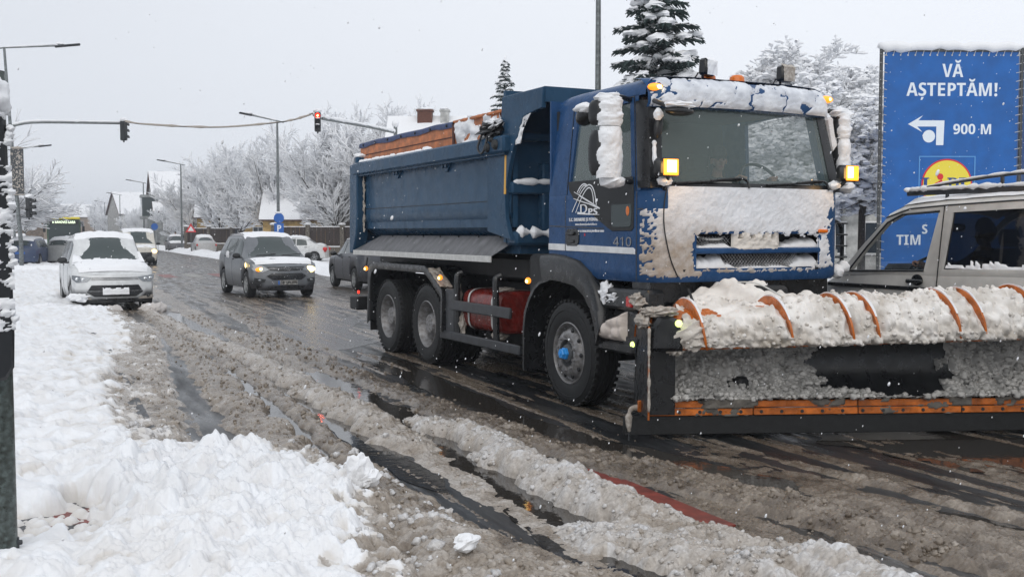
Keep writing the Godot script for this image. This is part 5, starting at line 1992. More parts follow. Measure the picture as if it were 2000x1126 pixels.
func spreader() -> void:
	# the orange gritter box that rides in the body: a thing of its own, placed with the lorry
	var o := thing("salt_spreader", "orange salt spreader box with a blue sheet on top, riding in the lorry's body", "spreader", Vector3(4.89, 0, -9.606), deg_to_rad(2.76))
	var b := B.new()
	b.box(Vector3(0.42, 2.99, -5.78), Vector3(0.05, 0.52, 4.0), 0.01)
	b.box(Vector3(1.98, 3.02, -5.78), Vector3(0.05, 0.55, 4.0), 0.01)
	b.box(Vector3(1.2, 3.0, -7.76), Vector3(1.56, 0.5, 0.05), 0.01)
	b.box(Vector3(1.2, 2.62, -5.78), Vector3(1.5, 0.3, 3.9))
	put("hopper", b, mt.spreader_orange, o)
	b = B.new()
	b.box(Vector3(0.39, 3.085, -5.78), Vector3(0.012, 0.012, 3.98))
	b.box(Vector3(0.385, 3.0, -3.80), Vector3(0.03, 0.5, 0.05), 0.005)
	put("rib", b, mt.tile_red, o)
	# front end board, sloping, mostly under snow
	b = B.new()
	b.box(Vector3(1.2, 3.0, -3.80), Vector3(1.56, 0.5, 0.05), 0.01)
	b.box(Vector3(1.2, 3.285, -3.1), Vector3(1.62, 0.04, 1.5), 0.01)
	b.box(Vector3(0.45, 3.1, -3.1), Vector3(0.04, 0.36, 1.45), 0.01)
	put("front_board", b, mt.spreader_orange, o)
	b = B.new()
	var w := func(u: float, v: float) -> Array:
		return [Vector3(0.425, lerpf(2.92, 3.31, v), lerpf(-3.78, -2.4, u)), Vector3(-1, 0.2, 0).normalized()]
	var th := func(u: float, v: float) -> float:
		var m := 0.42 - 0.5 * u + fbm(u * 5.0, v * 2.0, 5.0) * 1.3
		return 0.0 if m < 0.0 else 0.01 + 0.05 * minf(m, 1.0)
	crust(b, 40, 16, w, th)
	put("snow", b, mt.snow_plain, o, 0.2)
	# sheet: a padded roll over the top with eyelets
	b = B.new()
	var rows := []
	for j in 41:
		var z := lerpf(-7.78, -3.82, j / 40.0)
		var sag := 0.012 * sin(z * 5.2) + 0.015 * fbm(z * 1.7, 3.0, 1.0)
		var row := PackedVector3Array()
		for q: Vector2 in [Vector2(0.378, 3.215), Vector2(0.37, 3.25), Vector2(0.38, 3.285), Vector2(0.42, 3.305), Vector2(0.62, 3.315), Vector2(1.2, 3.33), Vector2(1.8, 3.315), Vector2(2.03, 3.3), Vector2(2.03, 3.17)]:
			row.append(Vector3(q.x, q.y + (sag if q.y < 3.24 else sag * 0.4), z))
		rows.append(row)
	b.grid(rows)
	put("cover_sheet", b, mt.tarp_blue, o)
	for j in 7:
		b = B.new()
		b.ball(Vector3(0.366, 3.25, -7.55 + j * 0.59), Vector3(0.012, 0.022, 0.022), Basis(), 6, 8)
		put("eyelet", b, mt.chassis, o)
	b = B.new()
	rows = []
	for j in 51:
		var z := lerpf(-7.7, -3.9, j / 50.0)
		var row := PackedVector3Array()
		for q in 9:
			var f := q / 8.0
			row.append(Vector3(lerpf(0.47, 1.95, f), 3.295 + 0.03 * sin(PI * f) + 0.03 * minf(1.0, minf(f, 1.0 - f) * 6.0) * (0.55 + 0.7 * fbm(z * 2.3, f * 3.0, 1.0)), z))
		rows.append(row)
	b.grid(rows, false, 0)
	put("snow", b, mt.snow_plain, o, 0.2)


# ---------------------------------------------------------------- the plough: x from its kerb end to its far end, z towards the viewer

func build_plough() -> void:
	var t := thing("snow_plough", "long orange snow plough blade with a rolled top under packed snow, ahead of the lorry", "snow plough", Vector3(4.67, 0, -7.79), deg_to_rad(-20.2))
	const LEN := 3.75
	var up := func(x: float) -> float: return lerpf(1.0, 1.17, x / 3.4)     # the far end stands taller
	# section of the roll, from its foot behind over the top to the lip in front: (z, y at the kerb end)
	var roll := curve([Vector3(0, 0.86, -0.30), Vector3(0, 1.03, -0.20), Vector3(0, 1.115, -0.03), Vector3(0, 1.10, 0.14), Vector3(0, 1.01, 0.28), Vector3(0, 0.88, 0.35), Vector3(0, 0.80, 0.34)], 4)
	var mould := curve([Vector3(0, 0.80, 0.34), Vector3(0, 0.86, 0.12), Vector3(0, 0.84, -0.12), Vector3(0, 0.70, -0.22), Vector3(0, 0.52, -0.20), Vector3(0, 0.40, -0.10), Vector3(0, 0.33, 0.02)], 4)
	var b := B.new()
	var rows := []
	for i in 40:
		var x := LEN * i / 39.0
		var row := PackedVector3Array()
		for q in roll: row.append(Vector3(x, 0.33 + (q.y - 0.33) * up.call(x), q.z))
		rows.append(row)
	b.grid(rows)
	var blade := put("blade", b, mt.orange, t)
	b = B.new()
	rows = []
	for i in 40:
		var x := LEN * i / 39.0
		var row := PackedVector3Array()
		for q in mould: row.append(Vector3(x, 0.33 + (q.y - 0.33) * up.call(x), q.z - 0.008))
		rows.append(row)
	b.grid(rows, false, -1)
	b.box(Vector3(LEN / 2, 0.6, -0.36), Vector3(LEN - 0.5, 0.3, 0.14), 0.02)
	put("mouldboard", b, mt.black_plastic, t)
	# cutting edge: two orange bars in lengths, bolted, then the rubber
	for k2 in 4:
		for lay in 2:
			b = B.new()
			b.box(Vector3(0.05 + 0.93 * (k2 + 0.5), 0.305 - lay * 0.066, 0.045 + 0.01 * lay), Vector3(0.922, 0.058, 0.03), 0.005)
			put("edge_bar", b, mt.orange, t)
	b = B.new()
	for i in 20:
		b.lathe(PackedVector2Array([Vector2(0.0, 0.01), Vector2(0.014, 0.01), Vector2(0.016, 0.0)]), Vector3(0.15 + i * 0.18, 0.24, 0.068), Vector3.BACK, 8)
	var bolts := put("bolts", b, mt.trim_dark, t)
	bolts.set_meta("kind", "stuff")
	b = B.new()
	b.box(Vector3(LEN / 2 - 0.06, 0.125, 0.03), Vector3(LEN + 0.18, 0.165, 0.04), 0.006)
	put("rubber_strip", b, mt.rubber, t)
	# ribs across the roll
	for q: Array in [[0.36, 0.085], [1.10, 0.075], [1.62, 0.075], [1.84, 0.075], [2.54, 0.075], [2.76, 0.075], [3.25, 0.08], [3.5, 0.08]]:
		b = B.new()
		rows = []
		for j in roll.size():
			var f := float(j) / (roll.size() - 1)
			var c := Vector3(q[0] + 0.20 * f - 0.06, 0.33 + (roll[j].y - 0.33) * up.call(q[0]), roll[j].z)
			var o := roll[mini(j + 1, roll.size() - 1)] - roll[maxi(j - 1, 0)]
			var nrm := Vector3(0, o.z, -o.y).normalized()
			var h: float = q[1] * clampf(minf(f * 5.0, (1.0 - f) * 4.0), 0.1, 1.0)
			rows.append(PackedVector3Array([c - Vector3(0.009, 0, 0), c + nrm * h - Vector3(0.009, 0, 0), c + nrm * h + Vector3(0.009, 0, 0), c + Vector3(0.009, 0, 0)]))
		b.grid(rows)
		var rib := put("rib", b, mt.orange, t, 0.8)
		b = B.new()
		rows = []
		for j in range(4, 18):
			var f := float(j) / (roll.size() - 1)
			var c := Vector3(q[0] + 0.20 * f - 0.06 + 0.012, 0.33 + (roll[j].y - 0.33) * up.call(q[0]), roll[j].z)
			var o := roll[mini(j + 1, roll.size() - 1)] - roll[maxi(j - 1, 0)]
			var nrm := Vector3(0, o.z, -o.y).normalized()
			var w := 0.028 * (1.0 + 0.9 * fbm(j * 0.5, q[0], 3.0)) * sin(PI * (j - 3.0) / 15.0)
			rows.append(PackedVector3Array([c, c + nrm * (q[1] + 0.014 * sin(PI * (j - 3.0) / 15.0)) + Vector3(-0.01, 0, 0), c + nrm * (q[1] + 0.004) + Vector3(w * 0.8, 0, 0), c + nrm * q[1] * 0.3 + Vector3(w * 1.6, 0, 0)]))
		b.grid(rows)
		put("snow", b, mt.snow_plain, rib, 0.2)
	# packed snow over the roll
	b = B.new()
	var where := func(u: float, v: float) -> Array:
		var x := 0.30 + (LEN - 0.30) * u
		var f := v * (roll.size() - 1)
		var j := mini(int(f), roll.size() - 2)
		var q := roll[j].lerp(roll[j + 1], f - j)
		var o := roll[mini(j + 2, roll.size() - 1)] - roll[maxi(j - 1, 0)]
		return [Vector3(x, 0.33 + (q.y - 0.33) * up.call(x), q.z), Vector3(0, o.z, -o.y).normalized()]
	var thick := func(u: float, v: float) -> float:
		var x := 0.30 + (LEN - 0.30) * u
		var m := 0.75 + 0.55 * fbm(x * 2.0, v * 2.2, 1.0) + 0.25 * fbm(x * 7.0, v * 6.0, 2.0)
		if x < 1.25: m -= 0.55 * smoothstep(0.25, 0.45, v) * smoothstep(0.75, 0.5, v) * smoothstep(1.3, 0.6, x) + 0.12
		m -= 0.6 * smoothstep(0.9, 1.0, v)
		# clear of the ribs
		for q: float in [0.36, 1.10, 1.62, 1.84, 2.54, 2.76, 3.25, 3.5]:
			var d := absf(x - (q + 0.20 * v - 0.06))
			if d < 0.05 and v < 0.85: m -= (0.05 - d) * 9.0
		if m <= 0.05: return 0.0
		return minf(m, 0.9) * (0.012 + 0.075 * lumps(x, v * 0.75, 2.0, 14.0) + 0.03 * lumps(x, v * 0.75, 7.0, 31.0) + 0.02 * fbm(x * 4.0, v * 3.0, 8.0))
	crust(b, 420, 62, where, thick)
	for j in b.p.size():
		var v := b.p[j]
		var d := clampf(0.35 + 0.9 * fbm(v.x * 2.6, v.y * 4.0, v.z * 4.0) + smoothstep(1.05, 0.8, v.y) * 0.4 - smoothstep(1.5, 3.0, v.x) * 0.12, 0.0, 1.0)
		b.k[j] = Color(.79, .765, .735).lerp(Color(.43, .385, .33), d)
	# the lump that hangs over the kerb end
	var at := b.p.size()
	b.lump(Vector3(0.36, 0.93, 0.30), Vector3(0.2, 0.12, 0.11), ns, 0.5, 2.2, 24, 32)
	b.lump(Vector3(0.24, 0.86, 0.27), Vector3(0.1, 0.1, 0.09), ns, 0.5, 2.2, 20, 26)
	b.lump(Vector3(0.55, 1.03, 0.2), Vector3(0.1, 0.06, 0.08), ns, 0.5, 2.2, 18, 24)
	for j in range(at, b.p.size()): b.k[j] = Color(.56, .52, .47)
	put("packed_snow", b, mt.caked_snow, t, 0.1)
	# slush stuck inside, leaving a bare dark hollow
	b = B.new()
	var w2 := func(u: float, v: float) -> Array:
		var x := 0.25 + (LEN - 0.25) * u
		var f := lerpf(0.32, 1.0, v) * (mould.size() - 1)
		var j := mini(int(f), mould.size() - 2)
		var q := mould[j].lerp(mould[j + 1], f - j)
		return [Vector3(x, 0.33 + (q.y - 0.33) * up.call(x), q.z), Vector3(0, 0.1 - 0.5 * (0.5 - v), 1).normalized()]
	var t2 := func(u: float, v: float) -> float:
		var x := 0.25 + (LEN - 0.25) * u
		var m := 1.08 + 0.75 * fbm(x * 1.9, v * 1.6, 12.0) + 0.35 * fbm(x * 6.0, v * 5.0, 5.0)
		var hole := Vector2((x - 2.22) / 0.62, (v - 0.42) / 0.5).length()
		m -= 1.6 * smoothstep(1.15, 0.85, hole + 0.35 * fbm(x * 5.0, v * 4.0, 3.0))
		m -= 0.75 * (1.0 - maxf(lumps(x, v * 0.6, 22.0, 9.0), lumps(x, v * 0.6, 9.0, 15.0)))
		if x > 1.5 and x < 2.1: m += 0.5 * smoothstep(0.5, 0.85, v)
		m += 0.35 * smoothstep(0.72, 1.0, v) * smoothstep(0.25, 0.0, absf(fbm(x * 1.1, 3.0, 3.0)))
		if m <= 0.1: return 0.0
		return minf(m, 1.1) * (0.01 + 0.085 * lumps(x, v * 0.6, 22.0, 10.0) + 0.04 * lumps(x, v * 0.6, 4.0, 25.0))
	crust(b, 380, 66, w2, t2)
	for j in b.p.size():
		var v := b.p[j]
		b.k[j] = Color(.34, .335, .325).lerp(Color(.66, .645, .62), clampf(0.3 + 0.9 * fbm(v.x * 3.0, v.y * 3.0, 6.0), 0.0, 1.0))
	put("stuck_slush", b, mt.caked_snow, t, 0.1)
	clods("stuck_clods", t, 2600, 21, w2, t2, 0.010, 0.038, Color(.28, .275, .265), Color(.62, .605, .58))
	clods("loose_clods", t, 700, 22, where, thick, 0.008, 0.026, Color(.47, .43, .38), Color(.80, .775, .745))
	# mud over the cutting edge
	b = B.new()
	var w3 := func(u: float, v: float) -> Array:
		return [Vector3(0.1 + (LEN - 0.1) * u, lerpf(0.205, 0.35, v), 0.068), Vector3(0, 0, 1)]
	var t3 := func(u: float, v: float) -> float:
		var x := LEN * u
		var m := -0.16 + 1.0 * fbm(x * 2.2, v * 0.6, 31.0) + 0.3 * fbm(x * 9.0, v * 2.0, 2.0) + 0.35 * (v - 0.6)
		if x > 0.45 and x < 0.95 and v > 0.45: m += 0.6
		if x > 2.65 and x < 2.9 and v > 0.4: m += 0.3
		return 0.0 if m < 0.05 else 0.006 + 0.03 * minf(m, 0.9) * (0.4 + lumps(x, v * 0.15, 6.0, 14.0))
	crust(b, 260, 14, w3, t3)
	for j in b.p.size():
		b.k[j] = Color(.16, .145, .125).lerp(Color(.09, .083, .075), clampf(0.5 + fbm(b.p[j].x * 5.0, b.p[j].y * 9.0, 1.0), 0.0, 1.0))
	put("mud", b, mt.caked_snow, t, 0.2)
	# kerb end: black plate with a snowy edge, marker lamp
	b = B.new()
	var arch := PackedVector2Array([Vector2(0.02, 0.22)])
	for j in 13:
		var a := PI - PI * j / 12.0
		arch.append(Vector2(0.155 + cos(a) * 0.135, 0.97 + sin(a) * 0.12))
	arch.append(Vector2(0.29, 0.22))
	b.prism(arch, 0.02, Transform3D(Basis(), Vector3(0, 0, 0.06)), 0.004)
	b.box(Vector3(0.0, 0.62, 0.22), Vector3(0.012, 0.76, 0.33), 0.003)
	b.prism(PackedVector2Array([Vector2(0.0, 0.80), Vector2(0.02, 1.0), Vector2(0.08, 1.085), Vector2(0.16, 1.10), Vector2(0.24, 1.07), Vector2(0.29, 0.98), Vector2(0.29, 0.80)]), 0.44, Transform3D(Basis(), Vector3(0, 0, -0.06)), 0.03)
	b.prism(PackedVector2Array([Vector2(-0.35, 0.30), Vector2(0.07, 0.22), Vector2(0.2, 0.5), Vector2(0.34, 0.8), Vector2(0.25, 1.02), Vector2(0.0, 1.10), Vector2(-0.25, 0.98)]), 0.02, Transform3D(Basis(Vector3(0, 0, 1), Vector3(0, 1, 0), Vector3(-1, 0, 0)), Vector3(0.03, 0, 0)))
	put("end_plate", b, mt.black_plastic, t)
	b = B.new()
	b.box(Vector3(0.0, 0.62, 0.385), Vector3(0.016, 0.78, 0.012), 0.003)

	b.box(Vector3(0.01, 0.30, 0.08), Vector3(0.09, 0.10, 0.03), 0.006)
	put("edge_strip", b, mt.orange, t)
	b = B.new()
	snow_rope(b, curve([Vector3(0.0, 1.0, 0.392), Vector3(-0.002, 0.8, 0.395), Vector3(0.0, 0.6, 0.395), Vector3(0.0, 0.3, 0.395)], 10), 0.011, 6, 0.9, 0.0)
	b.lump(Vector3(-0.02, 1.04, 0.2), Vector3(0.06, 0.06, 0.16), ns, 0.5, 1.9, 18, 22)
	b.lump(Vector3(0.13, 1.12, 0.2), Vector3(0.14, 0.045, 0.18), ns, 0.5, 1.9, 22, 28)
	put("snow", b, mt.dirty_snow, t, 0.2)
	b = B.new()
	b.ball(Vector3(0.245, 1.035, 0.39), Vector3(0.03, 0.03, 0.03))
	put("marker_lamp", b, mt.led_green, t)
	# snowy guide rod beyond the end
	b = B.new()
	b.tube(path3([Vector3(-0.10, 0.26, 0.04), Vector3(-0.105, 0.0, 0.05)]), 0.008, 6)
	b.tube(path3([Vector3(0.02, 0.27, 0.04), Vector3(-0.10, 0.265, 0.04)]), 0.012, 6)
	put("guide_rod", b, mt.guard_grey, t)
	b = B.new()
	snow_rope(b, curve([Vector3(0.01, 0.275, 0.05), Vector3(-0.05, 0.28, 0.05), Vector3(-0.09, 0.26, 0.05), Vector3(-0.105, 0.2, 0.05), Vector3(-0.105, 0.12, 0.05), Vector3(-0.1, 0.07, 0.05)], 5), 0.024, 8, 0.5, 0.1)
	put("snow", b, mt.dirty_snow, t, 0.2)
	# hitch behind, and the heap of snow on it
	b = B.new()
	b.box(Vector3(1.3, 0.6, -0.75), Vector3(0.9, 0.3, 0.9), 0.03)
	b.box(Vector3(1.3, 0.95, -0.55), Vector3(0.3, 0.7, 0.2), 0.03)
	b.tube(path3([Vector3(0.55, 1.12, -0.3), Vector3(0.5, 1.28, -0.36)]), 0.012, 6)
	put("hitch", b, mt.chassis, t)
	b = B.new()
	var w5 := func(u: float, v: float) -> Array:
		var x := lerpf(0.40, 1.95, u)
		var z := lerpf(-0.85, -0.10, v)
		var hill := exp(-pow((x - 1.16) / 0.34, 2.0)) * 0.26 + exp(-pow((x - 0.72) / 0.25, 2.0)) * 0.14 + exp(-pow((x - 1.66) / 0.2, 2.0)) * 0.10
		hill *= sin(PI * pow(v, 0.7))
		var y := 1.04 + hill * (1.0 + 0.5 * fbm(x * 3.0, z * 3.0, 0.0)) + 0.05 * lumps(x, z, 3.0, 5.5) + 0.02 * lumps(x, z, 1.0, 14.0)
		if u < 0.03 or u > 0.97: y -= 0.2
		return [Vector3(x, y, z), Vector3.UP]
	crust(b, 90, 50, w5, func(_u: float, _v: float) -> float: return 0.001)
	for j in b.p.size():
		b.k[j] = Color(.78, .755, .72).lerp(Color(.50, .46, .42), clampf(0.3 + 0.8 * fbm(b.p[j].x * 3.0, b.p[j].y * 6.0, b.p[j].z * 3.0), 0.0, 1.0))
	put("heaped_snow", b, mt.caked_snow, t, 0.1)
	b = B.new()
	b.tube(curve([Vector3(0.95, 1.34, -0.36), Vector3(1.1, 1.33, -0.22), Vector3(1.32, 1.20, -0.1), Vector3(1.5, 1.1, -0.05)]), 0.007, 5)
	put("cable", b, mt.dirty_white, t)


func clods(called: String, t: Node3D, n: int, sd: int, where: Callable, thick: Callable, least: float, most: float, dark: Color, pale: Color) -> void:
	# separate clods frozen to a crust
	var b := B.new()
	b.lump(Vector3.ZERO, Vector3(1, 0.8, 0.75), ns, 0.7, 1.4, 6, 8)
	var m := MultiMesh.new()
	m.transform_format = MultiMesh.TRANSFORM_3D
	m.use_colors = true
	m.mesh = b.mesh(-1.0)
	rng.seed = sd
	var at := []
	for j in n:
		var u := rng.randf()
		var v := rng.randf()
		var th: float = thick.call(u, v)
		if th <= 0.012: continue
		var q: Array = where.call(u, v)
		var s := lerpf(least, most, pow(rng.randf(), 2.2))
		at.append([Transform3D(Basis.from_euler(Vector3(rng.randf() * TAU, rng.randf() * TAU, 0)) * Basis.from_scale(Vector3(s, s * rng.randf_range(0.6, 1.0), s)), q[0] + q[1] * (th + s * 0.15)), dark.lerp(pale, clampf(0.5 + 0.6 * fbm(u * 14.0, v * 3.0, 6.0) + rng.randf_range(-0.2, 0.2), 0.0, 1.0))])
	m.instance_count = at.size()
	for j in at.size():
		m.set_instance_transform(j, at[j][0])
		m.set_instance_color(j, at[j][1])
	var o := MultiMeshInstance3D.new()
	o.multimesh = m
	o.material_override = mt.caked_snow
	o.name = called
	o.set_meta("kind", "stuff")
	t.add_child(o, true)


# ---------------------------------------------------------------- cars. Own axes: x to the car's left, y up, z forward; origin on the ground

var wheels := {}


func car_wheel(r: float, rim_color: Color) -> Array:
	var key := "%.3f%s" % [r, rim_color]
	if wheels.has(key): return wheels[key]
	var b := B.new()
	b.lathe(PackedVector2Array([Vector2(r * 0.60, 0.03), Vector2(r * 0.64, 0.0), Vector2(r * 0.80, -0.004), Vector2(r * 0.94, 0.008), Vector2(r, 0.035), Vector2(r, 0.19), Vector2(r * 0.94, 0.215), Vector2(r * 0.6, 0.21)]), Vector3.ZERO, Vector3.RIGHT, 32)
	var tyre := b.mesh()
	b = B.new()
	b.col = rim_color
	b.lathe(PackedVector2Array([Vector2(r * 0.62, 0.04), Vector2(r * 0.63, 0.006), Vector2(r * 0.59, 0.012), Vector2(r * 0.56, 0.06)]), Vector3.ZERO, Vector3.RIGHT, 32)
	for j in 5:
		var a := TAU * j / 5
		for o: float in [-0.13, 0.13]:
			b.box(Vector3(0.028, cos(a + o) * r * 0.33, sin(a + o) * r * 0.33), Vector3(0.03, r * 0.50, r * 0.085), 0.005, Basis(Vector3.RIGHT, a + o * 0.8))
	b.lathe(PackedVector2Array([Vector2(0.0, 0.008), Vector2(r * 0.13, 0.010), Vector2(r * 0.17, 0.03)]), Vector3.ZERO, Vector3.RIGHT, 16)
	b.col = rim_color * 0.12
	b.lathe(PackedVector2Array([Vector2(r * 0.58, 0.075), Vector2(0.0, 0.085)]), Vector3.ZERO, Vector3.RIGHT, 24)
	wheels[key] = [tyre, b.mesh()]
	return wheels[key]


func car_point(p: Dictionary, z: float) -> PackedVector2Array:
	# half a cross-section, from the sill up the side and over to the middle
	var yb: float = p.sill
	for zc: float in [p.zf, p.zr]:
		var rr: float = p.wr * 1.14
		var d := absf(z - zc)
		if d < rr: yb = maxf(yb, p.wr + sqrt(rr * rr - d * d))
	var ys := smooth_at(p.belt, z)
	var yt := smooth_at(p.top, z)
	var w: float = p.w * 0.5 * smooth_at(p.plan, z)
	var c := clampf((yt - ys - 0.02) / 0.42, 0.0, 1.0)
	var s := Vector2(w * 0.955, ys)
	var r := Vector2(lerpf(w * 0.90, w * p.roof, c), yt - lerpf(0.015, 0.05, c))
	return PackedVector2Array([Vector2(w * 0.93, yb), Vector2(w * 0.985, lerpf(yb, ys, 0.25)), Vector2(w, lerpf(yb, ys, 0.5)), Vector2(w * 0.992, lerpf(yb, ys, 0.78)), Vector2(w * 0.98, lerpf(yb, ys, 0.93)), s,
		s.lerp(r, 0.33), s.lerp(r, 0.7), r, Vector2(r.x * 0.9, lerpf(r.y, yt, 0.7)), Vector2(r.x * 0.55, yt + 0.008), Vector2(0, yt + 0.016)])


func car_warp(p: Dictionary, v: Vector3) -> Vector3:
	# the flat ends of the sections become a rounded nose and tail
	var half: float = p.l * 0.5
	var f: float = clampf((v.z - half + 0.75) / 0.75, 0.0, 1.0)
	var g: float = clampf((-v.z - half + 0.6) / 0.6, 0.0, 1.0)
	var a: float = absf(v.x) / (p.w * 0.5)
	var up: float = maxf(0.0, v.y - p.nose_y)
	var rear_up: float = maxf(0.0, v.y - p.tail_y)
	v.z -= f * f * (p.nose_round * pow(a, 2.4) + p.nose_lean * up + 0.25 * maxf(0.0, 0.36 - v.y))
	v.z += g * g * (p.tail_round * pow(a, 2.6) + p.tail_lean * rear_up)
	return v


func face_plate(b: B, p: Dictionary, poly: PackedVector2Array, off: float, rear := false) -> void:
	# a piece that lies on the nose or tail: its outline in (x, y) seen from that end
	var half: float = p.l * 0.5
	var c := Vector2()
	for q in poly: c += q / poly.size()
	var fine := PackedVector2Array()
	for j in poly.size():
		for m in 4: fine.append(poly[j].lerp(poly[(j + 1) % poly.size()], m / 4.0))
	var on := func(q: Vector2, o: float) -> Vector3:
		var v := car_warp(p, Vector3(q.x, q.y, -half if rear else half))
		return v + Vector3(0, 0, -o if rear else o)
	for j in fine.size():
		var a := fine[j]
		var d := fine[(j + 1) % fine.size()]
		var m0 := a.lerp(c, 0.5)
		var m1 := d.lerp(c, 0.5)
		b.quad(on.call(a, off), on.call(d, off), on.call(m1, off), on.call(m0, off))
		b.tri(on.call(m0, off), on.call(m1, off), on.call(c, off))
		b.quad(on.call(a, -0.03), on.call(d, -0.03), on.call(d, off), on.call(a, off))


func mirrored(poly: PackedVector2Array) -> PackedVector2Array:
	var o := PackedVector2Array()
	for q in poly: o.append(Vector2(-q.x, q.y))
	return o


func side_patch(b: B, p: Dictionary, z0: float, z1: float, f0: float, f1: float, s: float, off := 0.006, slant0 := 0.0, slant1 := 0.0) -> void:
	# a pane in the window band between shoulder and roof
	var rows := []
	for i in 9:
		var row := PackedVector3Array()
		for j in 5:
			var f := lerpf(f0, f1, j / 4.0)
			var z := lerpf(z0 + slant0 * f, z1 + slant1 * f, i / 8.0)
			var q := car_point(p, z)
			var v := q[5].lerp(q[8], f)
			var w := car_warp(p, Vector3(v.x * s, v.y, z))
			row.append(w + Vector3(off * s, off * 0.3, 0))
		rows.append(row)
	b.grid(rows, false, 1)


func top_patch(b: B, p: Dictionary, z0: float, z1: float, f: float, off: float, thick := 0.0, cover := 1.0, sd := 0.0) -> void:
	# a sheet over bonnet, screen or roof, f of its width; with thickness it is a layer of snow
	var n := 28 if thick > 0.0 else 10
	var m := 24 if thick > 0.0 else 12
	var where := func(u: float, v: float) -> Array:
		var z := lerpf(z0, z1, u)
		var q := car_point(p, z)
		var x := lerpf(-f, f, v) * q[8].x
		var a := absf(x) / maxf(q[8].x, 0.01)
		var y := lerpf(q[11].y, q[8].y, pow(a, 2.2))
		return [car_warp(p, Vector3(x, y + off, z)), Vector3.UP]
	if thick <= 0.0:
		var rows := []
		for i in n + 1:
			var row := PackedVector3Array()
			for j in m + 1:
				var r: Array = where.call(float(i) / n, float(j) / m)
				row.append(r[0])
			rows.append(row)
		b.grid(rows, false, -1)
		return
	crust(b, n, m, where, func(u: float, v: float) -> float:
		var e := minf(minf(u, 1.0 - u) * 9.0, minf(v, 1.0 - v) * 9.0)
		var g := cover + 0.9 * fbm(u * 3.0 + sd, v * 3.0, sd)
		if g <= 0.0: return 0.0
		return thick * clampf(e + 0.25, 0.0, 1.0) * clampf(g * 2.0, 0.0, 1.0) * (0.8 + 0.5 * fbm(u * 5.0, v * 5.0, sd + 3.0) + 0.25 * lumps(u * 1.5, v * 1.5, sd, 5.0)))


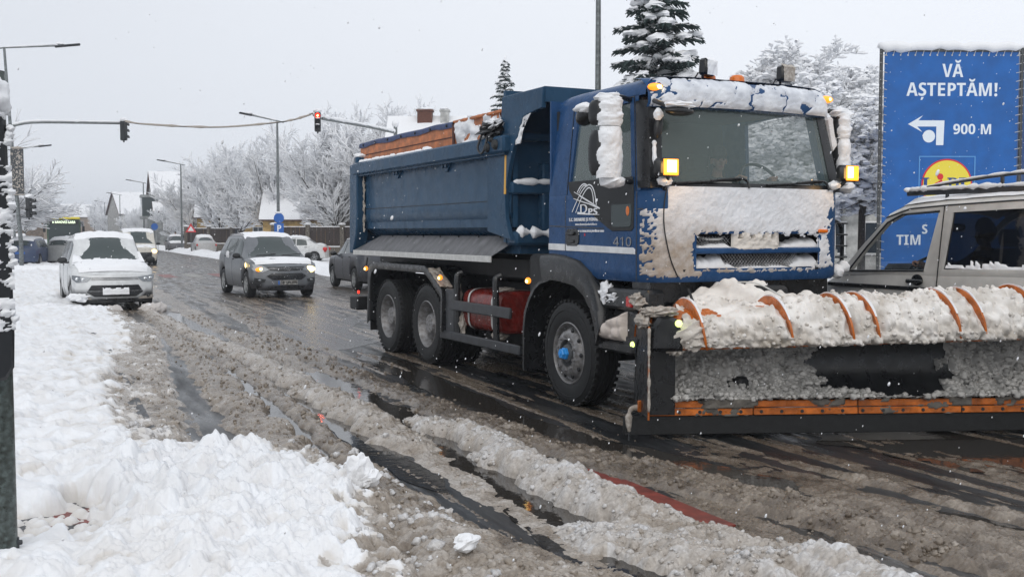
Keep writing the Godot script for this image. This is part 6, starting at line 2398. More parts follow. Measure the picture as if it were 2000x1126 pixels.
func car(called: String, label: String, p: Dictionary, at: Vector3, heading: float) -> Node3D:
	var t := thing(called, label, "car", at, heading)
	var half: float = p.l * 0.5
	var b := B.new()
	b.col = p.color
	var zs := []
	for i in 45: zs.append(lerpf(-half, half, i / 44.0))
	for zc: float in [p.zf, p.zr]:
		for j in 13: zs.append(zc + p.wr * 1.14 * cos(PI * j / 12.0))
	zs.sort()
	var rows := []
	for z: float in zs:
		var h := car_point(p, z)
		var row := PackedVector3Array()
		for q in h: row.append(car_warp(p, Vector3(q.x, q.y, z)))
		for j in range(h.size() - 2, -1, -1): row.append(car_warp(p, Vector3(-h[j].x, h[j].y, z)))
		rows.append(row)
	b.grid(rows)
	for e: float in [-half, half]:
		var h := car_point(p, e)
		var cap := []
		for q in h:
			var row := PackedVector3Array()
			for j in 13: row.append(car_warp(p, Vector3(lerpf(-q.x, q.x, j / 12.0), q.y, e)))
			cap.append(row)
		b.grid(cap, false, 1 if e > 0 else -1)
	if p.get("cladding", false):
		for j in b.p.size():
			var low: bool = absf(b.p[j].x) > p.w * 0.3 and b.p[j].y < p.sill + 0.17
			for zc: float in [p.zf, p.zr]:
				if Vector2(b.p[j].z - zc, b.p[j].y - p.wr).length() < p.wr * 1.28: low = true
			if b.p[j].y < p.sill + 0.12: low = true
			if low: b.k[j] = Color(.018, .019, .021)
	var body := put("body", b, mt.car_paint, t, 0.55)
	# dark floor and arches
	b = B.new()
	b.box(Vector3(0, 0.42, 0), Vector3(p.w - 0.52, 0.42, p.l - 0.5), 0.04)
	for zc: float in [p.zf, p.zr]:
		for s: float in [-1.0, 1.0]:
			var r := []
			for j in 13:
				var a := PI * j / 12.0
				var y: float = p.wr + sin(a) * p.wr * 1.14
				var z: float = zc + cos(a) * p.wr * 1.14
				r.append(PackedVector3Array([Vector3(s * p.w * 0.47, y, z), Vector3(s * (p.w * 0.5 - 0.34), y, z)]))
			b.grid(r)
	put("underbody", b, mt.chassis, t)
	for zc: float in [p.zf, p.zr]:
		for s: float in [-1.0, 1.0]:
			var w := _part("wheel", t, Vector3(s * (p.w * 0.5 - 0.03), p.wr, zc), s > 0)
			if zc == p.zf: w.rotation.y += p.get("steer", 0.0)
			var m: Array = car_wheel(p.wr, p.get("rim", Color(.34, .35, .36)))
			put("tyre", m[0], mt.rubber, w)
			put("rim", m[1], mt.car_paint, w)
	# glass
	b = B.new()
	top_patch(b, p, p.cowl, p.screen, 0.93, 0.008)
	put("windscreen", b, mt.car_glass, t)
	b = B.new()
	top_patch(b, p, p.rear_top, p.rear_foot, 0.86, 0.008)
	put("rear_window", b, mt.car_glass, t)
	for s: float in [-1.0, 1.0]:
		for q: Array in p.panes:
			b = B.new()
			side_patch(b, p, q[0], q[1], 0.10, 0.86, s, 0.006, q[2], q[3])
			put("side_window", b, mt.car_glass, t)
		b = B.new()
		var mp := car_point(p, p.cowl - 0.28)
		b.ball(Vector3(s * (mp[5].x + 0.12), mp[5].y + 0.09, p.cowl - 0.3), Vector3(0.11, 0.075, 0.06), Basis(), 8, 12)
		b.box(Vector3(s * (mp[5].x + 0.02), mp[5].y + 0.04, p.cowl - 0.3), Vector3(0.1, 0.04, 0.05), 0.01)
		b.col = p.get("mirror", p.color)
		put("wing_mirror", b, mt.black_plastic if p.get("black_mirror", false) else mt.trim_dark, t)
		b = B.new()
		for z: float in p.get("doors", []):
			var q := car_point(p, z)
			b = B.new()
			for j in 5: b.tube(path3([Vector3(s * q[j].x, q[j].y, z), Vector3(s * q[j + 1].x, q[j + 1].y, z)]), 0.004, 4, false)
			put("door_joint", b, mt.trim_dark, t)
		for z: float in p.get("handles", []):
			var q := car_point(p, z)
			b = B.new()
			b.box(Vector3(s * (q[4].x + 0.004), q[4].y - 0.02, z), Vector3(0.03, 0.03, 0.17), 0.008)
			put("door_handle", b, mt.trim_dark, t)
		if p.get("rails", false):
			b = B.new()
			var path := PackedVector3Array()
			for j in 9:
				var z: float = lerpf(p.rear_top + 0.1, p.screen - 0.1, j / 8.0)
				var q := car_point(p, z)
				path.append(Vector3(s * (q[8].x - 0.03), q[8].y + 0.05 * minf(1.0, minf(j, 8 - j)), z))
			b.tube(path, 0.018, 6)
			put("roof_rail", b, mt.steel, t)
	if p.get("roof_snow", 0.0) > 0.0:
		b = B.new()
		top_patch(b, p, p.rear_top - 0.1, p.screen + 0.04, 1.0, 0.0, p.roof_snow, 1.2, p.l)
		put("roof_snow", b, mt.snow_plain, t, 0.2)
	if p.get("hood_snow", 0.0) > 0.0:
		b = B.new()
		top_patch(b, p, p.cowl + 0.12, half - 0.12, 1.0, 0.004, p.hood_snow, p.get("hood_cover", 1.0), p.w)
		put("bonnet_snow", b, mt.snow_plain, t, 0.2)
	return t


func suv_white() -> void:
	var p := {"l": 4.66, "w": 1.80, "wr": 0.36, "zf": 1.37, "zr": -1.30, "sill": 0.26, "color": Color(.72, .735, .74), "roof": 0.74, "cladding": true,
		"belt": [-2.33, 0.86, -1.8, 1.12, 0.3, 1.08, 1.0, 1.02, 1.7, 0.95, 2.2, 0.84, 2.33, 0.80], "top": [-2.33, 0.9, -2.2, 1.15, -1.85, 1.60, -1.4, 1.68, -0.2, 1.70, 0.25, 1.66, 1.05, 1.10, 1.5, 1.05, 2.05, 0.96, 2.33, 0.83],
		"plan": [-2.33, 0.88, -1.9, 0.97, -1.0, 1.0, 1.2, 1.0, 1.9, 0.97, 2.33, 0.90], "nose_y": 0.62, "nose_lean": 0.5, "nose_round": 0.34, "tail_y": 0.8, "tail_lean": 0.25, "tail_round": 0.2,
		"cowl": 1.06, "screen": 0.28, "rear_top": -1.75, "rear_foot": -2.18, "panes": [[0.72, -0.12, -0.42, 0.0], [-0.20, -1.05, 0.0, 0.0], [-1.13, -1.75, 0.0, 0.3]], "doors": [0.98, -0.16, -1.1], "handles": [-0.05, -1.0], "rails": true, "roof_snow": 0.08, "hood_snow": 0.05, "steer": 0.05}
	var t := car("parked_car", "white SUV with snow on its roof and bonnet, facing us at the left kerb", p, Vector3(1.30, -0.02, -28.0), 0.06)
	t.scale = Vector3.ONE * 1.02
	var b := B.new()
	# snow that has slid down the screen
	var w := func(u: float, v: float) -> Array:
		var z := lerpf(1.12, 0.62, v)
		var q := car_point(p, z)
		return [car_warp(p, Vector3(lerpf(-1.0, 1.0, u) * q[8].x, q[11].y - 0.03 * pow(absf(u * 2 - 1), 2.0), z)), Vector3(0, 0.8, 0.6)]
	crust(b, 40, 14, w, func(u: float, v: float) -> float:
		var top := 0.18 + 0.5 * pow(clampf(1.0 - u * 5.0, 0.0, 1.0), 1.4) + 0.5 * pow(clampf((u - 0.92) * 12.0, 0.0, 1.0), 1.5) + 0.18 * fbm(u * 7.0, 2.0, 2.0) + 0.1 * lumps(u, 1.0, 1.0, 8.0)
		return 0.0 if v > top else 0.05)
	top_patch(b, p, 1.0, 2.2, 1.0, 0.0, 0.06, 1.1, 3.0)
	put("screen_snow", b, mt.snow_plain, t, 0.2)
	b = B.new()
	face_plate(b, p, PackedVector2Array([Vector2(-0.50, 0.60), Vector2(0.50, 0.60), Vector2(0.60, 0.44), Vector2(0.44, 0.34), Vector2(-0.44, 0.34), Vector2(-0.60, 0.44)]), 0.012)
	face_plate(b, p, PackedVector2Array([Vector2(-0.8, 0.30), Vector2(0.8, 0.30), Vector2(0.7, 0.2), Vector2(-0.7, 0.2)]), 0.012)
	var g := put("grille", b, mt.black_plastic, t)
	b = B.new()
	for y: float in [0.735, 0.772]:
		face_plate(b, p, PackedVector2Array([Vector2(-0.5, y), Vector2(0.5, y), Vector2(0.5, y - 0.016), Vector2(-0.5, y - 0.016)]), 0.02)
	face_plate(b, p, PackedVector2Array([Vector2(-0.6, 0.475), Vector2(0.6, 0.475), Vector2(0.6, 0.46), Vector2(-0.6, 0.46)]), 0.02)
	put("chrome_bar", b, mt.steel, g)
	b = B.new()
	b.box(Vector3(0, 0.455, 2.35), Vector3(0.54, 0.13, 0.02), 0.004)
	var pl := put("number_plate", b, mt.dirty_white, t)
	b = B.new()
	crust(b, 20, 8, func(u: float, v: float) -> Array: return [Vector3(lerpf(-0.28, 0.28, u), lerpf(0.39, 0.545, v), 2.362), Vector3(0, 0.1, 1)], func(u: float, v: float) -> float: return 0.0 if v > 0.85 + 0.3 * fbm(u * 6.0, 1.0, 1.0) else 0.012 + 0.012 * fbm(u * 4.0, v * 4.0, 2.0))
	put("snow", b, mt.snow_plain, pl)
	for s: float in [-1.0, 1.0]:
		b = B.new()
		var lampp := PackedVector2Array([Vector2(0.50, 0.775), Vector2(0.88, 0.82), Vector2(0.885, 0.74), Vector2(0.80, 0.66), Vector2(0.60, 0.675), Vector2(0.52, 0.73)])
		face_plate(b, p, lampp if s > 0 else mirrored(lampp), 0.010)
		var h := put("headlight", b, mt.lens_clear, t)
		b = B.new()
		for q: Vector2 in [Vector2(0.66, 0.725), Vector2(0.78, 0.735)]:
			var c := car_warp(p, Vector3(s * q.x, q.y, 2.33))
			b.ball(c + Vector3(0, 0, 0.006), Vector3(0.045, 0.04, 0.02), Basis(), 6, 12)
		put("reflector", b, mt.mirror, h)
		b = B.new()
		var c2 := car_warp(p, Vector3(s * 0.70, 0.36, 2.33))
		b.ball(c2, Vector3(0.06, 0.06, 0.03), Basis(), 6, 14)
		put("fog_lamp", b, mt.trim_dark, t)
		b = B.new()
		face_plate(b, p, PackedVector2Array([Vector2(s * 0.55, 0.33), Vector2(s * 0.84, 0.36), Vector2(s * 0.84, 0.28), Vector2(s * 0.5, 0.28)]), 0.02)
		put("snow", b, mt.dirty_snow, t)
	b = B.new()
	b.lump(Vector3(-0.78, 0.33, 2.22), Vector3(0.22, 0.09, 0.12), ns, 0.8)
	put("snow", b, mt.snow_plain, t, 0.2)


func suv_grey() -> void:
	var p := {"l": 4.41, "w": 1.82, "wr": 0.345, "zf": 1.33, "zr": -1.30, "sill": 0.25, "color": Color(.155, .165, .182), "roof": 0.72, "cladding": true,
		"belt": [-2.2, 0.9, -1.7, 1.16, 0.2, 1.06, 1.0, 0.99, 1.7, 0.93, 2.1, 0.85, 2.2, 0.80], "top": [-2.2, 0.95, -2.05, 1.2, -1.7, 1.58, -1.2, 1.655, -0.1, 1.67, 0.35, 1.60, 1.10, 1.08, 1.5, 1.03, 1.95, 0.95, 2.2, 0.83],
		"plan": [-2.2, 0.88, -1.8, 0.97, -1.0, 1.0, 1.2, 1.0, 1.8, 0.97, 2.2, 0.90], "nose_y": 0.60, "nose_lean": 0.45, "nose_round": 0.36, "tail_y": 0.8, "tail_lean": 0.25, "tail_round": 0.2,
		"cowl": 1.12, "screen": 0.36, "rear_top": -1.6, "rear_foot": -2.05, "panes": [[0.78, -0.05, -0.42, 0.0], [-0.13, -0.95, 0.0, 0.0], [-1.03, -1.6, 0.0, 0.35]], "doors": [0.98, -0.09, -1.0], "handles": [0.02, -0.9], "rails": true, "roof_snow": 0.05, "hood_snow": 0.018, "hood_cover": 0.5, "mirror": Color(.14, .15, .17)}
	var t := car("driving_car", "grey SUV with lit amber headlights driving towards us behind the lorry", p, Vector3(5.86, 0, -31.0), 0.07)
	t.scale = Vector3.ONE * 1.05
	var b := B.new()
	face_plate(b, p, PackedVector2Array([Vector2(-0.50, 0.815), Vector2(0.50, 0.815), Vector2(0.42, 0.735), Vector2(0.2, 0.715), Vector2(-0.2, 0.715), Vector2(-0.42, 0.735)]), 0.010)
	face_plate(b, p, PackedVector2Array([Vector2(-0.40, 0.655), Vector2(0.40, 0.655), Vector2(0.53, 0.58), Vector2(0.38, 0.48), Vector2(-0.38, 0.48), Vector2(-0.53, 0.58)]), 0.010)
	face_plate(b, p, PackedVector2Array([Vector2(-0.78, 0.33), Vector2(0.78, 0.33), Vector2(0.72, 0.2), Vector2(-0.72, 0.2)]), 0.014)
	var g := put("grille", b, mt.black_plastic, t)
	b = B.new()
	face_plate(b, p, PackedVector2Array([Vector2(-0.46, 0.785), Vector2(0.46, 0.785), Vector2(0.44, 0.770), Vector2(-0.44, 0.770)]), 0.018)
	put("chrome_bar", b, mt.steel, g)
	# oval badge with a slanted letter
	b = B.new()
	var path := PackedVector3Array()
	for j in 25:
		var a := TAU * j / 24
		path.append(Vector3(cos(a) * 0.085, 0.765 + sin(a) * 0.045, 2.165))
	b.tube(path, 0.007, 6, false)
	b.tube(path3([Vector3(-0.045, 0.735, 2.168), Vector3(-0.02, 0.795, 2.165)]), 0.007, 5)
	b.tube(path3([Vector3(0.02, 0.735, 2.168), Vector3(0.045, 0.795, 2.165)]), 0.007, 5)
	b.tube(path3([Vector3(-0.03, 0.76, 2.168), Vector3(0.03, 0.77, 2.168)]), 0.006, 5)
	put("badge", b, mt.steel, g)
	b = B.new()
	b.box(Vector3(0.0, 0.415, 2.225), Vector3(0.52, 0.115, 0.015), 0.004)
	var pl := put("number_plate", b, mt.white_paint, t)
	b = B.new()
	b.box(Vector3(-0.235, 0.415, 2.234), Vector3(0.045, 0.105, 0.004))
	put("plate_band", b, mt.sign_blue, pl)
	letters("plate_text", "SB 19KMN", 0.07, Transform3D(Basis(), Vector3(0.025, 0.415, 2.236)), mt.trim_dark, pl, 0.42)
	for s: float in [-1.0, 1.0]:
		b = B.new()
		var lp := PackedVector2Array([Vector2(0.44, 0.745), Vector2(0.60, 0.85), Vector2(0.86, 0.90), Vector2(0.885, 0.82), Vector2(0.80, 0.715), Vector2(0.62, 0.68)])
		face_plate(b, p, lp if s > 0 else mirrored(lp), 0.010)
		var h := put("headlight", b, mt.lens_clear, t)
		b = B.new()
		var c := car_warp(p, Vector3(s * 0.66, 0.75, 2.2))
		b.ball(c + Vector3(0, 0, 0.008), Vector3(0.15 if s > 0 else 0.12, 0.085 if s > 0 else 0.06, 0.03), Basis(), 8, 14)
		put("reflector", b, mt.amber_hot if s > 0 else mt.amber_dim, h)
		b = B.new()
		b.ball(c + Vector3(s * -0.02, 0.01, 0.03), Vector3(0.05, 0.035, 0.014), Basis(), 6, 12)
		put("bulb", b, mt.headlight_on, h)
		lamp("headlamp_light", c + Vector3(0, 0, 0.12), lin(1.0, .72, .36), 26.0 if s > 0 else 10.0, 0.06, t, 50.0, Vector3(0, -0.06, 1))
		b = B.new()
		var c2 := car_warp(p, Vector3(s * 0.68, 0.47, 2.2))
		face_plate(b, p, PackedVector2Array([Vector2(s * 0.54, 0.50), Vector2(s * 0.80, 0.535), Vector2(s * 0.82, 0.43), Vector2(s * 0.58, 0.42)]), 0.010)
		put("fog_lamp_housing", b, mt.trim_dark, t)
		b = B.new()
		b.ball(c2 + Vector3(0, 0, 0.02), Vector3(0.05, 0.035, 0.02), Basis(), 6, 12)
		put("fog_lamp", b, mt.lens_clear, t)
	b = B.new()
	b.ball(Vector3(-0.93, 0.86, 1.55), Vector3(0.012, 0.07, 0.05))
	put("side_lamp", b, mt.amber_hot, t)
	b = B.new()
	b.lump(Vector3(-0.9, 1.1, -0.6), Vector3(0.02, 0.1, 0.2), ns)
	put("snow", b, mt.snow_plain, t)
	# driver's side wiper line and number plate of snow
	b = B.new()
	for x: float in [-0.55, 0.15]:
		b.tube(path3([Vector3(x, 1.10, 1.13), Vector3(x + 0.55, 1.14, 1.06)]), 0.01, 5)
	put("wiper", b, mt.black_plastic, t)


func other_cars() -> void:
	# white saloon seen from the side, beyond the grey one
	var sal := {"l": 4.25, "w": 1.74, "wr": 0.31, "zf": 1.28, "zr": -1.35, "sill": 0.24, "color": Color(.70, .71, .71), "roof": 0.72,
		"belt": [-2.12, 0.88, -1.6, 0.98, 0.2, 0.95, 1.0, 0.90, 1.7, 0.84, 2.12, 0.72], "top": [-2.12, 0.92, -1.75, 1.06, -1.45, 1.12, -0.85, 1.42, -0.4, 1.50, 0.15, 1.48, 0.85, 0.99, 1.4, 0.93, 1.85, 0.85, 2.12, 0.74],
		"plan": [-2.12, 0.88, -1.7, 0.97, -0.8, 1.0, 1.0, 1.0, 1.7, 0.97, 2.12, 0.9], "nose_y": 0.6, "nose_lean": 0.3, "nose_round": 0.3, "tail_y": 0.7, "tail_lean": 0.15, "tail_round": 0.2,
		"cowl": 0.86, "screen": 0.2, "rear_top": -0.9, "rear_foot": -1.42, "panes": [[0.5, -0.24, -0.3, 0.0], [-0.3, -0.95, 0.0, 0.1]], "doors": [0.8, -0.27, -1.05], "handles": [-0.18, -0.85], "roof_snow": 0.09, "hood_snow": 0.05}
	var t := car("parked_car", "white saloon seen from its side, behind the grey SUV", sal, Vector3(13.8, 0.03, -63.9), deg_to_rad(-111.0))
	var b := B.new()
	for s: float in [-1.0, 1.0]:
		var q := PackedVector2Array([Vector2(0.55, 0.9), Vector2(0.82, 0.9), Vector2(0.82, 0.62), Vector2(0.6, 0.62)])
		b = B.new()
		face_plate(b, sal, q if s > 0 else mirrored(q), 0.01, true)
		b.ball(Vector3(s * 0.80, 0.80, -2.0), Vector3(0.05, 0.12, 0.14))
		put("tail_light", b, mt.red_lens, t)
	b = B.new()
	top_patch(b, sal, -2.0, -1.5, 1.0, 0.0, 0.05, 1.2, 6.0)
	put("boot_snow", b, mt.snow_plain, t, 0.2)
	# dark SUV half hidden by the lorry, going away in the other lane
	var dus := {"l": 4.32, "w": 1.82, "wr": 0.35, "zf": 1.33, "zr": -1.34, "sill": 0.3, "color": Color(.045, .05, .06), "roof": 0.74, "cladding": true,
		"belt": [-2.15, 0.9, -1.7, 1.1, 0.2, 1.06, 1.0, 1.02, 1.7, 0.98, 2.15, 0.84], "top": [-2.15, 0.95, -2.0, 1.2, -1.75, 1.52, -1.2, 1.6, 0.0, 1.62, 0.3, 1.58, 0.95, 1.12, 1.5, 1.08, 1.95, 1.0, 2.15, 0.86],
		"plan": [-2.15, 0.9, -1.8, 0.97, -1.0, 1.0, 1.2, 1.0, 1.8, 0.97, 2.15, 0.92], "nose_y": 0.7, "nose_lean": 0.3, "nose_round": 0.25, "tail_y": 0.8, "tail_lean": 0.2, "tail_round": 0.15,
		"cowl": 0.98, "screen": 0.3, "rear_top": -1.7, "rear_foot": -2.03, "panes": [[0.62, -0.1, -0.36, 0.0], [-0.18, -1.0, 0.0, 0.0], [-1.08, -1.6, 0.0, 0.2]], "doors": [0.9, -0.14, -1.05], "handles": [-0.02, -0.95], "rails": true, "black_mirror": true, "roof_snow": 0.04}
	car("driving_car", "dark grey SUV in the far lane, half hidden behind the lorry's tail", dus, Vector3(9.62, 0, -33.2), PI)
	# cars in the bay behind the white SUV
	var wag := sal.duplicate(true)
	wag.color = Color(.36, .37, .37)
	wag.top = [-2.12, 0.95, -2.05, 1.1, -1.75, 1.42, -1.3, 1.5, 0.0, 1.52, 0.2, 1.48, 0.9, 0.99, 1.4, 0.93, 1.85, 0.85, 2.12, 0.74]
	wag.rear_top = -1.72
	wag.rear_foot = -2.05
	wag.panes = [[0.5, -0.24, -0.3, 0.0], [-0.3, -1.0, 0.0, 0.0], [-1.08, -1.7, 0.0, 0.2]]
	t = car("parked_car", "silver estate car with red tail lights, parked behind the white SUV", wag, Vector3(1.55, 0.0, -65.2), PI - 0.5)
	for s: float in [-1.0, 1.0]:
		b = B.new()
		b.ball(Vector3(s * 0.74, 0.98, -1.98), Vector3(0.10, 0.15, 0.12))
		put("tail_light", b, mt.red_on if s < 0 else mt.red_lens, t)
	var blu := wag.duplicate(true)
	blu.color = Color(.05, .075, .15)
	blu.hood_snow = 0.1
	t = car("parked_car", "dark blue estate car, snow on its roof, in the bay left of the silver one", blu, Vector3(-0.75, 0.0, -63.8), PI - 0.25)
	b = B.new()
	b.box(Vector3(0, 0.72, -2.12), Vector3(0.5, 0.12, 0.02))
	put("number_plate", b, mt.sign_blue, t)
	b = B.new()
	b.ball(Vector3(0.74, 0.95, -2.0), Vector3(0.08, 0.12, 0.1))
	put("tail_light", b, mt.red_lens, t)
	for q: Array in [[-2.7, -72.0, PI, 0.16, "snow covered car parked by the pavement, left of and beyond the dark blue estate"], [-1.9, -84.0, PI, 0.2, "farther car under thick snow, parked on the left"], [11.6, -107.0, 0.0, 0.12, "dark parked car with a snowy roof beyond the white minibus"], [12.2, -92.0, PI, 0.12, "small car with a red tail light by the stone fence"]]:
		var c := sal.duplicate(true)
		c.color = Color(.55, .57, .59) if q[1] > -80.0 else Color(.12, .12, .13) if q[1] < -100.0 else Color(.5, .5, .5)
		c.roof_snow = q[3]
		c.hood_snow = q[3] * 0.7
		t = car("parked_car", q[4], c, Vector3(q[0], 0.02, q[1]), q[2])
		for s: float in [-1.0, 1.0]:
			b = B.new()
			b.ball(Vector3(s * 0.76, 0.78, -2.02), Vector3(0.07, 0.1, 0.1))
			put("tail_light", b, mt.red_lens, t)


func minibus(called: String, label: String, color: Color, at: Vector3, heading: float) -> Array:
	var p := {"l": 4.9, "w": 1.9, "wr": 0.34, "zf": 1.45, "zr": -1.45, "sill": 0.26, "color": color, "roof": 0.86,
		"belt": [-2.45, 1.1, 0.8, 1.15, 1.6, 1.08, 2.1, 0.98, 2.45, 0.86], "top": [-2.45, 1.7, -2.3, 1.88, -1.5, 1.95, 0.6, 1.95, 1.0, 1.84, 1.75, 1.20, 2.1, 1.10, 2.45, 0.92],
		"plan": [-2.45, 0.95, -2.1, 0.99, -1.0, 1.0, 1.4, 1.0, 2.1, 0.96, 2.45, 0.9], "nose_y": 0.65, "nose_lean": 0.35, "nose_round": 0.25, "tail_y": 1.2, "tail_lean": 0.1, "tail_round": 0.08,
		"cowl": 1.74, "screen": 0.98, "rear_top": -2.36, "rear_foot": -2.42, "panes": [[1.35, 0.35, -0.5, 0.0], [0.2, -0.95, 0.0, 0.0], [-1.05, -2.1, 0.0, 0.0]], "doors": [1.5, 0.28, -1.0], "handles": [0.4], "roof_snow": 0.09, "hood_snow": 0.02, "hood_cover": 0.1}
	return [car(called, label, p, at, heading), p]


func far_vehicles() -> void:
	var r := minibus("minibus", "white minibus with one amber headlight lit, behind the white SUV", Color(.66, .63, .56), Vector3(4.75, 0, -63.5), 0.0)
	var t: Node3D = r[0]
	t.set_meta("category", "minibus")
	var p: Dictionary = r[1]
	for s: float in [-1.0, 1.0]:
		var b := B.new()
		var c := car_warp(p, Vector3(s * 0.72, 0.78, 2.45))
		b.ball(c, Vector3(0.16, 0.10, 0.06))
		var h := put("headlight", b, mt.headlight_dim if s < 0 else mt.amber_hot, t)
		if s > 0:
			b = B.new()
			b.ball(c + Vector3(0, 0, 0.05), Vector3(0.1, 0.08, 0.03))
			put("bulb", b, mt.headlight_on, h)
			lamp("headlamp_light", c + Vector3(0, 0, 0.16), lin(1.0, .7, .34), 3.0, 0.08, t, 50.0, Vector3(0, -0.06, 1))
	var b := B.new()
	face_plate(b, p, PackedVector2Array([Vector2(-0.6, 0.72), Vector2(0.6, 0.72), Vector2(0.6, 0.3), Vector2(-0.6, 0.3)]), 0.012)
	put("grille", b, mt.black_plastic, t)
	# town bus
	t = thing("town_bus", "green and yellow town bus with a lit destination sign, far down the road", "bus", Vector3(1.35, 0, -92.0), 0.0)
	b = B.new()
	b.box(Vector3(0, 1.62, -5.5), Vector3(2.5, 2.6, 11.0), 0.12)
	put("body", b, mt.bus_green, t)
	b = B.new()
	b.box(Vector3(0, 2.96, -5.5), Vector3(2.46, 0.18, 10.9), 0.06)
	put("roof", b, mt.banner_yellow, t)
	b = B.new()
	b.box(Vector3(0, 1.72, 0.01), Vector3(2.3, 1.5, 0.04), 0.02)
	put("windscreen", b, mt.car_glass, t)
	b = B.new()
	b.box(Vector3(0, 2.66, 0.01), Vector3(2.2, 0.34, 0.05), 0.02)
	var sg := put("destination_sign", b, mt.trim_dark, t)
	letters("sign_text", "R RAHOVEI-GARA", 0.2, Transform3D(Basis(), Vector3(0, 2.66, 0.045)), mt.sign_white, sg, 1.7)
	for s: float in [-1.0, 1.0]:
		for j in 5:
			b = B.new()
			b.box(Vector3(s * 1.25, 1.95, -1.4 - j * 2.1), Vector3(0.03, 1.1, 1.9), 0.01)
			put("side_window", b, mt.car_glass, t)
		b = B.new()
		b.box(Vector3(s * 1.45, 2.1, 0.1), Vector3(0.2, 0.5, 0.12), 0.04)
		b.tube(path3([Vector3(s * 1.2, 2.7, 0.0), Vector3(s * 1.45, 2.4, 0.1)]), 0.03, 6)
		put("mirror", b, mt.black_plastic, t)
		for z: float in [-2.4, -8.0]:
			var w := _part("wheel", t, Vector3(s * 1.2, 0.48, z), s > 0)
			put("tyre", car_wheel(0.48, Color(.3, .3, .3))[0], mt.rubber, w)
		b = B.new()
		b.ball(Vector3(s * 0.9, 0.75, 0.02), Vector3(0.16, 0.1, 0.05))
		put("headlight", b, mt.lens_clear, t)
	b = B.new()
	b.box(Vector3(0, 3.1, -5.5), Vector3(2.3, 0.14, 10.6), 0.06)
	put("roof_snow", b, mt.snow_plain, t)


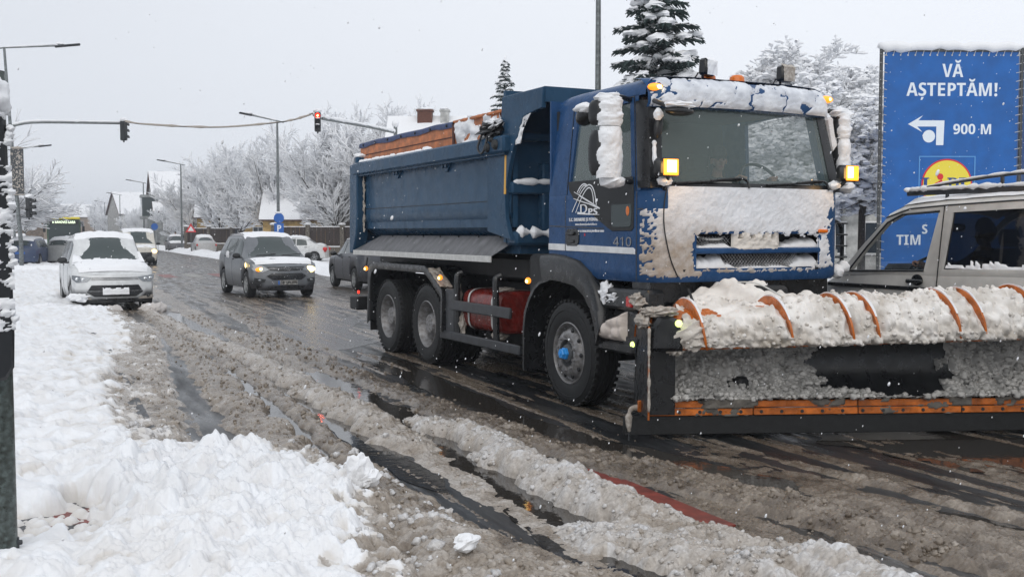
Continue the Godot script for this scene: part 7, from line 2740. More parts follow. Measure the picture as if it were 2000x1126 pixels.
func van() -> void:
	# silver van beside the lorry, going away. Built with its near side at x = 0, z towards its front
	var t := thing("silver_van", "silver van with a roof rack and snow on its roof, beside the lorry's nose", "van", Vector3(8.35, -0.02, -7.0), PI)
	var W := 1.92
	# side outline in (z, y); x runs to the van's left, so the near side is at +x
	var b := B.new()
	var inn := func(y: float) -> float: return 0.02 + maxf(0.0, y - 1.40) * 0.07
	for s in 2:
		var place := func(q: Vector2, d: float) -> Vector3:
			var x: float = -inn.call(q.y) - d
			return Vector3(x if s == 0 else -W - x, q.y, q.x)
		# front door window, cargo window
		plate(b, PackedVector2Array([Vector2(1.04, 1.36), Vector2(1.9, 1.345), Vector2(2.55, 1.325), Vector2(2.19, 1.66), Vector2(1.84, 1.96), Vector2(1.62, 2.05), Vector2(1.04, 2.09)]),
				PackedVector2Array([Vector2(1.26, 1.415), Vector2(1.9, 1.395), Vector2(2.36, 1.375), Vector2(2.12, 1.63), Vector2(1.82, 1.90), Vector2(1.61, 1.99), Vector2(1.11, 2.015)]), 0.05, place)
		plate(b, PackedVector2Array([Vector2(-0.9, 1.40), Vector2(0.3, 1.38), Vector2(1.04, 1.36), Vector2(1.04, 2.09), Vector2(0.2, 2.115), Vector2(-0.9, 2.13)]),
				PackedVector2Array([Vector2(-0.78, 1.47), Vector2(0.3, 1.45), Vector2(1.01, 1.43), Vector2(0.93, 2.01), Vector2(0.2, 2.03), Vector2(-0.78, 2.04)]), 0.04, place)
		plate(b, PackedVector2Array([Vector2(-2.6, 1.40), Vector2(-1.6, 1.40), Vector2(-0.9, 1.40), Vector2(-0.9, 2.13), Vector2(-1.6, 2.12), Vector2(-2.5, 2.09)]),
				PackedVector2Array([Vector2(-2.4, 1.47), Vector2(-1.6, 1.47), Vector2(-1.0, 1.47), Vector2(-1.0, 2.03), Vector2(-1.6, 2.03), Vector2(-2.35, 2.01)]), 0.04, place)
	# lower sides, bonnet and nose as one sweep
	var rows := []
	for q: Array in [[-2.6, 1.40], [-0.9, 1.40], [0.3, 1.38], [1.04, 1.36], [1.9, 1.345], [2.55, 1.325], [2.75, 1.24], [3.0, 1.14], [3.15, 1.0], [3.22, 0.8], [3.22, 0.45]]:
		var z: float = q[0]
		var y: float = q[1]
		var nar := 0.12 * pow(clampf((z - 2.2) / 1.0, 0.0, 1.0), 2.0)
		var row := PackedVector3Array()
		row.append(Vector3(-0.03 - nar, 0.35, z))
		row.append(Vector3(0.0 - nar, minf(0.75, y - 0.02), z))
		row.append(Vector3(0.0 - nar, minf(1.2, y - 0.01), z))
		row.append(Vector3(-0.02 - nar, y, z))
		if z > 2.5:
			row.append(Vector3(-0.5, y + 0.03, z + 0.02))
			row.append(Vector3(-W + 0.5, y + 0.03, z + 0.02))
		else:
			row.append(Vector3(-0.3, 0.9, z))
			row.append(Vector3(-W + 0.3, 0.9, z))
		row.append(Vector3(-W + 0.02 + nar, y, z))
		row.append(Vector3(-W + nar, minf(1.2, y - 0.01), z))
		row.append(Vector3(-W + nar, minf(0.75, y - 0.02), z))
		row.append(Vector3(-W + 0.03 + nar, 0.35, z))
		rows.append(row)
	b.grid(rows, false, 0)
	# roof
	rows = []
	for q: Array in [[-2.5, 2.09], [-0.9, 2.13], [0.2, 2.115], [1.04, 2.09], [1.62, 2.05], [1.84, 1.965]]:
		var y: float = q[1]
		var row := PackedVector3Array()
		for m: Array in [[0.0, 0.0], [0.05, 0.045], [0.16, 0.075], [0.5, 0.095], [1.0, 0.10]]:
			row.append(Vector3(-inn.call(y) - m[0] * 0.9, y + m[1], q[0]))
		for m: Array in [[1.0, 0.10], [0.5, 0.095], [0.16, 0.075], [0.05, 0.045], [0.0, 0.0]]:
			row.append(Vector3(-W + inn.call(y) + m[0] * 0.9, y + m[1], q[0]))
		rows.append(row)
	b.grid(rows)
	b.box(Vector3(-W / 2, 1.3, -2.58), Vector3(W - 0.1, 1.5, 0.05))
	b.box(Vector3(-W / 2, 0.5, 0.0), Vector3(W - 0.1, 0.1, 5.2))
	put("body", b, mt.van_silver, t, 0.6)
	# pillar trim, rubber, joints
	b = B.new()
	for s: float in [0.0, -W]:
		b.box(Vector3(s, 1.215, 0.2), Vector3(0.02, 0.045, 5.0), 0.006)
	var j0 := func(z: float, y: float) -> Vector3: return Vector3(-inn.call(y) + 0.003, y, z)
	b.tube(path3([j0.call(1.04, 2.08), j0.call(1.06, 1.7), j0.call(1.07, 1.40), Vector3(0.003, 1.2, 1.07), Vector3(0.003, 0.5, 1.07)]), 0.006, 5)
	b.tube(path3([j0.call(1.84, 1.97), j0.call(1.5, 2.06), j0.call(1.0, 2.085), j0.call(0.2, 2.11), j0.call(-0.9, 2.125), j0.call(-2.3, 2.09)]), 0.008, 5)
	b.tube(path3([j0.call(2.4, 1.375), j0.call(1.9, 1.39), j0.call(1.26, 1.41)]), 0.012, 5)
	b.tube(path3([j0.call(2.38, 1.375), j0.call(2.12, 1.64), j0.call(1.82, 1.915), j0.call(1.61, 2.0), j0.call(1.10, 2.025)]), 0.012, 5)
	put("trim", b, mt.black_plastic, t)
	b = B.new()
	b.box(Vector3(0.03, 1.295, 1.34), Vector3(0.035, 0.045, 0.23), 0.012)
	b.ball(Vector3(0.0, 1.31, 1.33), Vector3(0.008, 0.06, 0.08))
	put("door_handle", b, mt.black_plastic, t)
	# panes
	for s in 2:
		b = B.new()
		var g: Array[Vector3] = []
		for q: Vector2 in [Vector2(1.26, 1.41), Vector2(2.37, 1.37), Vector2(2.12, 1.635), Vector2(1.82, 1.905), Vector2(1.61, 1.995), Vector2(1.11, 2.015)]:
			var x: float = -inn.call(q.y) - 0.03
			g.append(Vector3(x if s == 0 else -W - x, q.y, q.x))
		for m in range(1, 5): b.tri(g[0], g[m], g[m + 1])
		put("door_window", b, mt.glass_van, t, 1.0)
		for pane: Array in [[-0.78, 1.01, 1.43, 2.045], [-2.4, -1.0, 1.46, 2.035]]:
			b = B.new()
			var a := [-inn.call(pane[2]) - 0.02, -inn.call(pane[3]) - 0.02]
			if s == 1: a = [-W - a[0], -W - a[1]]
			b.quad(Vector3(a[0], pane[2], pane[0]), Vector3(a[0], pane[2], pane[1]), Vector3(a[1], pane[3], pane[1] - 0.08), Vector3(a[1], pane[3], pane[0]))
			put("rear_side_window", b, mt.tinted, t, 1.0)
	b = B.new()
	b.quad(Vector3(-0.12, 1.36, 2.5), Vector3(-W + 0.12, 1.36, 2.5), Vector3(-W + 0.2, 1.97, 1.82), Vector3(-0.2, 1.97, 1.82))
	put("windscreen", b, mt.glass_van, t, 1.0)
	# inside
	b = B.new()
	b.box(Vector3(-W / 2, 1.27, 2.15), Vector3(W - 0.15, 0.18, 0.5), 0.06)
	b.box(Vector3(-0.42, 1.40, 1.98), Vector3(0.4, 0.12, 0.2), 0.05)
	put("dashboard", b, mt.trim_dark, t)
	for x: float in [-0.5, -1.42]:
		b = B.new()
		b.box(Vector3(x, 0.95, 0.95), Vector3(0.5, 0.16, 0.5), 0.05)
		b.box(Vector3(x, 1.3, 0.68), Vector3(0.48, 0.7, 0.14), 0.05, Basis(Vector3.RIGHT, -0.15))
		b.box(Vector3(x, 1.75, 0.62), Vector3(0.26, 0.18, 0.1), 0.04)
		put("seat", b, mt.seat_cloth, t)
	b = B.new()
	b.box(Vector3(-W / 2, 1.3, -0.1), Vector3(W - 0.3, 1.0, 0.12), 0.04)
	put("bench_seat", b, mt.seat_cloth, t)
	b = B.new()
	var ring := PackedVector3Array()
	var tilt := Basis(Vector3.RIGHT, -0.95)
	for j in 29:
		var a := TAU * j / 28
		ring.append(Vector3(-0.46, 1.44, 1.66) + tilt * Vector3(cos(a) * 0.2, sin(a) * 0.2, 0))
	b.tube(ring, 0.017, 8, false)
	b.tube(path3([Vector3(-0.46, 1.44, 1.66), Vector3(-0.46, 1.3, 1.95)]), 0.035, 7)
	b.box(Vector3(-0.46, 1.44, 1.665), Vector3(0.3, 0.05, 0.03), 0.01, tilt)
	put("steering_wheel", b, mt.black_plastic, t)
	b = B.new()
	b.box(Vector3(-0.85, 1.86, 1.62), Vector3(0.26, 0.09, 0.05), 0.02)
	put("rear_view_mirror", b, mt.black_plastic, t)
	# wheels
	for z: float in [2.2, -1.6]:
		for s in 2:
			var w := _part("wheel", t, Vector3(-0.03 if s == 0 else -W + 0.03, 0.33, z), s == 0)
			var m: Array = car_wheel(0.33, Color(.3, .3, .31))
			put("tyre", m[0], mt.rubber, w)
			put("rim", m[1], mt.car_paint, w)
	b = B.new()
	b.box(Vector3(-W / 2, 0.32, 0.1), Vector3(W - 0.5, 0.3, 5.0))
	put("underbody", b, mt.chassis, t)
	# roof snow and rack
	b = B.new()
	crust(b, 90, 22, func(u: float, v: float) -> Array:
		var z := lerpf(1.92, -2.4, u)
		var y := line_at([-2.4, 2.08, -0.9, 2.13, 1.04, 2.09, 1.6, 2.05, 1.92, 1.94], z)
		return [Vector3(lerpf(-0.10, -W + 0.10, v), y + 0.10 - 0.075 * pow(absf(v * 2 - 1), 4.0), z), Vector3.UP],
		func(u: float, v: float) -> float:
			var e := minf(u * 14.0, 1.0) * minf(1.0, minf(v, 1.0 - v) * 8.0 + 0.45)
			return e * (0.055 + 0.03 * fbm(u * 8.0, v * 3.0, 4.0) + 0.02 * lumps(u * 4.0, v * 1.8, 2.0, 3.5)))
	crust(b, 60, 5, func(u: float, v: float) -> Array:
		var z := lerpf(-0.75, 0.98, u)
		var y := lerpf(1.44, 1.56, v)
		return [Vector3(-inn.call(y) - 0.018, y, z), Vector3(1, 0.2, 0).normalized()],
		func(u: float, v: float) -> float: return 0.0 if v > 0.25 + 0.9 * absf(fbm(u * 12.0, 4.0, 2.0)) + 0.4 * fbm(u * 30.0, v * 3.0, 1.0) else 0.006 + 0.012 * lumps(u * 2.0, v * 0.2, 2.0, 14.0))
	put("snow", b, mt.snow_plain, t, 0.2)
	b = B.new()
	for x: float in [-0.16, -W + 0.16]:
		b.box(Vector3(x, 2.225, -0.35), Vector3(0.03, 0.055, 4.0), 0.008)
		b.tube(curve([Vector3(x, 2.24, 1.64), Vector3(x, 2.27, 1.52), Vector3(x, 2.315, 1.0), Vector3(x, 2.36, 0.4), Vector3(x, 2.38, -0.4), Vector3(x, 2.38, -2.2)]), 0.014, 6)
		for z: float in [0.42, -0.6, -1.7]: b.box(Vector3(x, 2.29, z), Vector3(0.025, 0.13, 0.035), 0.004)
		for z: float in [1.1, -0.3, -1.7]: b.box(Vector3(x, 2.17, z), Vector3(0.03, 0.09, 0.03), 0.004)
	for j in 6: b.tube(path3([Vector3(-0.16, 2.225, 1.6 - j * 0.75), Vector3(-W + 0.16, 2.225, 1.6 - j * 0.75)]), 0.014, 6)
	b.tube(path3([Vector3(-0.16, 2.24, 1.64), Vector3(-W + 0.16, 2.24, 1.64)]), 0.014, 6)
	var rack := put("roof_rack", b, mt.guard_grey, t)
	b = B.new()
	for x: float in [-0.16]:
		snow_rope(b, curve([Vector3(x, 2.25, 1.64), Vector3(x, 2.275, 1.45), Vector3(x, 2.325, 1.0), Vector3(x, 2.37, 0.4), Vector3(x, 2.39, -0.4), Vector3(x, 2.39, -2.0)], 10), 0.014, 6, 0.8, 0.7)
		snow_rope(b, curve([Vector3(x, 2.255, 1.6), Vector3(x, 2.255, 0.8), Vector3(x, 2.255, 0.0), Vector3(x, 2.255, -2.0)], 16), 0.024, 6, 0.7, 0.5)
	snow_rope(b, curve([Vector3(-0.1, 2.25, 1.63), Vector3(-0.6, 2.25, 1.63), Vector3(-W + 0.16, 2.25, 1.63)], 8), 0.028, 6, 0.6, 0.5)
	put("snow", b, mt.snow_plain, rack, 0.2)


func build_cars() -> void:
	grime(mat("car_paint", Color.WHITE, 0.3), mt.cab_blue.albedo_texture, 0.9)
	grime(mat("van_silver", lin(.66, .65, .62), 0.4), mt.cab_blue.albedo_texture, 0.5)
	mat("bus_green", lin(.03, .07, .03), 0.5)
	van()
	suv_white()
	suv_grey()
	other_cars()
	far_vehicles()


# ---------------------------------------------------------------- lamps, signals, signs, the banner, fences

func lamp_post(label: String, at: Vector3, h: float, reach: float, lean := 0.0, group := "") -> Node3D:
	# reach: how far the arm goes over the road along x
	var t := thing("street_lamp", label, "street lamp", at, 0.0, group)
	var b := B.new()
	b.tube(path3([Vector3.ZERO, Vector3(0, 1.2, 0), Vector3(lean * 0.6, h * 0.6, 0), Vector3(lean, h, 0)]), [0.10, 0.095, 0.075, 0.055], 12)
	b.lathe(PackedVector2Array([Vector2(0.0, 0.12), Vector2(0.15, 0.1), Vector2(0.17, 0.0)]), Vector3.ZERO, Vector3.UP, 12)
	put("pole", b, mt.galvanised, t)
	b = B.new()
	var e := Vector3(lean + reach * 0.7, h + 0.24, 0)
	b.tube(path3([Vector3(lean - signf(reach) * 0.35, h - 0.07, 0), Vector3(lean, h, 0), e]), 0.036, 8)
	put("arm", b, mt.galvanised, t)
	b = B.new()
	b.box(e + Vector3(reach * 0.16, 0.05, 0), Vector3(absf(reach) * 0.36, 0.09, 0.26), 0.03, Basis(Vector3.BACK, signf(reach) * 0.16))
	put("lantern", b, mt.signal_black, t)
	b = B.new()
	snow_rope(b, curve([Vector3(lean, h + 0.02, 0), Vector3(lean, h, 0).lerp(e, 0.5) + Vector3(0, 0.03, 0), e + Vector3(0, 0.06, 0)], 5), 0.04, 6, 0.7, 0.5)
	b.lump(e + Vector3(reach * 0.06, 0.11, 0), Vector3(0.18, 0.07, 0.1), ns)
	put("snow", b, mt.snow_plain, t, 0.2)
	return t


func signal_head(called: String, label: String, at: Vector3, turn: float, lit: bool) -> Node3D:
	var t := thing(called, label, "traffic light", at, turn)
	var b := B.new()
	b.box(Vector3(0, 0, 0), Vector3(0.30, 0.92, 0.22), 0.04)
	b.box(Vector3(0, -0.5, 0), Vector3(0.06, 0.1, 0.06), 0.01)
	put("housing", b, mt.signal_black, t)
	for j in 3:
		var y := 0.29 - j * 0.29
		b = B.new()
		b.lathe(PackedVector2Array([Vector2(0.0, 0.13), Vector2(0.08, 0.127), Vector2(0.115, 0.112)]), Vector3(0, y, 0), Vector3.BACK, 18)
		var lens := put("lens", b, mt.red_on if lit and j == 0 else mt.trim_dark, t)
		if lit and j == 0:
			b = B.new()
			b.ball(Vector3(0, y, 0.125), Vector3(0.05, 0.05, 0.012))
			put("bulb", b, mt.amber_hot, lens)
			lamp("red_light", Vector3(0, y, 0.28), lin(1.0, .12, .05), 0.12, 0.08, t)
		b = B.new()
		var rows := []
		for q in 13:
			var a := PI * (-0.12 + 1.24 * q / 12.0)
			var p := Vector3(cos(a) * 0.115, y + sin(a) * 0.115, 0.1)
			rows.append(PackedVector3Array([p, p + Vector3(0, 0, 0.20)]))
		b.grid(rows)
		put("visor", b, mt.signal_black, t)
	b = B.new()
	b.lump(Vector3(0, 0.52, 0.02), Vector3(0.19, 0.11, 0.17), ns, 0.4)
	b.lump(Vector3(0, 0.16, 0.22), Vector3(0.10, 0.03, 0.07), ns, 0.4)
	b.lump(Vector3(0, -0.13, 0.22), Vector3(0.10, 0.03, 0.07), ns, 0.4)
	put("snow", b, mt.snow_plain, t, 0.2)
	return t


func build_street() -> void:
	# the near signal post at the left edge, its black housing caked with snow
	var t := thing("signal_post", "galvanised signal post close to us at the left edge, its black housing caked with snow", "signal post", Vector3(-0.228, 0.08, -5.83))
	var b := B.new()
	b.tube(path3([Vector3(0, -0.1, 0), Vector3(0, 1.2, 0), Vector3(0, 2.5, 0)]), [0.066, 0.062, 0.06], 20)
	put("pole", b, mt.galvanised_green, t)
	b = B.new()
	b.box(Vector3(0.064, 0.08, 0.0), Vector3(0.016, 0.16, 0.035), 0.006)
	b.lathe(PackedVector2Array([Vector2(0.0, 0.018), Vector2(0.012, 0.016), Vector2(0.014, 0.0)]), Vector3(0.07, 0.13, 0.0), Vector3.RIGHT, 8)
	put("earth_clip", b, mt.guard_grey, t)
	b = B.new()
	var out := PackedVector2Array()
	for q: Array in [[-0.10, 1.02], [-0.05, 0.975], [0.03, 0.98], [0.07, 1.04], [0.075, 1.2], [0.062, 2.2], [0.05, 2.3], [-0.09, 2.3]]: out.append(Vector2(q[0], q[1]))
	b.prism(out, 0.2, Transform3D(Basis(Vector3.UP, 0.35), Vector3(-0.055, 0, -0.02)), 0.02)
	var hs := put("housing", b, mt.signal_black, t)
	b = B.new()
	for s: float in [0.03, 0.0]:
		crust(b, 16, 150, func(u: float, v: float) -> Array:
			return [Basis(Vector3.UP, 0.35) * Vector3(lerpf(-0.1, 0.075, u) - s * 0.05, lerpf(1.22, 2.28, v), 0.2) + Vector3(-0.055, 0, -0.02), Vector3(0, 0.2, 1).normalized()],
			func(u: float, v: float) -> float:
				var m := -0.22 + 1.2 * fbm(u * 1.2 + 3.0, v * 13.0, 3.0) + 0.6 * fbm(u * 3.0, v * 34.0, 7.0) + 0.15 * u
				return 0.0 if m < 0.06 else 0.006 + 0.02 * minf(m, 1.0))
	for j in 34:
		var y := 1.25 + j * 0.031
		if sin(j * 1.3) + sin(j * 0.71) < 0.35: continue
		b.lump(Vector3(0.076 + 0.006 * sin(j * 2.1), y, 0.14), Vector3(0.014 + 0.008 * absf(sin(j * 1.7)), 0.018, 0.03), ns, 0.6, 2.0, 6, 8)
	put("snow", b, mt.snow_plain, hs, 0.2)
	b = B.new()
	b.lump(Vector3(-0.02, 2.36, 0.1), Vector3(0.10, 0.12, 0.14), ns, 0.3, 1.4, 18, 24)
	put("snow_cap", b, mt.snow_plain, hs, 0.2)
	# the lamp post on the left, with boom, board and signals
	var lp := lamp_post("tall grey street lamp on the left pavement, leaning a little", Vector3(-1.05, 0.1, -53.5), 10.1, 3.1, -0.5)
	b = B.new()
	b.tube(curve([Vector3(-0.28, 6.55, 0.2), Vector3(0.6, 6.75, 0.2), Vector3(2.5, 6.83, 0.2), Vector3(4.45, 6.88, 0.2)], 4), 0.06, 8)
	var boom := put("boom", b, mt.galvanised, lp)
	b = B.new()
	snow_rope(b, curve([Vector3(-0.2, 6.63, 0.2), Vector3(0.7, 6.82, 0.2), Vector3(2.5, 6.88, 0.2), Vector3(4.4, 6.93, 0.2)], 10), 0.055, 6, 0.6, 0.3)
	put("snow", b, mt.snow_plain, boom, 0.2)
	t = signal_head("traffic_light", "dark traffic light seen from behind at the end of the left boom", Vector3(3.48, 6.62, -53.2), PI - 0.7, false)
	t = thing("sign_board", "dark grey board seen from behind, snow on its face, fixed to the left lamp post", "sign board", Vector3(-1.13, 4.6, -53.3), -0.5)
	b = B.new()
	b.box(Vector3.ZERO, Vector3(0.62, 2.05, 0.05), 0.015)
	put("panel", b, mt.board_grey, t)
	b = B.new()
	b.box(Vector3(0, -1.06, 0.02), Vector3(0.66, 0.05, 0.06), 0.01)
	b.lump(Vector3(0, 1.07, 0), Vector3(0.3, 0.06, 0.07), ns, 0.4)
	crust(b, 24, 60, func(u: float, v: float) -> Array: return [Vector3(lerpf(-0.3, 0.3, u), lerpf(-1.0, 1.0, v), 0.026), Vector3.BACK], func(u: float, v: float) -> float:
		var m := -0.12 + fbm(u * 5.0, v * 16.0, 2.0) + 0.4 * fbm(u * 12.0, v * 40.0, 4.0)
		return 0.0 if m < 0.0 else 0.004 + 0.012 * minf(m, 1.0))
	put("snow", b, mt.dirty_snow, t, 0.2)
	t = signal_head("pedestrian_light", "black pedestrian light on the left lamp post, visors seen from the side", Vector3(-0.68, 2.95, -53.2), 1.25, false)
	b = B.new()
	b.box(Vector3(-0.3, -0.1, 0), Vector3(0.4, 0.05, 0.05), 0.01)
	put("bracket", b, mt.signal_black, t)
	t = thing("cabinet", "grey roadside cabinet with a snow cap, left of the tall lamp post", "cabinet", Vector3(-1.75, 0.1, -55.0))
	b = B.new()
	b.box(Vector3(0, 1.3, 0), Vector3(0.5, 2.2, 0.35), 0.03)
	put("case", b, mt.wall_grey, t)
	b = B.new()
	b.lump(Vector3(0, 2.45, 0), Vector3(0.3, 0.09, 0.22), ns, 0.3)
	put("snow", b, mt.snow_plain, t, 0.2)
	# red light on its boom beyond the lorry, and the cable between the booms
	t = thing("signal_boom", "grey boom coated with snow that carries the red traffic light", "signal boom", Vector3(16.6, 0, -52.2))
	b = B.new()
	b.tube(path3([Vector3.ZERO, Vector3(0, 4, 0), Vector3(0, 7.3, 0)]), [0.12, 0.11, 0.10], 12)
	put("pole", b, mt.galvanised, t)
	b = B.new()
	b.tube(curve([Vector3(0, 6.95, 0), Vector3(-1.6, 7.08, 0.9), Vector3(-4.5, 7.2, 2.75)], 5), 0.07, 8)
	put("boom", b, mt.galvanised, t)
	b = B.new()
	snow_rope(b, curve([Vector3(0, 7.0, 0), Vector3(-1.6, 7.14, 0.9), Vector3(-4.4, 7.27, 2.7)], 16), 0.085, 7, 0.7, 0.2)
	b.lump(Vector3(0, 7.4, 0), Vector3(0.18, 0.2, 0.18), ns, 0.3)
	put("snow", b, mt.snow_plain, t, 0.2)
	signal_head("traffic_light", "traffic light showing red above the road, a snow cap on top", Vector3(11.86, 7.02, -49.35), -0.25, true)
	t = thing("cable", "slack cable with snow on it, strung between the two signal booms", "cable")
	var cb := curve([Vector3(3.5, 7.05, -53.1), Vector3(4.6, 6.9, -52.7), Vector3(7.6, 6.78, -51.4), Vector3(10.3, 7.02, -50.1), Vector3(11.4, 7.3, -49.6), Vector3(11.62, 7.42, -49.5), Vector3(11.7, 7.3, -49.45)], 8)
	b = B.new()
	b.tube(cb, 0.028, 6)
	put("wire", b, mt.signal_black, t)
	b = B.new()
	snow_rope(b, cb, 0.045, 6, 0.9, 0.4)
	put("snow", b, mt.dirty_snow, t, 0.2)
	# lamps on the right: one behind the cab, then down the road
	lamp_post("plain grey lamp pole rising behind the lorry's cab", Vector3(12.97, 0.1, -23.8), 9.6, -1.9)
	var n := ["nearest of the right-hand lamps in view, left of the red light", "second right-hand lamp down the road, before the white gabled house", "third right-hand lamp down the road, beside the grey bay window", "fourth right-hand lamp down the road, small in the haze", "fifth right-hand lamp, very small in the haze", "sixth right-hand lamp, smallest of the row in the haze"]
	var first: Node3D = lamp_post(n[0], Vector3(11.6, 0.1, -57.5), 7.75, -1.95, 0.0, "street lamps along the right of the road")
	for q: Array in [[1, -102.0, 1.04], [2, -143.0, 1.05], [3, -190.0, 1.05], [4, -240.0, 1.06], [5, -292.0, 1.06]]:
		copy(first, Vector3(11.6, 0.1, q[1]), 0.0, n[q[0]], q[2])
	lamp_post("farther street lamp on the left, its lantern just right of the dark board", Vector3(-1.9, 0.1, -77.0), 7.2, 2.3, 0.0)
	# signs
	t = thing("parking_sign", "blue round sign above a square blue parking sign on one post", "road sign", Vector3(10.56, 0.1, -52.2), -0.22)
	b = B.new()
	b.tube(path3([Vector3.ZERO, Vector3(0, 2.9, 0)]), 0.03, 8)
	put("post", b, mt.galvanised, t)
	b = B.new()
	b.lathe(PackedVector2Array([Vector2(0.0, 0.06), Vector2(0.24, 0.06), Vector2(0.25, 0.05), Vector2(0.25, 0.03), Vector2(0.0, 0.03)]), Vector3(0, 2.42, 0), Vector3.BACK, 28)
	put("round_plate", b, mt.sign_blue, t)
	b = B.new()
	b.box(Vector3(0, 1.92, 0.045), Vector3(0.46, 0.5, 0.02), 0.01)
	var pp := put("square_plate", b, mt.sign_blue, t)
	letters("letter", "P", 0.3, Transform3D(Basis(), Vector3(0, 1.92, 0.058)), mt.letter_white, pp)
	b = B.new()
	b.lump(Vector3(0, 2.69, 0.03), Vector3(0.2, 0.05, 0.06), ns, 0.3)
	put("snow", b, mt.snow_plain, t, 0.2)
	t = thing("warning_sign", "red bordered triangular warning sign far down the road on the right", "road sign", Vector3(11.2, 0.1, -92.0), -0.1)
	b = B.new()
	b.tube(path3([Vector3.ZERO, Vector3(0, 2.4, 0)]), 0.03, 8)
	put("post", b, mt.galvanised, t)
	b = B.new()
	b.prism(PackedVector2Array([Vector2(-0.45, 1.75), Vector2(0.45, 1.75), Vector2(0, 2.5)]), 0.02, Transform3D(Basis(), Vector3(0, 0, 0.03)))
	put("plate", b, mt.banner_red, t)
	b = B.new()
	b.prism(PackedVector2Array([Vector2(-0.26, 1.85), Vector2(0.26, 1.85), Vector2(0, 2.28)]), 0.01, Transform3D(Basis(), Vector3(0, 0, 0.05)))
	put("face", b, mt.letter_white, t)
	for q: Array in [[9.55, -106.0, "round_plate", "small round blue sign above the minibus roof"], [10.4, -112.0, "plate", "pale square sign board right of the small blue sign"]]:
		t = thing("road_sign", q[3], "road sign", Vector3(q[0], 0.1, q[1]))
		b = B.new()
		b.tube(path3([Vector3.ZERO, Vector3(0, 2.6, 0)]), 0.03, 8)
		put("post", b, mt.galvanised, t)
		b = B.new()
		if q[2] == "round_plate": b.lathe(PackedVector2Array([Vector2(0.0, 0.05), Vector2(0.32, 0.05), Vector2(0.32, 0.03), Vector2(0.0, 0.03)]), Vector3(0, 2.3, 0), Vector3.BACK, 20)
		else: b.box(Vector3(0, 2.3, 0.04), Vector3(1.0, 0.9, 0.03), 0.01)
		put(q[2], b, mt.sign_blue if q[2] == "round_plate" else mt.wall_grey, t)
	billboard()
	fences()


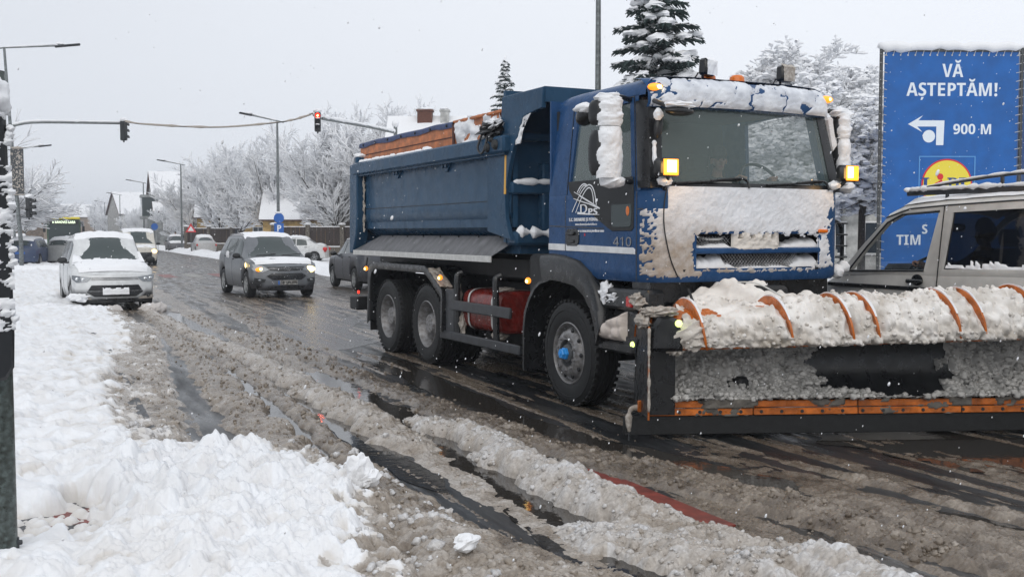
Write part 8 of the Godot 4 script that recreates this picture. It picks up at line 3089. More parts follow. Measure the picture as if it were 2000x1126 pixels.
func billboard() -> void:
	# tall banner laced into a scaffold frame: x along it, z to the viewer
	var a := Vector3(14.49, 0, -15.45)
	var e := Vector3(16.95, 0, -14.40)
	var w := (e - a).length()
	var t := thing("advertising_banner", "tall blue banner laced in a steel frame, with white words and an arrow", "banner", a, -atan2(e.z - a.z, e.x - a.x))
	var H := 5.22
	var b := B.new()
	b.box(Vector3(w / 2, H / 2 + 0.25, 0.0), Vector3(w - 0.12, H - 0.55, 0.012))
	put("sheet", b, mt.banner_blue, t)
	for x: float in [0.0, w]:
		b = B.new()
		b.tube(path3([Vector3(x, 0, 0), Vector3(x, H + 0.05, 0)]), 0.035, 8)
		put("post", b, mt.scaffold, t)
	for y: float in [H, 0.4]:
		b = B.new()
		b.tube(path3([Vector3(0, y, 0), Vector3(w, y, 0)]), 0.03, 8)
		put("rail", b, mt.scaffold, t)
	b = B.new()
	for j in 19:
		var x := 0.08 + (w - 0.16) * j / 18.0
		b.tube(path3([Vector3(x, H - 0.09, 0.012), Vector3(x + 0.03, H + 0.03, 0.03)]), 0.006, 4, false)
		b.ball(Vector3(x, H - 0.09, 0.01), Vector3(0.016, 0.016, 0.006), Basis(), 4, 8)
	for j in 30:
		var y := 0.5 + (H - 0.6) * j / 29.0
		for x: float in [0.06, w - 0.06]:
			b.tube(path3([Vector3(x + (0.05 if x < 1.0 else -0.05), y, 0.012), Vector3(x - (0.09 if x < 1.0 else -0.09), y + 0.03, 0.03)]), 0.006, 4, false)
	var ties := put("cable_ties", b, mt.dirty_white, t)
	ties.set_meta("kind", "stuff")
	var mk := func(px: float, py: float, z := 0.009) -> Vector3:
		# measured off the sheet: 274 units across, 102.4 units to the metre down
		return Vector3((px - 1722.0) / 274.0 * w, H - (py - 90.0) * 0.0093, z)
	letters("word", "VĂ", 0.245, Transform3D(Basis(), mk.call(1861, 131)), mt.banner_white, t, 0.40)
	letters("word", "AȘTEPTĂM!", 0.245, Transform3D(Basis(), mk.call(1861, 169)), mt.banner_white, t, 1.73)
	letters("word", "900 M", 0.19, Transform3D(Basis(), mk.call(1902, 249)), mt.banner_white, t, 0.72)
	letters("word", "S", 0.17, Transform3D(Basis(), mk.call(1813, 452)), mt.banner_white, t)
	letters("word", "TIM", 0.19, Transform3D(Basis(), mk.call(1782, 474)), mt.banner_white, t, 0.46)
	# arrow round a roundabout
	b = B.new()
	var ar := PackedVector2Array()
	for q: Vector2 in [Vector2(1775.8, 238.5), Vector2(1805, 220.7), Vector2(1795.8, 231), Vector2(1846.8, 231), Vector2(1845.5, 281), Vector2(1831.3, 281), Vector2(1831.3, 243.3), Vector2(1794, 243.3), Vector2(1804, 254.5)]:
		var v: Vector3 = mk.call(q.x, q.y)
		ar.append(Vector2(v.x, v.y))
	b.prism(ar, 0.004, Transform3D(Basis(), Vector3(0, 0, 0.007)))
	put("arrow", b, mt.banner_white, t)
	b = B.new()
	b.disc(mk.call(1817, 263, 0.011), Vector3.BACK, 0.118, 28)
	put("dot", b, mt.banner_white, t)
	# emblem: square outline, yellow disc with a red rim, letters with a slanting i
	b = B.new()
	var c: Vector3 = mk.call(1854, 361, 0.0)
	var s := 0.53
	for q: Array in [[0, s, s * 2, 0.0], [0, -s, s * 2, 0.0], [s, 0, 0.0, s * 2 - 0.024], [-s, 0, 0.0, s * 2 - 0.024]]:
		b.box(c + Vector3(q[0], q[1], 0.009), Vector3(q[2] + 0.02, q[3] + 0.02, 0.004))
	put("emblem_frame", b, mt.sign_frame, t)
	b = B.new()
	b.lathe(PackedVector2Array([Vector2(0.44, 0.011), Vector2(0.485, 0.011), Vector2(0.485, 0.006)]), c, Vector3.BACK, 48)
	put("emblem_rim", b, mt.banner_red, t)
	b = B.new()
	b.disc(c + Vector3(0, 0, 0.013), Vector3.BACK, 0.456, 48)
	var disc := put("emblem_disc", b, mt.banner_yellow, t)
	for q: Array in [["L", -0.36, 0.24], ["D", 0.12, 0.22], ["L", 0.35, 0.24]]:
		letters("letter", q[0], 0.25, Transform3D(Basis(), c + Vector3(q[1], 0.0, 0.017)), mt.banner_navy, disc, q[2], true, true)
	b = B.new()
	b.disc(c + Vector3(-0.13, 0.15, 0.017), Vector3.BACK, 0.06, 20)
	b.box(c + Vector3(-0.12, -0.03, 0.017), Vector3(0.15, 0.2, 0.004), 0.0, Basis(Vector3.BACK, 0.5))
	put("letter_i", b, mt.banner_red, disc)
	b = B.new()
	var pts := []
	for j in 20: pts.append(Vector3(lerpf(-0.06, w + 0.02, j / 19.0), H + 0.05 + 0.05 * fbm(j * 0.4, 1.0, 3.0), 0.0))
	snow_rope(b, PackedVector3Array(pts), 0.085, 8, 0.5, 0.3)
	put("snow", b, mt.snow_plain, t, 0.2)
	t = thing("advertising_banner", "second blue banner at the right edge, only its corner in view", "banner", e + Vector3(0.12, 0, 0.1), 0.9)
	b = B.new()
	b.box(Vector3(1.1, H / 2 + 0.25, 0.0), Vector3(2.1, H - 0.55, 0.012))
	put("sheet", b, mt.banner_blue, t)
	b = B.new()
	b.tube(path3([Vector3(0, 0, 0), Vector3(0, H + 0.05, 0)]), 0.035, 8)
	put("post", b, mt.scaffold, t)
	b = B.new()
	snow_rope(b, curve([Vector3(0, H, 0), Vector3(1.0, H, 0), Vector3(2.1, H, 0)], 8), 0.1, 8)
	put("snow", b, mt.snow_plain, t, 0.2)


func fences() -> void:
	# board fence on a stone foot, beyond the white saloon
	for run: Array in [[Vector3(14.6, 0.1, -74.0), Vector3(24.0, 0.1, -69.8), 0, "brown board fence on a low stone wall, behind the white saloon"], [Vector3(11.9, 0.1, -101.0), Vector3(16.0, 0.1, -97.5), 1, "far board fence with stone piers, left of the grey SUV"]]:
		var a: Vector3 = run[0]
		var e: Vector3 = run[1]
		var w := (e - a).length()
		var t := thing("fence", run[3], "fence", a, -atan2(e.z - a.z, e.x - a.x))
		var b := B.new()
		b.box(Vector3(w / 2, 0.35, 0), Vector3(w, 0.7, 0.3), 0.02)
		put("stone_foot", b, mt.stone, t)
		b = B.new()
		b.box(Vector3(w / 2, 0.74, 0.0), Vector3(w, 0.08, 0.36), 0.03)
		var m := put("snow", b, mt.snow_plain, t)
		var n := int(w / 0.30)
		b = B.new()
		b.box(Vector3(0, 0, 0), Vector3(0.285, 1.3, 0.03), 0.006)
		var plank := b.mesh()
		for j in n:
			var o := put("plank", plank, mt.fence_brown, t)
			o.position = Vector3(0.16 + j * 0.30, 1.45 + 0.012 * sin(j * 2.7), 0.012 * (j % 2))
		for j in int(w / 2.4) + 1:
			b = B.new()
			b.box(Vector3(j * 2.4, 1.15, 0.02), Vector3(0.3, 2.2, 0.34), 0.03)
			put("pier", b, mt.stone, t)
			b = B.new()
			b.lump(Vector3(j * 2.4, 2.32, 0.02), Vector3(0.26, 0.1, 0.26), ns, 0.3)
			put("snow", b, mt.snow_plain, t, 0.2)
		b = B.new()
		snow_rope(b, path3([Vector3(0, 2.11, 0), Vector3(w / 3, 2.11, 0), Vector3(w / 1.5, 2.11, 0), Vector3(w, 2.11, 0)]), 0.05, 6, 0.3, 0.4)
		put("snow", b, mt.snow_plain, t, 0.2)


# ---------------------------------------------------------------- trees under snow

func limb(b: B, a: Vector3, c: Vector3, ra: float, rc: float, sides := 3, lift := 0.0, flat := 1.0) -> void:
	var d := (c - a).normalized()
	var s := d.cross(Vector3.UP if absf(d.y) < 0.95 else Vector3.RIGHT).normalized()
	var o := d.cross(s)
	if o.y < 0.0:
		o = -o
		s = -s
	var up := o * lift
	for m in sides:
		var t0 := TAU * m / sides
		var t1 := TAU * (m + 1) / sides
		var p0 := s * cos(t0) + o * sin(t0) * flat
		var p1 := s * cos(t1) + o * sin(t1) * flat
		b.quad(a + up * ra + p0 * ra, a + up * ra + p1 * ra, c + up * rc + p1 * rc, c + up * rc + p0 * rc)


func branch(bark: B, snow: B, a: Vector3, d: Vector3, length: float, r: float, level: int, q: Dictionary) -> void:
	var n := 4 if level < 3 else 3
	var p := a
	var seg := length / n
	for j in n:
		var r0 := r * (1.0 - 0.75 * j / n)
		var r1 := r * (1.0 - 0.75 * (j + 1) / n)
		d = (d + Vector3(rng.randf_range(-1, 1), rng.randf_range(-1, 1), rng.randf_range(-1, 1)) * q.crook + Vector3.UP * (q.rise if level > 0 else 0.0)).normalized()
		var e := p + d * seg
		if level < 3 or (level == 3 and j == 0): limb(bark, p, e, r0, r1, 6 if level == 0 else 4 if level == 1 else 3)
		if level > 0 and (absf(d.y) < 0.93 or level > 2):
			var k: float = q.snow * rng.randf_range(0.6, 1.25)
			limb(snow, p, e, r0 * 0.9 + k, r1 * 0.9 + k * rng.randf_range(0.5, 1.1), 4, 0.7, 0.8)
		p = e
		if level < q.levels and (j > 0 or level > 0):
			var kids: int = q.kids[level]
			for m in kids:
				var f := rng.randf()
				var o := (p - d * seg * f)
				var az := rng.randf() * TAU
				var side := d.cross(Vector3(cos(az), 0.3 * sin(az), sin(az))).normalized()
				var nd := (d * cos(q.spread[level]) + side * sin(q.spread[level])).normalized()
				if nd.y < -0.25: nd.y *= -0.4
				branch(bark, snow, o, nd.normalized(), length * q.ratio[level] * rng.randf_range(0.7, 1.15) * (1.0 - 0.35 * float(j) / n), maxf(r1 * 0.62, q.thin), level + 1, q)
	if level == q.levels and q.clump > 0.0 and rng.randf() < 0.7:
		var cz: float = q.clump * rng.randf_range(0.5, 1.2)
		var ho := Vector3(d.x, d.y * 0.3, d.z)
		limb(snow, p - ho * cz, p, cz * 0.25, cz * 0.5, 5, 0.3, 0.7)
		limb(snow, p, p + ho * cz * 0.8, cz * 0.5, cz * 0.12, 5, 0.3, 0.7)


func leafless(label: String, at: Vector3, h: float, q: Dictionary, sd: int, turn := 0.0) -> Node3D:
	rng.seed = sd
	var t := thing("snowy_tree", label, "tree", at, turn, q.get("group", ""))
	var bark := B.new()
	var snow := B.new()
	var th: float = h * q.trunk
	limb(bark, Vector3.ZERO, Vector3(0, th, 0), h * 0.017, h * 0.013, 8)
	var tr := put("trunk", bark, mt.bark, t, 1.0)
	bark = B.new()
	for j in q.mains:
		var f: float = float(j) / q.mains
		var az: float = TAU * f * q.get("turns", 1.0) + rng.randf() * 0.5
		var tilt: float = lerpf(q.tilt[0], q.tilt[1], fposmod(f * 3.7, 1.0))
		branch(bark, snow, Vector3(0, th * lerpf(0.75, 1.0, rng.randf()), 0), Vector3(cos(az) * sin(tilt), cos(tilt), sin(az) * sin(tilt)), (h - th) * lerpf(0.75, 1.0, 1.0 - tilt / 1.6) * q.get("reach", 0.9), h * 0.009, 1, q)
	if q.get("leader", true): branch(bark, snow, Vector3(0, th, 0), Vector3.UP, (h - th) * 0.9, h * 0.010, 1, q)
	put("crown", bark, mt.bark, t, 1.0)
	put("crown_snow", snow, mt.twig_snow, t, 1.0)
	return t


func spruce(label: String, at: Vector3, h: float, r: float, sd: int, detail: float) -> void:
	rng.seed = sd
	var t := thing("spruce_tree", label, "tree", at)
	var b := B.new()
	limb(b, Vector3.ZERO, Vector3(0, h * 0.98, 0), h * 0.016, 0.01, 8)
	put("trunk", b, mt.bark, t, 1.0)
	var nd := B.new()
	var sn := B.new()
	var y := 0.9
	while y < h - 0.15:
		var f := 1.0 - y / h
		var reach := r * pow(f, 0.85)
		var n := int(lerpf(4.0, 10.0, f))
		var off := rng.randf() * TAU
		for j in n:
			var az := off + TAU * j / n + rng.randf_range(-0.25, 0.25)
			var out := Vector3(cos(az), 0, sin(az))
			var len := reach * rng.randf_range(0.55, 1.2)
			var p := Vector3(0, y + rng.randf_range(-0.1, 0.1), 0)
			var segs := maxi(3, int(len / (0.26 / detail)))
			var d := (out + Vector3(0, 0.35, 0)).normalized()
			for k in segs:
				var g := float(k) / segs
				d = (out + Vector3(0, 0.30 - 0.95 * g + 0.5 * g * g, 0)).normalized()
				var e := p + d * len / segs
				limb(nd, p, e, 0.045, 0.04, 4)
				# sprays of needles to both sides, hanging a little
				var side := d.cross(Vector3.UP).normalized()
				for s: float in [-1.0, 1.0]:
					for m in int(3 * detail):
						var sl := len * 0.30 * (1.0 - 0.75 * g) * rng.randf_range(0.6, 1.2) + 0.08
						var o := p.lerp(e, rng.randf())
						var sd2 := (side * s * rng.randf_range(0.6, 1.0) + d * 0.75 + Vector3(0, rng.randf_range(-0.5, 0.12), 0)).normalized()
						limb(nd, o, o + sd2 * sl, 0.034, 0.012, 3)
						limb(nd, o + sd2 * sl * 0.4, o + sd2 * sl * 0.8 + Vector3(0, -0.07, 0) + d * 0.06, 0.026, 0.01, 3)
						if rng.randf() < 0.42: limb(sn, o, o + sd2 * sl * 0.9, 0.035, 0.02, 4, 1.0, 0.8)
				if rng.randf() < 0.52 and g > 0.12:
					var w := (0.09 + 0.2 * len * (1.0 - 0.5 * g) * rng.randf_range(0.3, 1.0)) * 0.95
					sn.lump(p.lerp(e, 0.5) + Vector3(0, 0.04 + w * 0.15, 0) + side * rng.randf_range(-0.1, 0.1), Vector3(w * 1.05, w * 0.5, w * 1.05), ns, 0.8, 1.8, 6, 8)
				p = e
		y += lerpf(0.16, 0.34, f)
	sn.lump(Vector3(0, h - 0.05, 0), Vector3(0.06, 0.16, 0.06), ns, 0.4)
	put("needles", nd, mt.needles, t, 1.0)
	put("snow", sn, mt.twig_snow, t, 0.3)


func build_trees() -> void:
	var street := {"levels": 4, "kids": [0, 3, 3, 2, 0], "ratio": [1, 0.46, 0.52, 0.55, 1], "spread": [0.6, 0.62, 0.62, 0.6, 0.6], "crook": 0.13, "rise": 0.05, "snow": 0.037, "thin": 0.006, "clump": 0.09, "trunk": 0.22, "mains": 7, "tilt": [0.25, 0.85], "group": "snowy trees along the right of the road"}
	var kinds := []
	var names := ["largest snowy street tree, right of the lamp by the red light", "snowy street tree just left of the lamp with the parking sign", "snowy tree with a pointed crown, over the stone piers"]
	for j in 3:
		kinds.append(leafless(names[j], [Vector3(18.9, 0.1, -73.2), Vector3(17.0, 0.1, -88.0), Vector3(15.6, 0.1, -106.0)][j], [9.6, 9.0, 9.4][j], street, 40 + j * 7))
	var more := [[22.3, -69.5, 1.02, 0, "snowy tree whose trunk stands just left of the lorry's tail"], [20.2, -80.0, 0.9, 1, "snowy tree behind the white saloon, second from the lorry"], [16.2, -97.0, 0.95, 2, "snowy tree behind the grey SUV's roof"], [14.6, -118.0, 0.86, 0, "snowy tree in front of the right-hand gable"],
		[13.9, -130.0, 0.64, 1, "snowy tree in front of the white gabled house"], [13.2, -150.0, 0.55, 2, "snowy tree at the left end of the white gabled house"], [13.4, -165.0, 0.55, 0, "hazy snowy tree right of the third right-hand lamp"], [13.2, -186.0, 0.6, 1, "hazy snowy tree just beyond the third right-hand lamp"], [13.2, -210.0, 0.65, 2, "hazy snowy tree before the fourth right-hand lamp"], [13.2, -238.0, 0.7, 0, "hazy snowy tree between the fourth and fifth right-hand lamps"], [13.5, -270.0, 0.95, 1, "hazy snowy tree just past the fifth right-hand lamp"], [13.5, -305.0, 1.0, 2, "hazy snowy tree beyond the last right-hand lamp"]]
	for j in more.size():
		var m: Array = more[j]
		var o := copy(kinds[m[3]], Vector3(m[0], 0.1, m[1]), j * 2.1, m[4] if m[4] else "hazy snowy tree, one of the far ones in the right-hand row", m[2])
	for j in 9:
		var o := copy(kinds[j % 3], Vector3(-3.0 - 2.6 * (j % 3), 0.1, -120.0 - j * 21.0), j * 1.3, "hazy snowy tree, one of those far off left of the road", 0.8 + 0.05 * (j % 4))
		o.set_meta("group", "far snowy trees left of the road")
	for j in 16:
		var o := copy(kinds[(j + 1) % 3], Vector3(-22.0 + j * 4.6, 0.1, -340.0 - 9.0 * (j % 3)), j * 0.7, "far snowy tree, one of those closing off the road in the haze", 1.0 + 0.1 * (j % 3))
		o.set_meta("group", "far snowy trees at the end of the road")
	# larch-like tree by the left lamp post, long drooping twigs
	var larch := {"levels": 3, "kids": [0, 4, 3, 0], "ratio": [1, 0.6, 0.5, 1], "spread": [0.6, 0.5, 0.5, 0.5], "crook": 0.06, "rise": -0.05, "snow": 0.03, "thin": 0.01, "clump": 0.0, "trunk": 0.3, "mains": 16, "turns": 5.0, "tilt": [0.7, 1.5], "reach": 0.75}
	leafless("snow laden tree with long drooping twigs behind the left lamp post", Vector3(-2.3, 0.1, -63.0), 7.4, larch, 91)
	# the broad trees behind the cab and the banner
	var broad := {"levels": 4, "kids": [0, 4, 4, 3, 0], "ratio": [1, 0.5, 0.45, 0.5, 1], "spread": [0.6, 0.8, 0.8, 0.8, 0.7], "crook": 0.38, "rise": 0.0, "snow": 0.020, "thin": 0.005, "clump": 0.16, "leader": false, "trunk": 0.36, "mains": 11, "tilt": [0.1, 1.35], "reach": 0.8}
	leafless("broad snow laden tree behind the roof of the cab", Vector3(18.2, 0.1, -22.6), 7.3, broad, 17)
	var high := broad.duplicate()
	high.trunk = 0.48
	high.tilt = [0.1, 1.45]
	leafless("smaller snow laden tree between the cab and the blue banner", Vector3(16.5, 0.1, -18.1), 5.4, high, 29)
	leafless("snow laden tree seen through the lorry's windscreen", Vector3(14.9, 0.1, -19.4), 4.4, broad, 33)
	spruce("tall dark spruce with heavy snow pads behind the lorry's cab", Vector3(13.75, 0.1, -22.3), 8.9, 2.7, 5, 1.5)
	spruce("small distant spruce whose tip shows above the lorry's body", Vector3(24.0, 0.1, -55.0), 11.6, 2.6, 9, 0.8)


# ---------------------------------------------------------------- houses

func window(t: Node3D, at: Vector3, w: float, h: float) -> void:
	var b := B.new()
	for q: Array in [[0, h / 2, w + 0.12, 0.07], [0, -h / 2, w + 0.12, 0.07], [-w / 2, 0, 0.07, h], [w / 2, 0, 0.07, h], [0, 0, 0.05, h]]:
		b.box(at + Vector3(q[0], q[1], 0.02), Vector3(q[2], q[3], 0.09), 0.01)
	var f := put("window", b, mt.frame_white, t)
	for s: float in [-0.25, 0.25]:
		b = B.new()
		b.box(at + Vector3(w * s, 0, 0.01), Vector3(w / 2 - 0.05, h - 0.05, 0.03))
		put("pane", b, mt.window_dark, f)


func house(label: String, at: Vector3, turn: float, size: Vector3, ridge: float, wall: Material, over := 0.5) -> Node3D:
	# ridge along x; z is the front
	var t := thing("house", label, "house", at, turn)
	var b := B.new()
	var w := size.x / 2
	var d := size.z / 2
	b.prism(PackedVector2Array([Vector2(-d, 0), Vector2(d, 0), Vector2(d, size.y), Vector2(0, ridge), Vector2(-d, size.y)]), size.x, Transform3D(Basis(Vector3(0, 0, -1), Vector3.UP, Vector3(1, 0, 0)), Vector3(-w, 0, 0)))
	put("wall", b, wall, t)
	var slope := atan2(ridge - size.y, d)
	var ln := d / cos(slope) + over
	var rf: MeshInstance3D
	for s: float in [-1.0, 1.0]:
		b = B.new()
		var mid := Vector3(0, ridge + 0.06, 0) + Vector3(0, -sin(slope), s * cos(slope)) * ln * 0.5
		b.box(mid, Vector3(size.x + 0.6, 0.1, ln), 0.01, Basis(Vector3.RIGHT, s * slope))
		rf = put("roof", b, mt.tile_red, t)
		b = B.new()
		var n := 18
		crust(b, n, n, func(u: float, v: float) -> Array:
			var p := Vector3(0, ridge + 0.10, 0) + Vector3(0, -sin(slope), s * cos(slope)) * ln * v
			return [Vector3(lerpf(-w - 0.28, w + 0.28, u), p.y, p.z), Vector3(0, cos(slope), s * sin(slope))],
			func(u: float, v: float) -> float: return 0.16 + 0.06 * fbm(u * 4.0, v * 4.0, s) if v < 0.985 else 0.05)
		put("snow", b, mt.snow_plain, rf, 0.2)
	return t


func build_buildings() -> void:
	mat("board_grey", lin(.045, .05, .055), 0.7)
	mat("sign_frame", lin(.10, .30, .62), 0.6)
	var b: B
	# low white house between the cab and the banner
	var t := house("low white house with an awning, between the cab and the banner", Vector3(29.5, 0.1, -33.5), -0.70, Vector3(9, 3.15, 6), 5.4, mt.wall_white)
	for x: float in [-3.2, -2.1, -0.4, 1.2, 3.0]: window(t, Vector3(x, 1.5, 3.02), 0.9, 1.2)
	b = B.new()
	b.box(Vector3(-1.6, 2.72, 3.7), Vector3(4.6, 0.08, 1.5), 0.02, Basis(Vector3.RIGHT, 0.12))
	var aw := put("awning", b, mt.wall_grey, t)
	b = B.new()
	b.box(Vector3(-1.6, 2.83, 3.7), Vector3(4.7, 0.16, 1.55), 0.07, Basis(Vector3.RIGHT, 0.12))
	put("snow", b, mt.snow_plain, aw)
	for x: float in [-3.8, 0.6]:
		b = B.new()
		b.box(Vector3(x, 1.3, 4.3), Vector3(0.08, 2.6, 0.08))
		put("awning_post", b, mt.wall_white, t)
	t = house("tan house glimpsed right of the blue banner", Vector3(29.2, 0.1, -15.2), -1.1, Vector3(8, 4.6, 6), 7.0, mt.wall_tan)
	window(t, Vector3(-2.5, 2.6, 3.02), 1.0, 1.3)
	# roofs behind the lorry's body
	t = house("house with a snowy roof and red brick chimney above the lorry's body", Vector3(23.0, 0.1, -60.5), -0.42, Vector3(7.5, 5.4, 8), 8.6, mt.wall_tan)
	for q: Array in [[-1.75, 0.9, mt.brick_red], [-0.55, 0.5, mt.wall_white]]:
		b = B.new()
		b.box(Vector3(q[0], 8.55, 0.4), Vector3(q[1], 1.0, 0.7), 0.02)
		b.box(Vector3(q[0], 9.08, 0.4), Vector3(q[1] + 0.14, 0.1, 0.84), 0.02)
		var ch := put("chimney", b, q[2], t)
		b = B.new()
		b.lump(Vector3(q[0], 9.17, 0.4), Vector3(q[1] * 0.6, 0.12, 0.42), ns, 0.4)
		put("snow", b, mt.snow_plain, ch)
	t = house("house with a red gable edge, left of the lorry's orange spreader", Vector3(24.4, 0.1, -77.0), 1.1, Vector3(9, 5.6, 8), 9.3, mt.wall_tan)
	# the white gabled house far down the road
	t = house("big house with a steep white roof far down the right side", Vector3(16.2, 0.1, -142.0), 0.0, Vector3(7.6, 4.6, 11), 9.4, mt.wall_grey)
	b = B.new()
	b.box(Vector3(-4.3, 4.9, 3.6), Vector3(1.9, 2.6, 2.2), 0.03)
	var bay := put("bay_window", b, mt.car_glass, t)
	for y: float in [3.6, 6.25]:
		b = B.new()
		b.box(Vector3(-4.3, y, 3.6), Vector3(2.1, 0.35, 2.4), 0.02)
		put("cornice", b, mt.wall_grey, bay)
	house("grey gable in front of the big white roof, second from the left", Vector3(18.2, 0.1, -136.5), PI / 2, Vector3(7, 6.0, 5.0), 9.1, mt.wall_grey, 0.4)
	house("grey gable farther right, half hidden by the street trees", Vector3(22.2, 0.1, -137.0), PI / 2 + 0.1, Vector3(7, 6.3, 5.0), 9.2, mt.wall_grey, 0.4)
	house("pale house with a snowy roof left of the big white roof, in haze", Vector3(14.5, 0.1, -200.0), 0.2, Vector3(7, 5.2, 8), 8.8, mt.wall_white)
	t = house("yellow house behind the street trees and stone piers", Vector3(19.5, 0.1, -112.0), -0.2, Vector3(10, 3.4, 6), 5.6, mt.wall_yellow)
	for x: float in [-3, -1, 1, 3]: window(t, Vector3(x, 1.7, 3.02), 1.0, 1.2)
	t = house("yellow house behind the white saloon's fence", Vector3(21.0, 0.1, -86.0), -0.3, Vector3(9, 2.9, 6), 5.0, mt.wall_yellow)
	for x: float in [-3, -1, 1, 3]: window(t, Vector3(x, 1.6, 3.02), 1.0, 1.1)
	t = house("long tan building at the far end of the road, pale in the haze", Vector3(5.0, 0.1, -320.0), 0.0, Vector3(22, 6.2, 12), 9.6, mt.wall_tan)
	for x: float in [-8, -5, -2, 1, 4, 7]: window(t, Vector3(x, 4.2, 6.02), 1.4, 1.5)
	t = house("tan house among trees, above the snow covered cars on the left", Vector3(-7.5, 0.1, -190.0), 0.3, Vector3(12, 6.0, 10), 9.5, mt.wall_tan)
	for x: float in [-4, -1.5, 1.5, 4]: window(t, Vector3(x, 3.6, 5.02), 1.3, 1.4)


# ---------------------------------------------------------------- people: one skin drawn round a jointed figure

func skin_of(b: B, bones: Array, cell: float, k: float) -> void:
	# bones: [from, to, radius at from, radius at to, colour]; joined smoothly and meshed as surface nets
	var lo := Vector3.ONE * 1e9
	var hi := -lo
	for q: Array in bones:
		for e in 2:
			var r: float = q[2 + e] + cell * 2.5
			lo = lo.min(q[e] - Vector3.ONE * r)
			hi = hi.max(q[e] + Vector3.ONE * r)
	var n := Vector3i(((hi - lo) / cell).ceil()) + Vector3i.ONE
	var f := PackedFloat32Array()
	f.resize(n.x * n.y * n.z)
	f.fill(1.0)
	for q: Array in bones:
		var a: Vector3 = q[0]
		var ab: Vector3 = q[1] - a
		var l2 := maxf(ab.length_squared(), 1e-9)
		var rm: float = maxf(q[2], q[3]) + k + cell * 2.0
		var i0 := Vector3i(((a.min(q[1]) - Vector3.ONE * rm - lo) / cell).floor()).clamp(Vector3i.ZERO, n - Vector3i.ONE)
		var i1 := Vector3i(((a.max(q[1]) + Vector3.ONE * rm - lo) / cell).ceil()).clamp(Vector3i.ZERO, n - Vector3i.ONE)
		for z in range(i0.z, i1.z + 1):
			for y in range(i0.y, i1.y + 1):
				for x in range(i0.x, i1.x + 1):
					var p := lo + Vector3(x, y, z) * cell - a
					var h := clampf(p.dot(ab) / l2, 0.0, 1.0)
					var d: float = (p - ab * h).length() - lerpf(q[2], q[3], h)
					var at := x + n.x * (y + n.y * z)
					var o := f[at]
					var m := maxf(k - absf(o - d), 0.0) / k
					f[at] = minf(o, d) - m * m * k * 0.25
	var vert := {}
	var sx := n.x
	var sxy := n.x * n.y
	for z in n.z - 1:
		for y in n.y - 1:
			for x in n.x - 1:
				var at := x + sx * y + sxy * z
				var c := [f[at], f[at + 1], f[at + sx], f[at + sx + 1], f[at + sxy], f[at + sxy + 1], f[at + sxy + sx], f[at + sxy + sx + 1]]
				var neg := 0
				for v: float in c: neg += 1 if v < 0.0 else 0
				if neg == 0 or neg == 8: continue
				var s := Vector3()
				var cnt := 0
				for e: Array in [[0, 1], [2, 3], [4, 5], [6, 7], [0, 2], [1, 3], [4, 6], [5, 7], [0, 4], [1, 5], [2, 6], [3, 7]]:
					var u: float = c[e[0]]
					var v: float = c[e[1]]
					if (u < 0.0) != (v < 0.0):
						var t := u / (u - v)
						var p0 := Vector3(e[0] & 1, (e[0] >> 1) & 1, e[0] >> 2)
						var p1 := Vector3(e[1] & 1, (e[1] >> 1) & 1, e[1] >> 2)
						s += p0.lerp(p1, t)
						cnt += 1
				vert[at] = lo + (Vector3(x, y, z) + s / cnt) * cell
	var step := [1, sx, sxy]
	for at: int in vert:
		for ax in 3:
			var u: int = step[(ax + 1) % 3]
			var w: int = step[(ax + 2) % 3]
			var f0 := f[at]
			var f1 := f[at + step[ax]]
			if (f0 < 0.0) == (f1 < 0.0): continue
			if not (vert.has(at - u) and vert.has(at - w) and vert.has(at - u - w)): continue
			var q := [vert[at], vert[at - u], vert[at - u - w], vert[at - w]]
			if f0 > 0.0: q.reverse()
			var mid: Vector3 = (q[0] + q[2]) * 0.5
			var bd := 1e9
			for o: Array in bones:
				var ab: Vector3 = o[1] - o[0]
				var h := clampf((mid - o[0]).dot(ab) / maxf(ab.length_squared(), 1e-9), 0.0, 1.0)
				var d: float = (mid - o[0] - ab * h).length() - lerpf(o[2], o[3], h)
				if d < bd:
					bd = d
					b.col = o[4]
			b.quad(q[0], q[1], q[2], q[3])


func head_bones(c: Vector3, face: Vector3, skin: Color, hair: Color, hat := false) -> Array:
	var s := Vector3.UP.cross(face).normalized()
	var up := Vector3.UP
	var o := [[c + up * 0.02 - face * 0.01, c + up * 0.03 - face * 0.025, 0.078, 0.082, skin], [c + face * 0.03 - up * 0.02, c + face * 0.035 - up * 0.075, 0.058, 0.042, skin],
		[c + face * 0.088 + up * 0.0, c + face * 0.102 - up * 0.03, 0.010, 0.016, skin], [c + face * 0.083 - up * 0.062 - s * 0.018, c + face * 0.083 - up * 0.062 + s * 0.018, 0.007, 0.007, Color(.36, .13, .1)],
		[c + up * 0.065 - face * 0.02, c - face * 0.05 + up * 0.03, 0.088, 0.084, hair], [c - face * 0.06 - up * 0.01, c - face * 0.06 - up * 0.03, 0.06, 0.05, hair]]
	for e: float in [-1.0, 1.0]:
		o.append([c + s * e * 0.082 + up * 0.005, c + s * e * 0.084 - up * 0.03, 0.013, 0.009, skin])
		o.append([c + face * 0.080 + s * e * 0.032 + up * 0.012, c + face * 0.080 + s * e * 0.032 + up * 0.012, 0.009, 0.009, Color(.05, .04, .035)])
	if hat: o.append([c + up * 0.075, c + up * 0.09, 0.09, 0.085, hair])
	return o


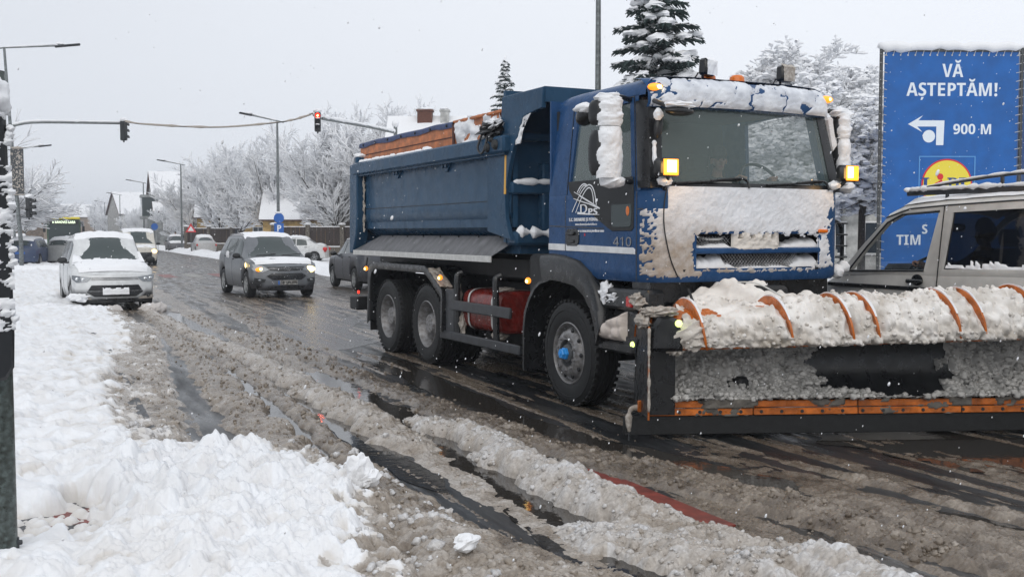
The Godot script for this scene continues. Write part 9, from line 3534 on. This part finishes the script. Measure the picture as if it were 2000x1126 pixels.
func hand_bones(wrist: Vector3, along: Vector3, palm: Vector3, skin: Color, side: float) -> Array:
	# a hand closed round a rim: along runs from the wrist to the knuckles, palm is the way the palm looks
	var s := along.cross(palm).normalized() * side
	var o := []
	for j in 4:
		var off := s * (j - 1.5) * 0.020
		var ln: float = [0.040, 0.046, 0.043, 0.034][j]
		var k0 := wrist + along * 0.085 + off * 1.05
		o.append([wrist + along * 0.015 + off * 0.7, k0, 0.014, 0.012, skin])
		var k1 := k0 + (along * 0.55 + palm * 0.85).normalized() * ln
		var k2 := k1 + (palm * 0.7 - along * 0.75).normalized() * ln * 0.7
		var k3 := k2 + (-along - palm * 0.35).normalized() * ln * 0.55
		o.append([k0, k1, 0.0105, 0.0095, skin])
		o.append([k1, k2, 0.0095, 0.009, skin])
		o.append([k2, k3, 0.009, 0.008, skin])
	var t0 := wrist + along * 0.025 - s * 0.026
	var t1 := t0 + (-s * 0.7 + along * 0.6 + palm * 0.5).normalized() * 0.038
	o.append([t0, t1, 0.014, 0.011, skin])
	o.append([t1, t1 + (along * 0.4 + palm * 0.9).normalized() * 0.032, 0.011, 0.009, skin])
	return o


func seated(label: String, at: Vector3, turn: float, coat: Color, hair: Color, wheel: Vector3, look: Vector3) -> void:
	# a driver: hips on the seat at the origin, hands at the wheel's rim (own axes: z forward, x to the left)
	var t := thing("person", label, "person", at, turn)
	var skin := Color(.34, .20, .145)
	var leg := Color(.02, .022, .03)
	var bones := [[Vector3(-0.08, 0.02, 0), Vector3(0.08, 0.02, 0), 0.13, 0.13, leg], [Vector3(0, 0.08, 0.0), Vector3(0, 0.36, -0.05), 0.15, 0.155, coat], [Vector3(-0.16, 0.50, -0.06), Vector3(0.16, 0.50, -0.06), 0.085, 0.085, coat], [Vector3(0, 0.36, -0.04), Vector3(0, 0.46, -0.05), 0.15, 0.13, coat],
		[Vector3(0, 0.55, -0.05), Vector3(0, 0.65, -0.03), 0.058, 0.052, skin]]
	var hands := []
	for s: float in [-1.0, 1.0]:
		var hip := Vector3(s * 0.10, 0.03, 0.05)
		var knee := Vector3(s * 0.17, 0.10, 0.46)
		bones.append([hip, knee, 0.088, 0.06, leg])
		bones.append([knee, Vector3(s * 0.16, -0.32, 0.62), 0.058, 0.042, leg])
		bones.append([Vector3(s * 0.16, -0.33, 0.62), Vector3(s * 0.17, -0.36, 0.76), 0.045, 0.036, leg])
		var sh := Vector3(s * 0.20, 0.49, -0.05)
		var grip := wheel + Vector3(s * 0.20, 0.06, -0.05)
		var el := sh.lerp(grip, 0.5) + Vector3(s * 0.09, -0.15, -0.02)
		var wr := grip - (grip - el).normalized() * 0.09
		bones.append([sh, el, 0.060, 0.048, coat])
		bones.append([el, wr, 0.048, 0.036, coat])
		bones.append([wr - (grip - el).normalized() * 0.02, wr + (grip - el).normalized() * 0.02, 0.028, 0.026, skin])
		hands.append_array(hand_bones(wr, (grip - el).normalized(), Vector3(0, -0.5, 0.8).normalized(), skin, s))
	var b := B.new()
	skin_of(b, bones, 0.018, 0.03)
	skin_of(b, head_bones(Vector3(0, 0.76, -0.01), look.normalized(), skin, hair, true), 0.009, 0.012)
	skin_of(b, hands, 0.006, 0.006)
	put("body", b, mt.cloth, t, 0.3)


func walking(label: String, at: Vector3, turn: float, coat: Color, hair: Color) -> void:
	var t := thing("person", label, "person", at, turn)
	var skin := Color(.34, .20, .145)
	var leg := Color(.02, .022, .03)
	var bones := [[Vector3(-0.07, 0.93, 0), Vector3(0.07, 0.93, 0), 0.13, 0.13, coat], [Vector3(0, 1.0, 0), Vector3(0, 1.28, 0.02), 0.15, 0.16, coat], [Vector3(-0.15, 1.40, 0), Vector3(0.15, 1.40, 0), 0.08, 0.08, coat], [Vector3(0, 1.45, 0), Vector3(0, 1.54, 0.02), 0.06, 0.055, skin]]
	for s: float in [-1.0, 1.0]:
		var foot := Vector3(s * 0.09, 0.06, s * 0.26)
		var knee := Vector3(s * 0.09, 0.49, s * 0.14 + 0.05)
		bones.append([Vector3(s * 0.09, 0.9, 0), knee, 0.09, 0.062, leg])
		bones.append([knee, foot, 0.06, 0.045, leg])
		bones.append([foot, foot + Vector3(0, -0.01, 0.14), 0.05, 0.04, leg])
		var el := Vector3(s * 0.24, 1.12, -s * 0.10)
		bones.append([Vector3(s * 0.19, 1.39, 0), el, 0.062, 0.05, coat])
		bones.append([el, Vector3(s * 0.22, 0.90, -s * 0.16 + 0.08), 0.05, 0.04, coat])
		bones.append([Vector3(s * 0.22, 0.88, -s * 0.16 + 0.09), Vector3(s * 0.21, 0.80, -s * 0.17 + 0.1), 0.036, 0.024, skin])
	var b := B.new()
	skin_of(b, bones, 0.022, 0.035)
	skin_of(b, head_bones(Vector3(0, 1.64, 0.03), Vector3.BACK, skin, hair, true), 0.012, 0.015)
	put("body", b, mt.cloth, t, 0.3)


func build_people() -> void:
	grime(mat("cloth", Color.WHITE, 0.85), null, 1.0)
	var tr := Transform3D(Basis(Vector3.UP, deg_to_rad(2.76)), Vector3(4.89, 0, -9.606))
	seated("lorry driver in a dark jacket, both hands on the wheel behind the windscreen", tr * Vector3(1.78, 1.80, 0.18), deg_to_rad(2.76), Color(.022, .025, .034), Color(.03, .022, .018), Vector3(0, 0.50, 0.68), Vector3(-0.35, -0.05, 1))
	var vt := Transform3D(Basis(Vector3.UP, PI), Vector3(8.35, -0.02, -7.0))
	seated("van driver in a dark brown coat, hands on the wheel of the silver van", vt * Vector3(-0.48, 1.03, 0.92), PI, Color(.05, .03, .022), Color(.03, .02, .015), Vector3(0.02, 0.40, 0.72), Vector3(0, 0, 1))
	walking("walker in a red coat on the right pavement, far down the road", Vector3(12.1, 0.14, -112.0), 0.4, Color(.22, .02, .025), Color(.04, .035, .03))
	walking("walker in a dark coat right of the one in red, by the lamp", Vector3(12.9, 0.14, -110.0), 2.8, Color(.03, .03, .034), Color(.03, .03, .03))
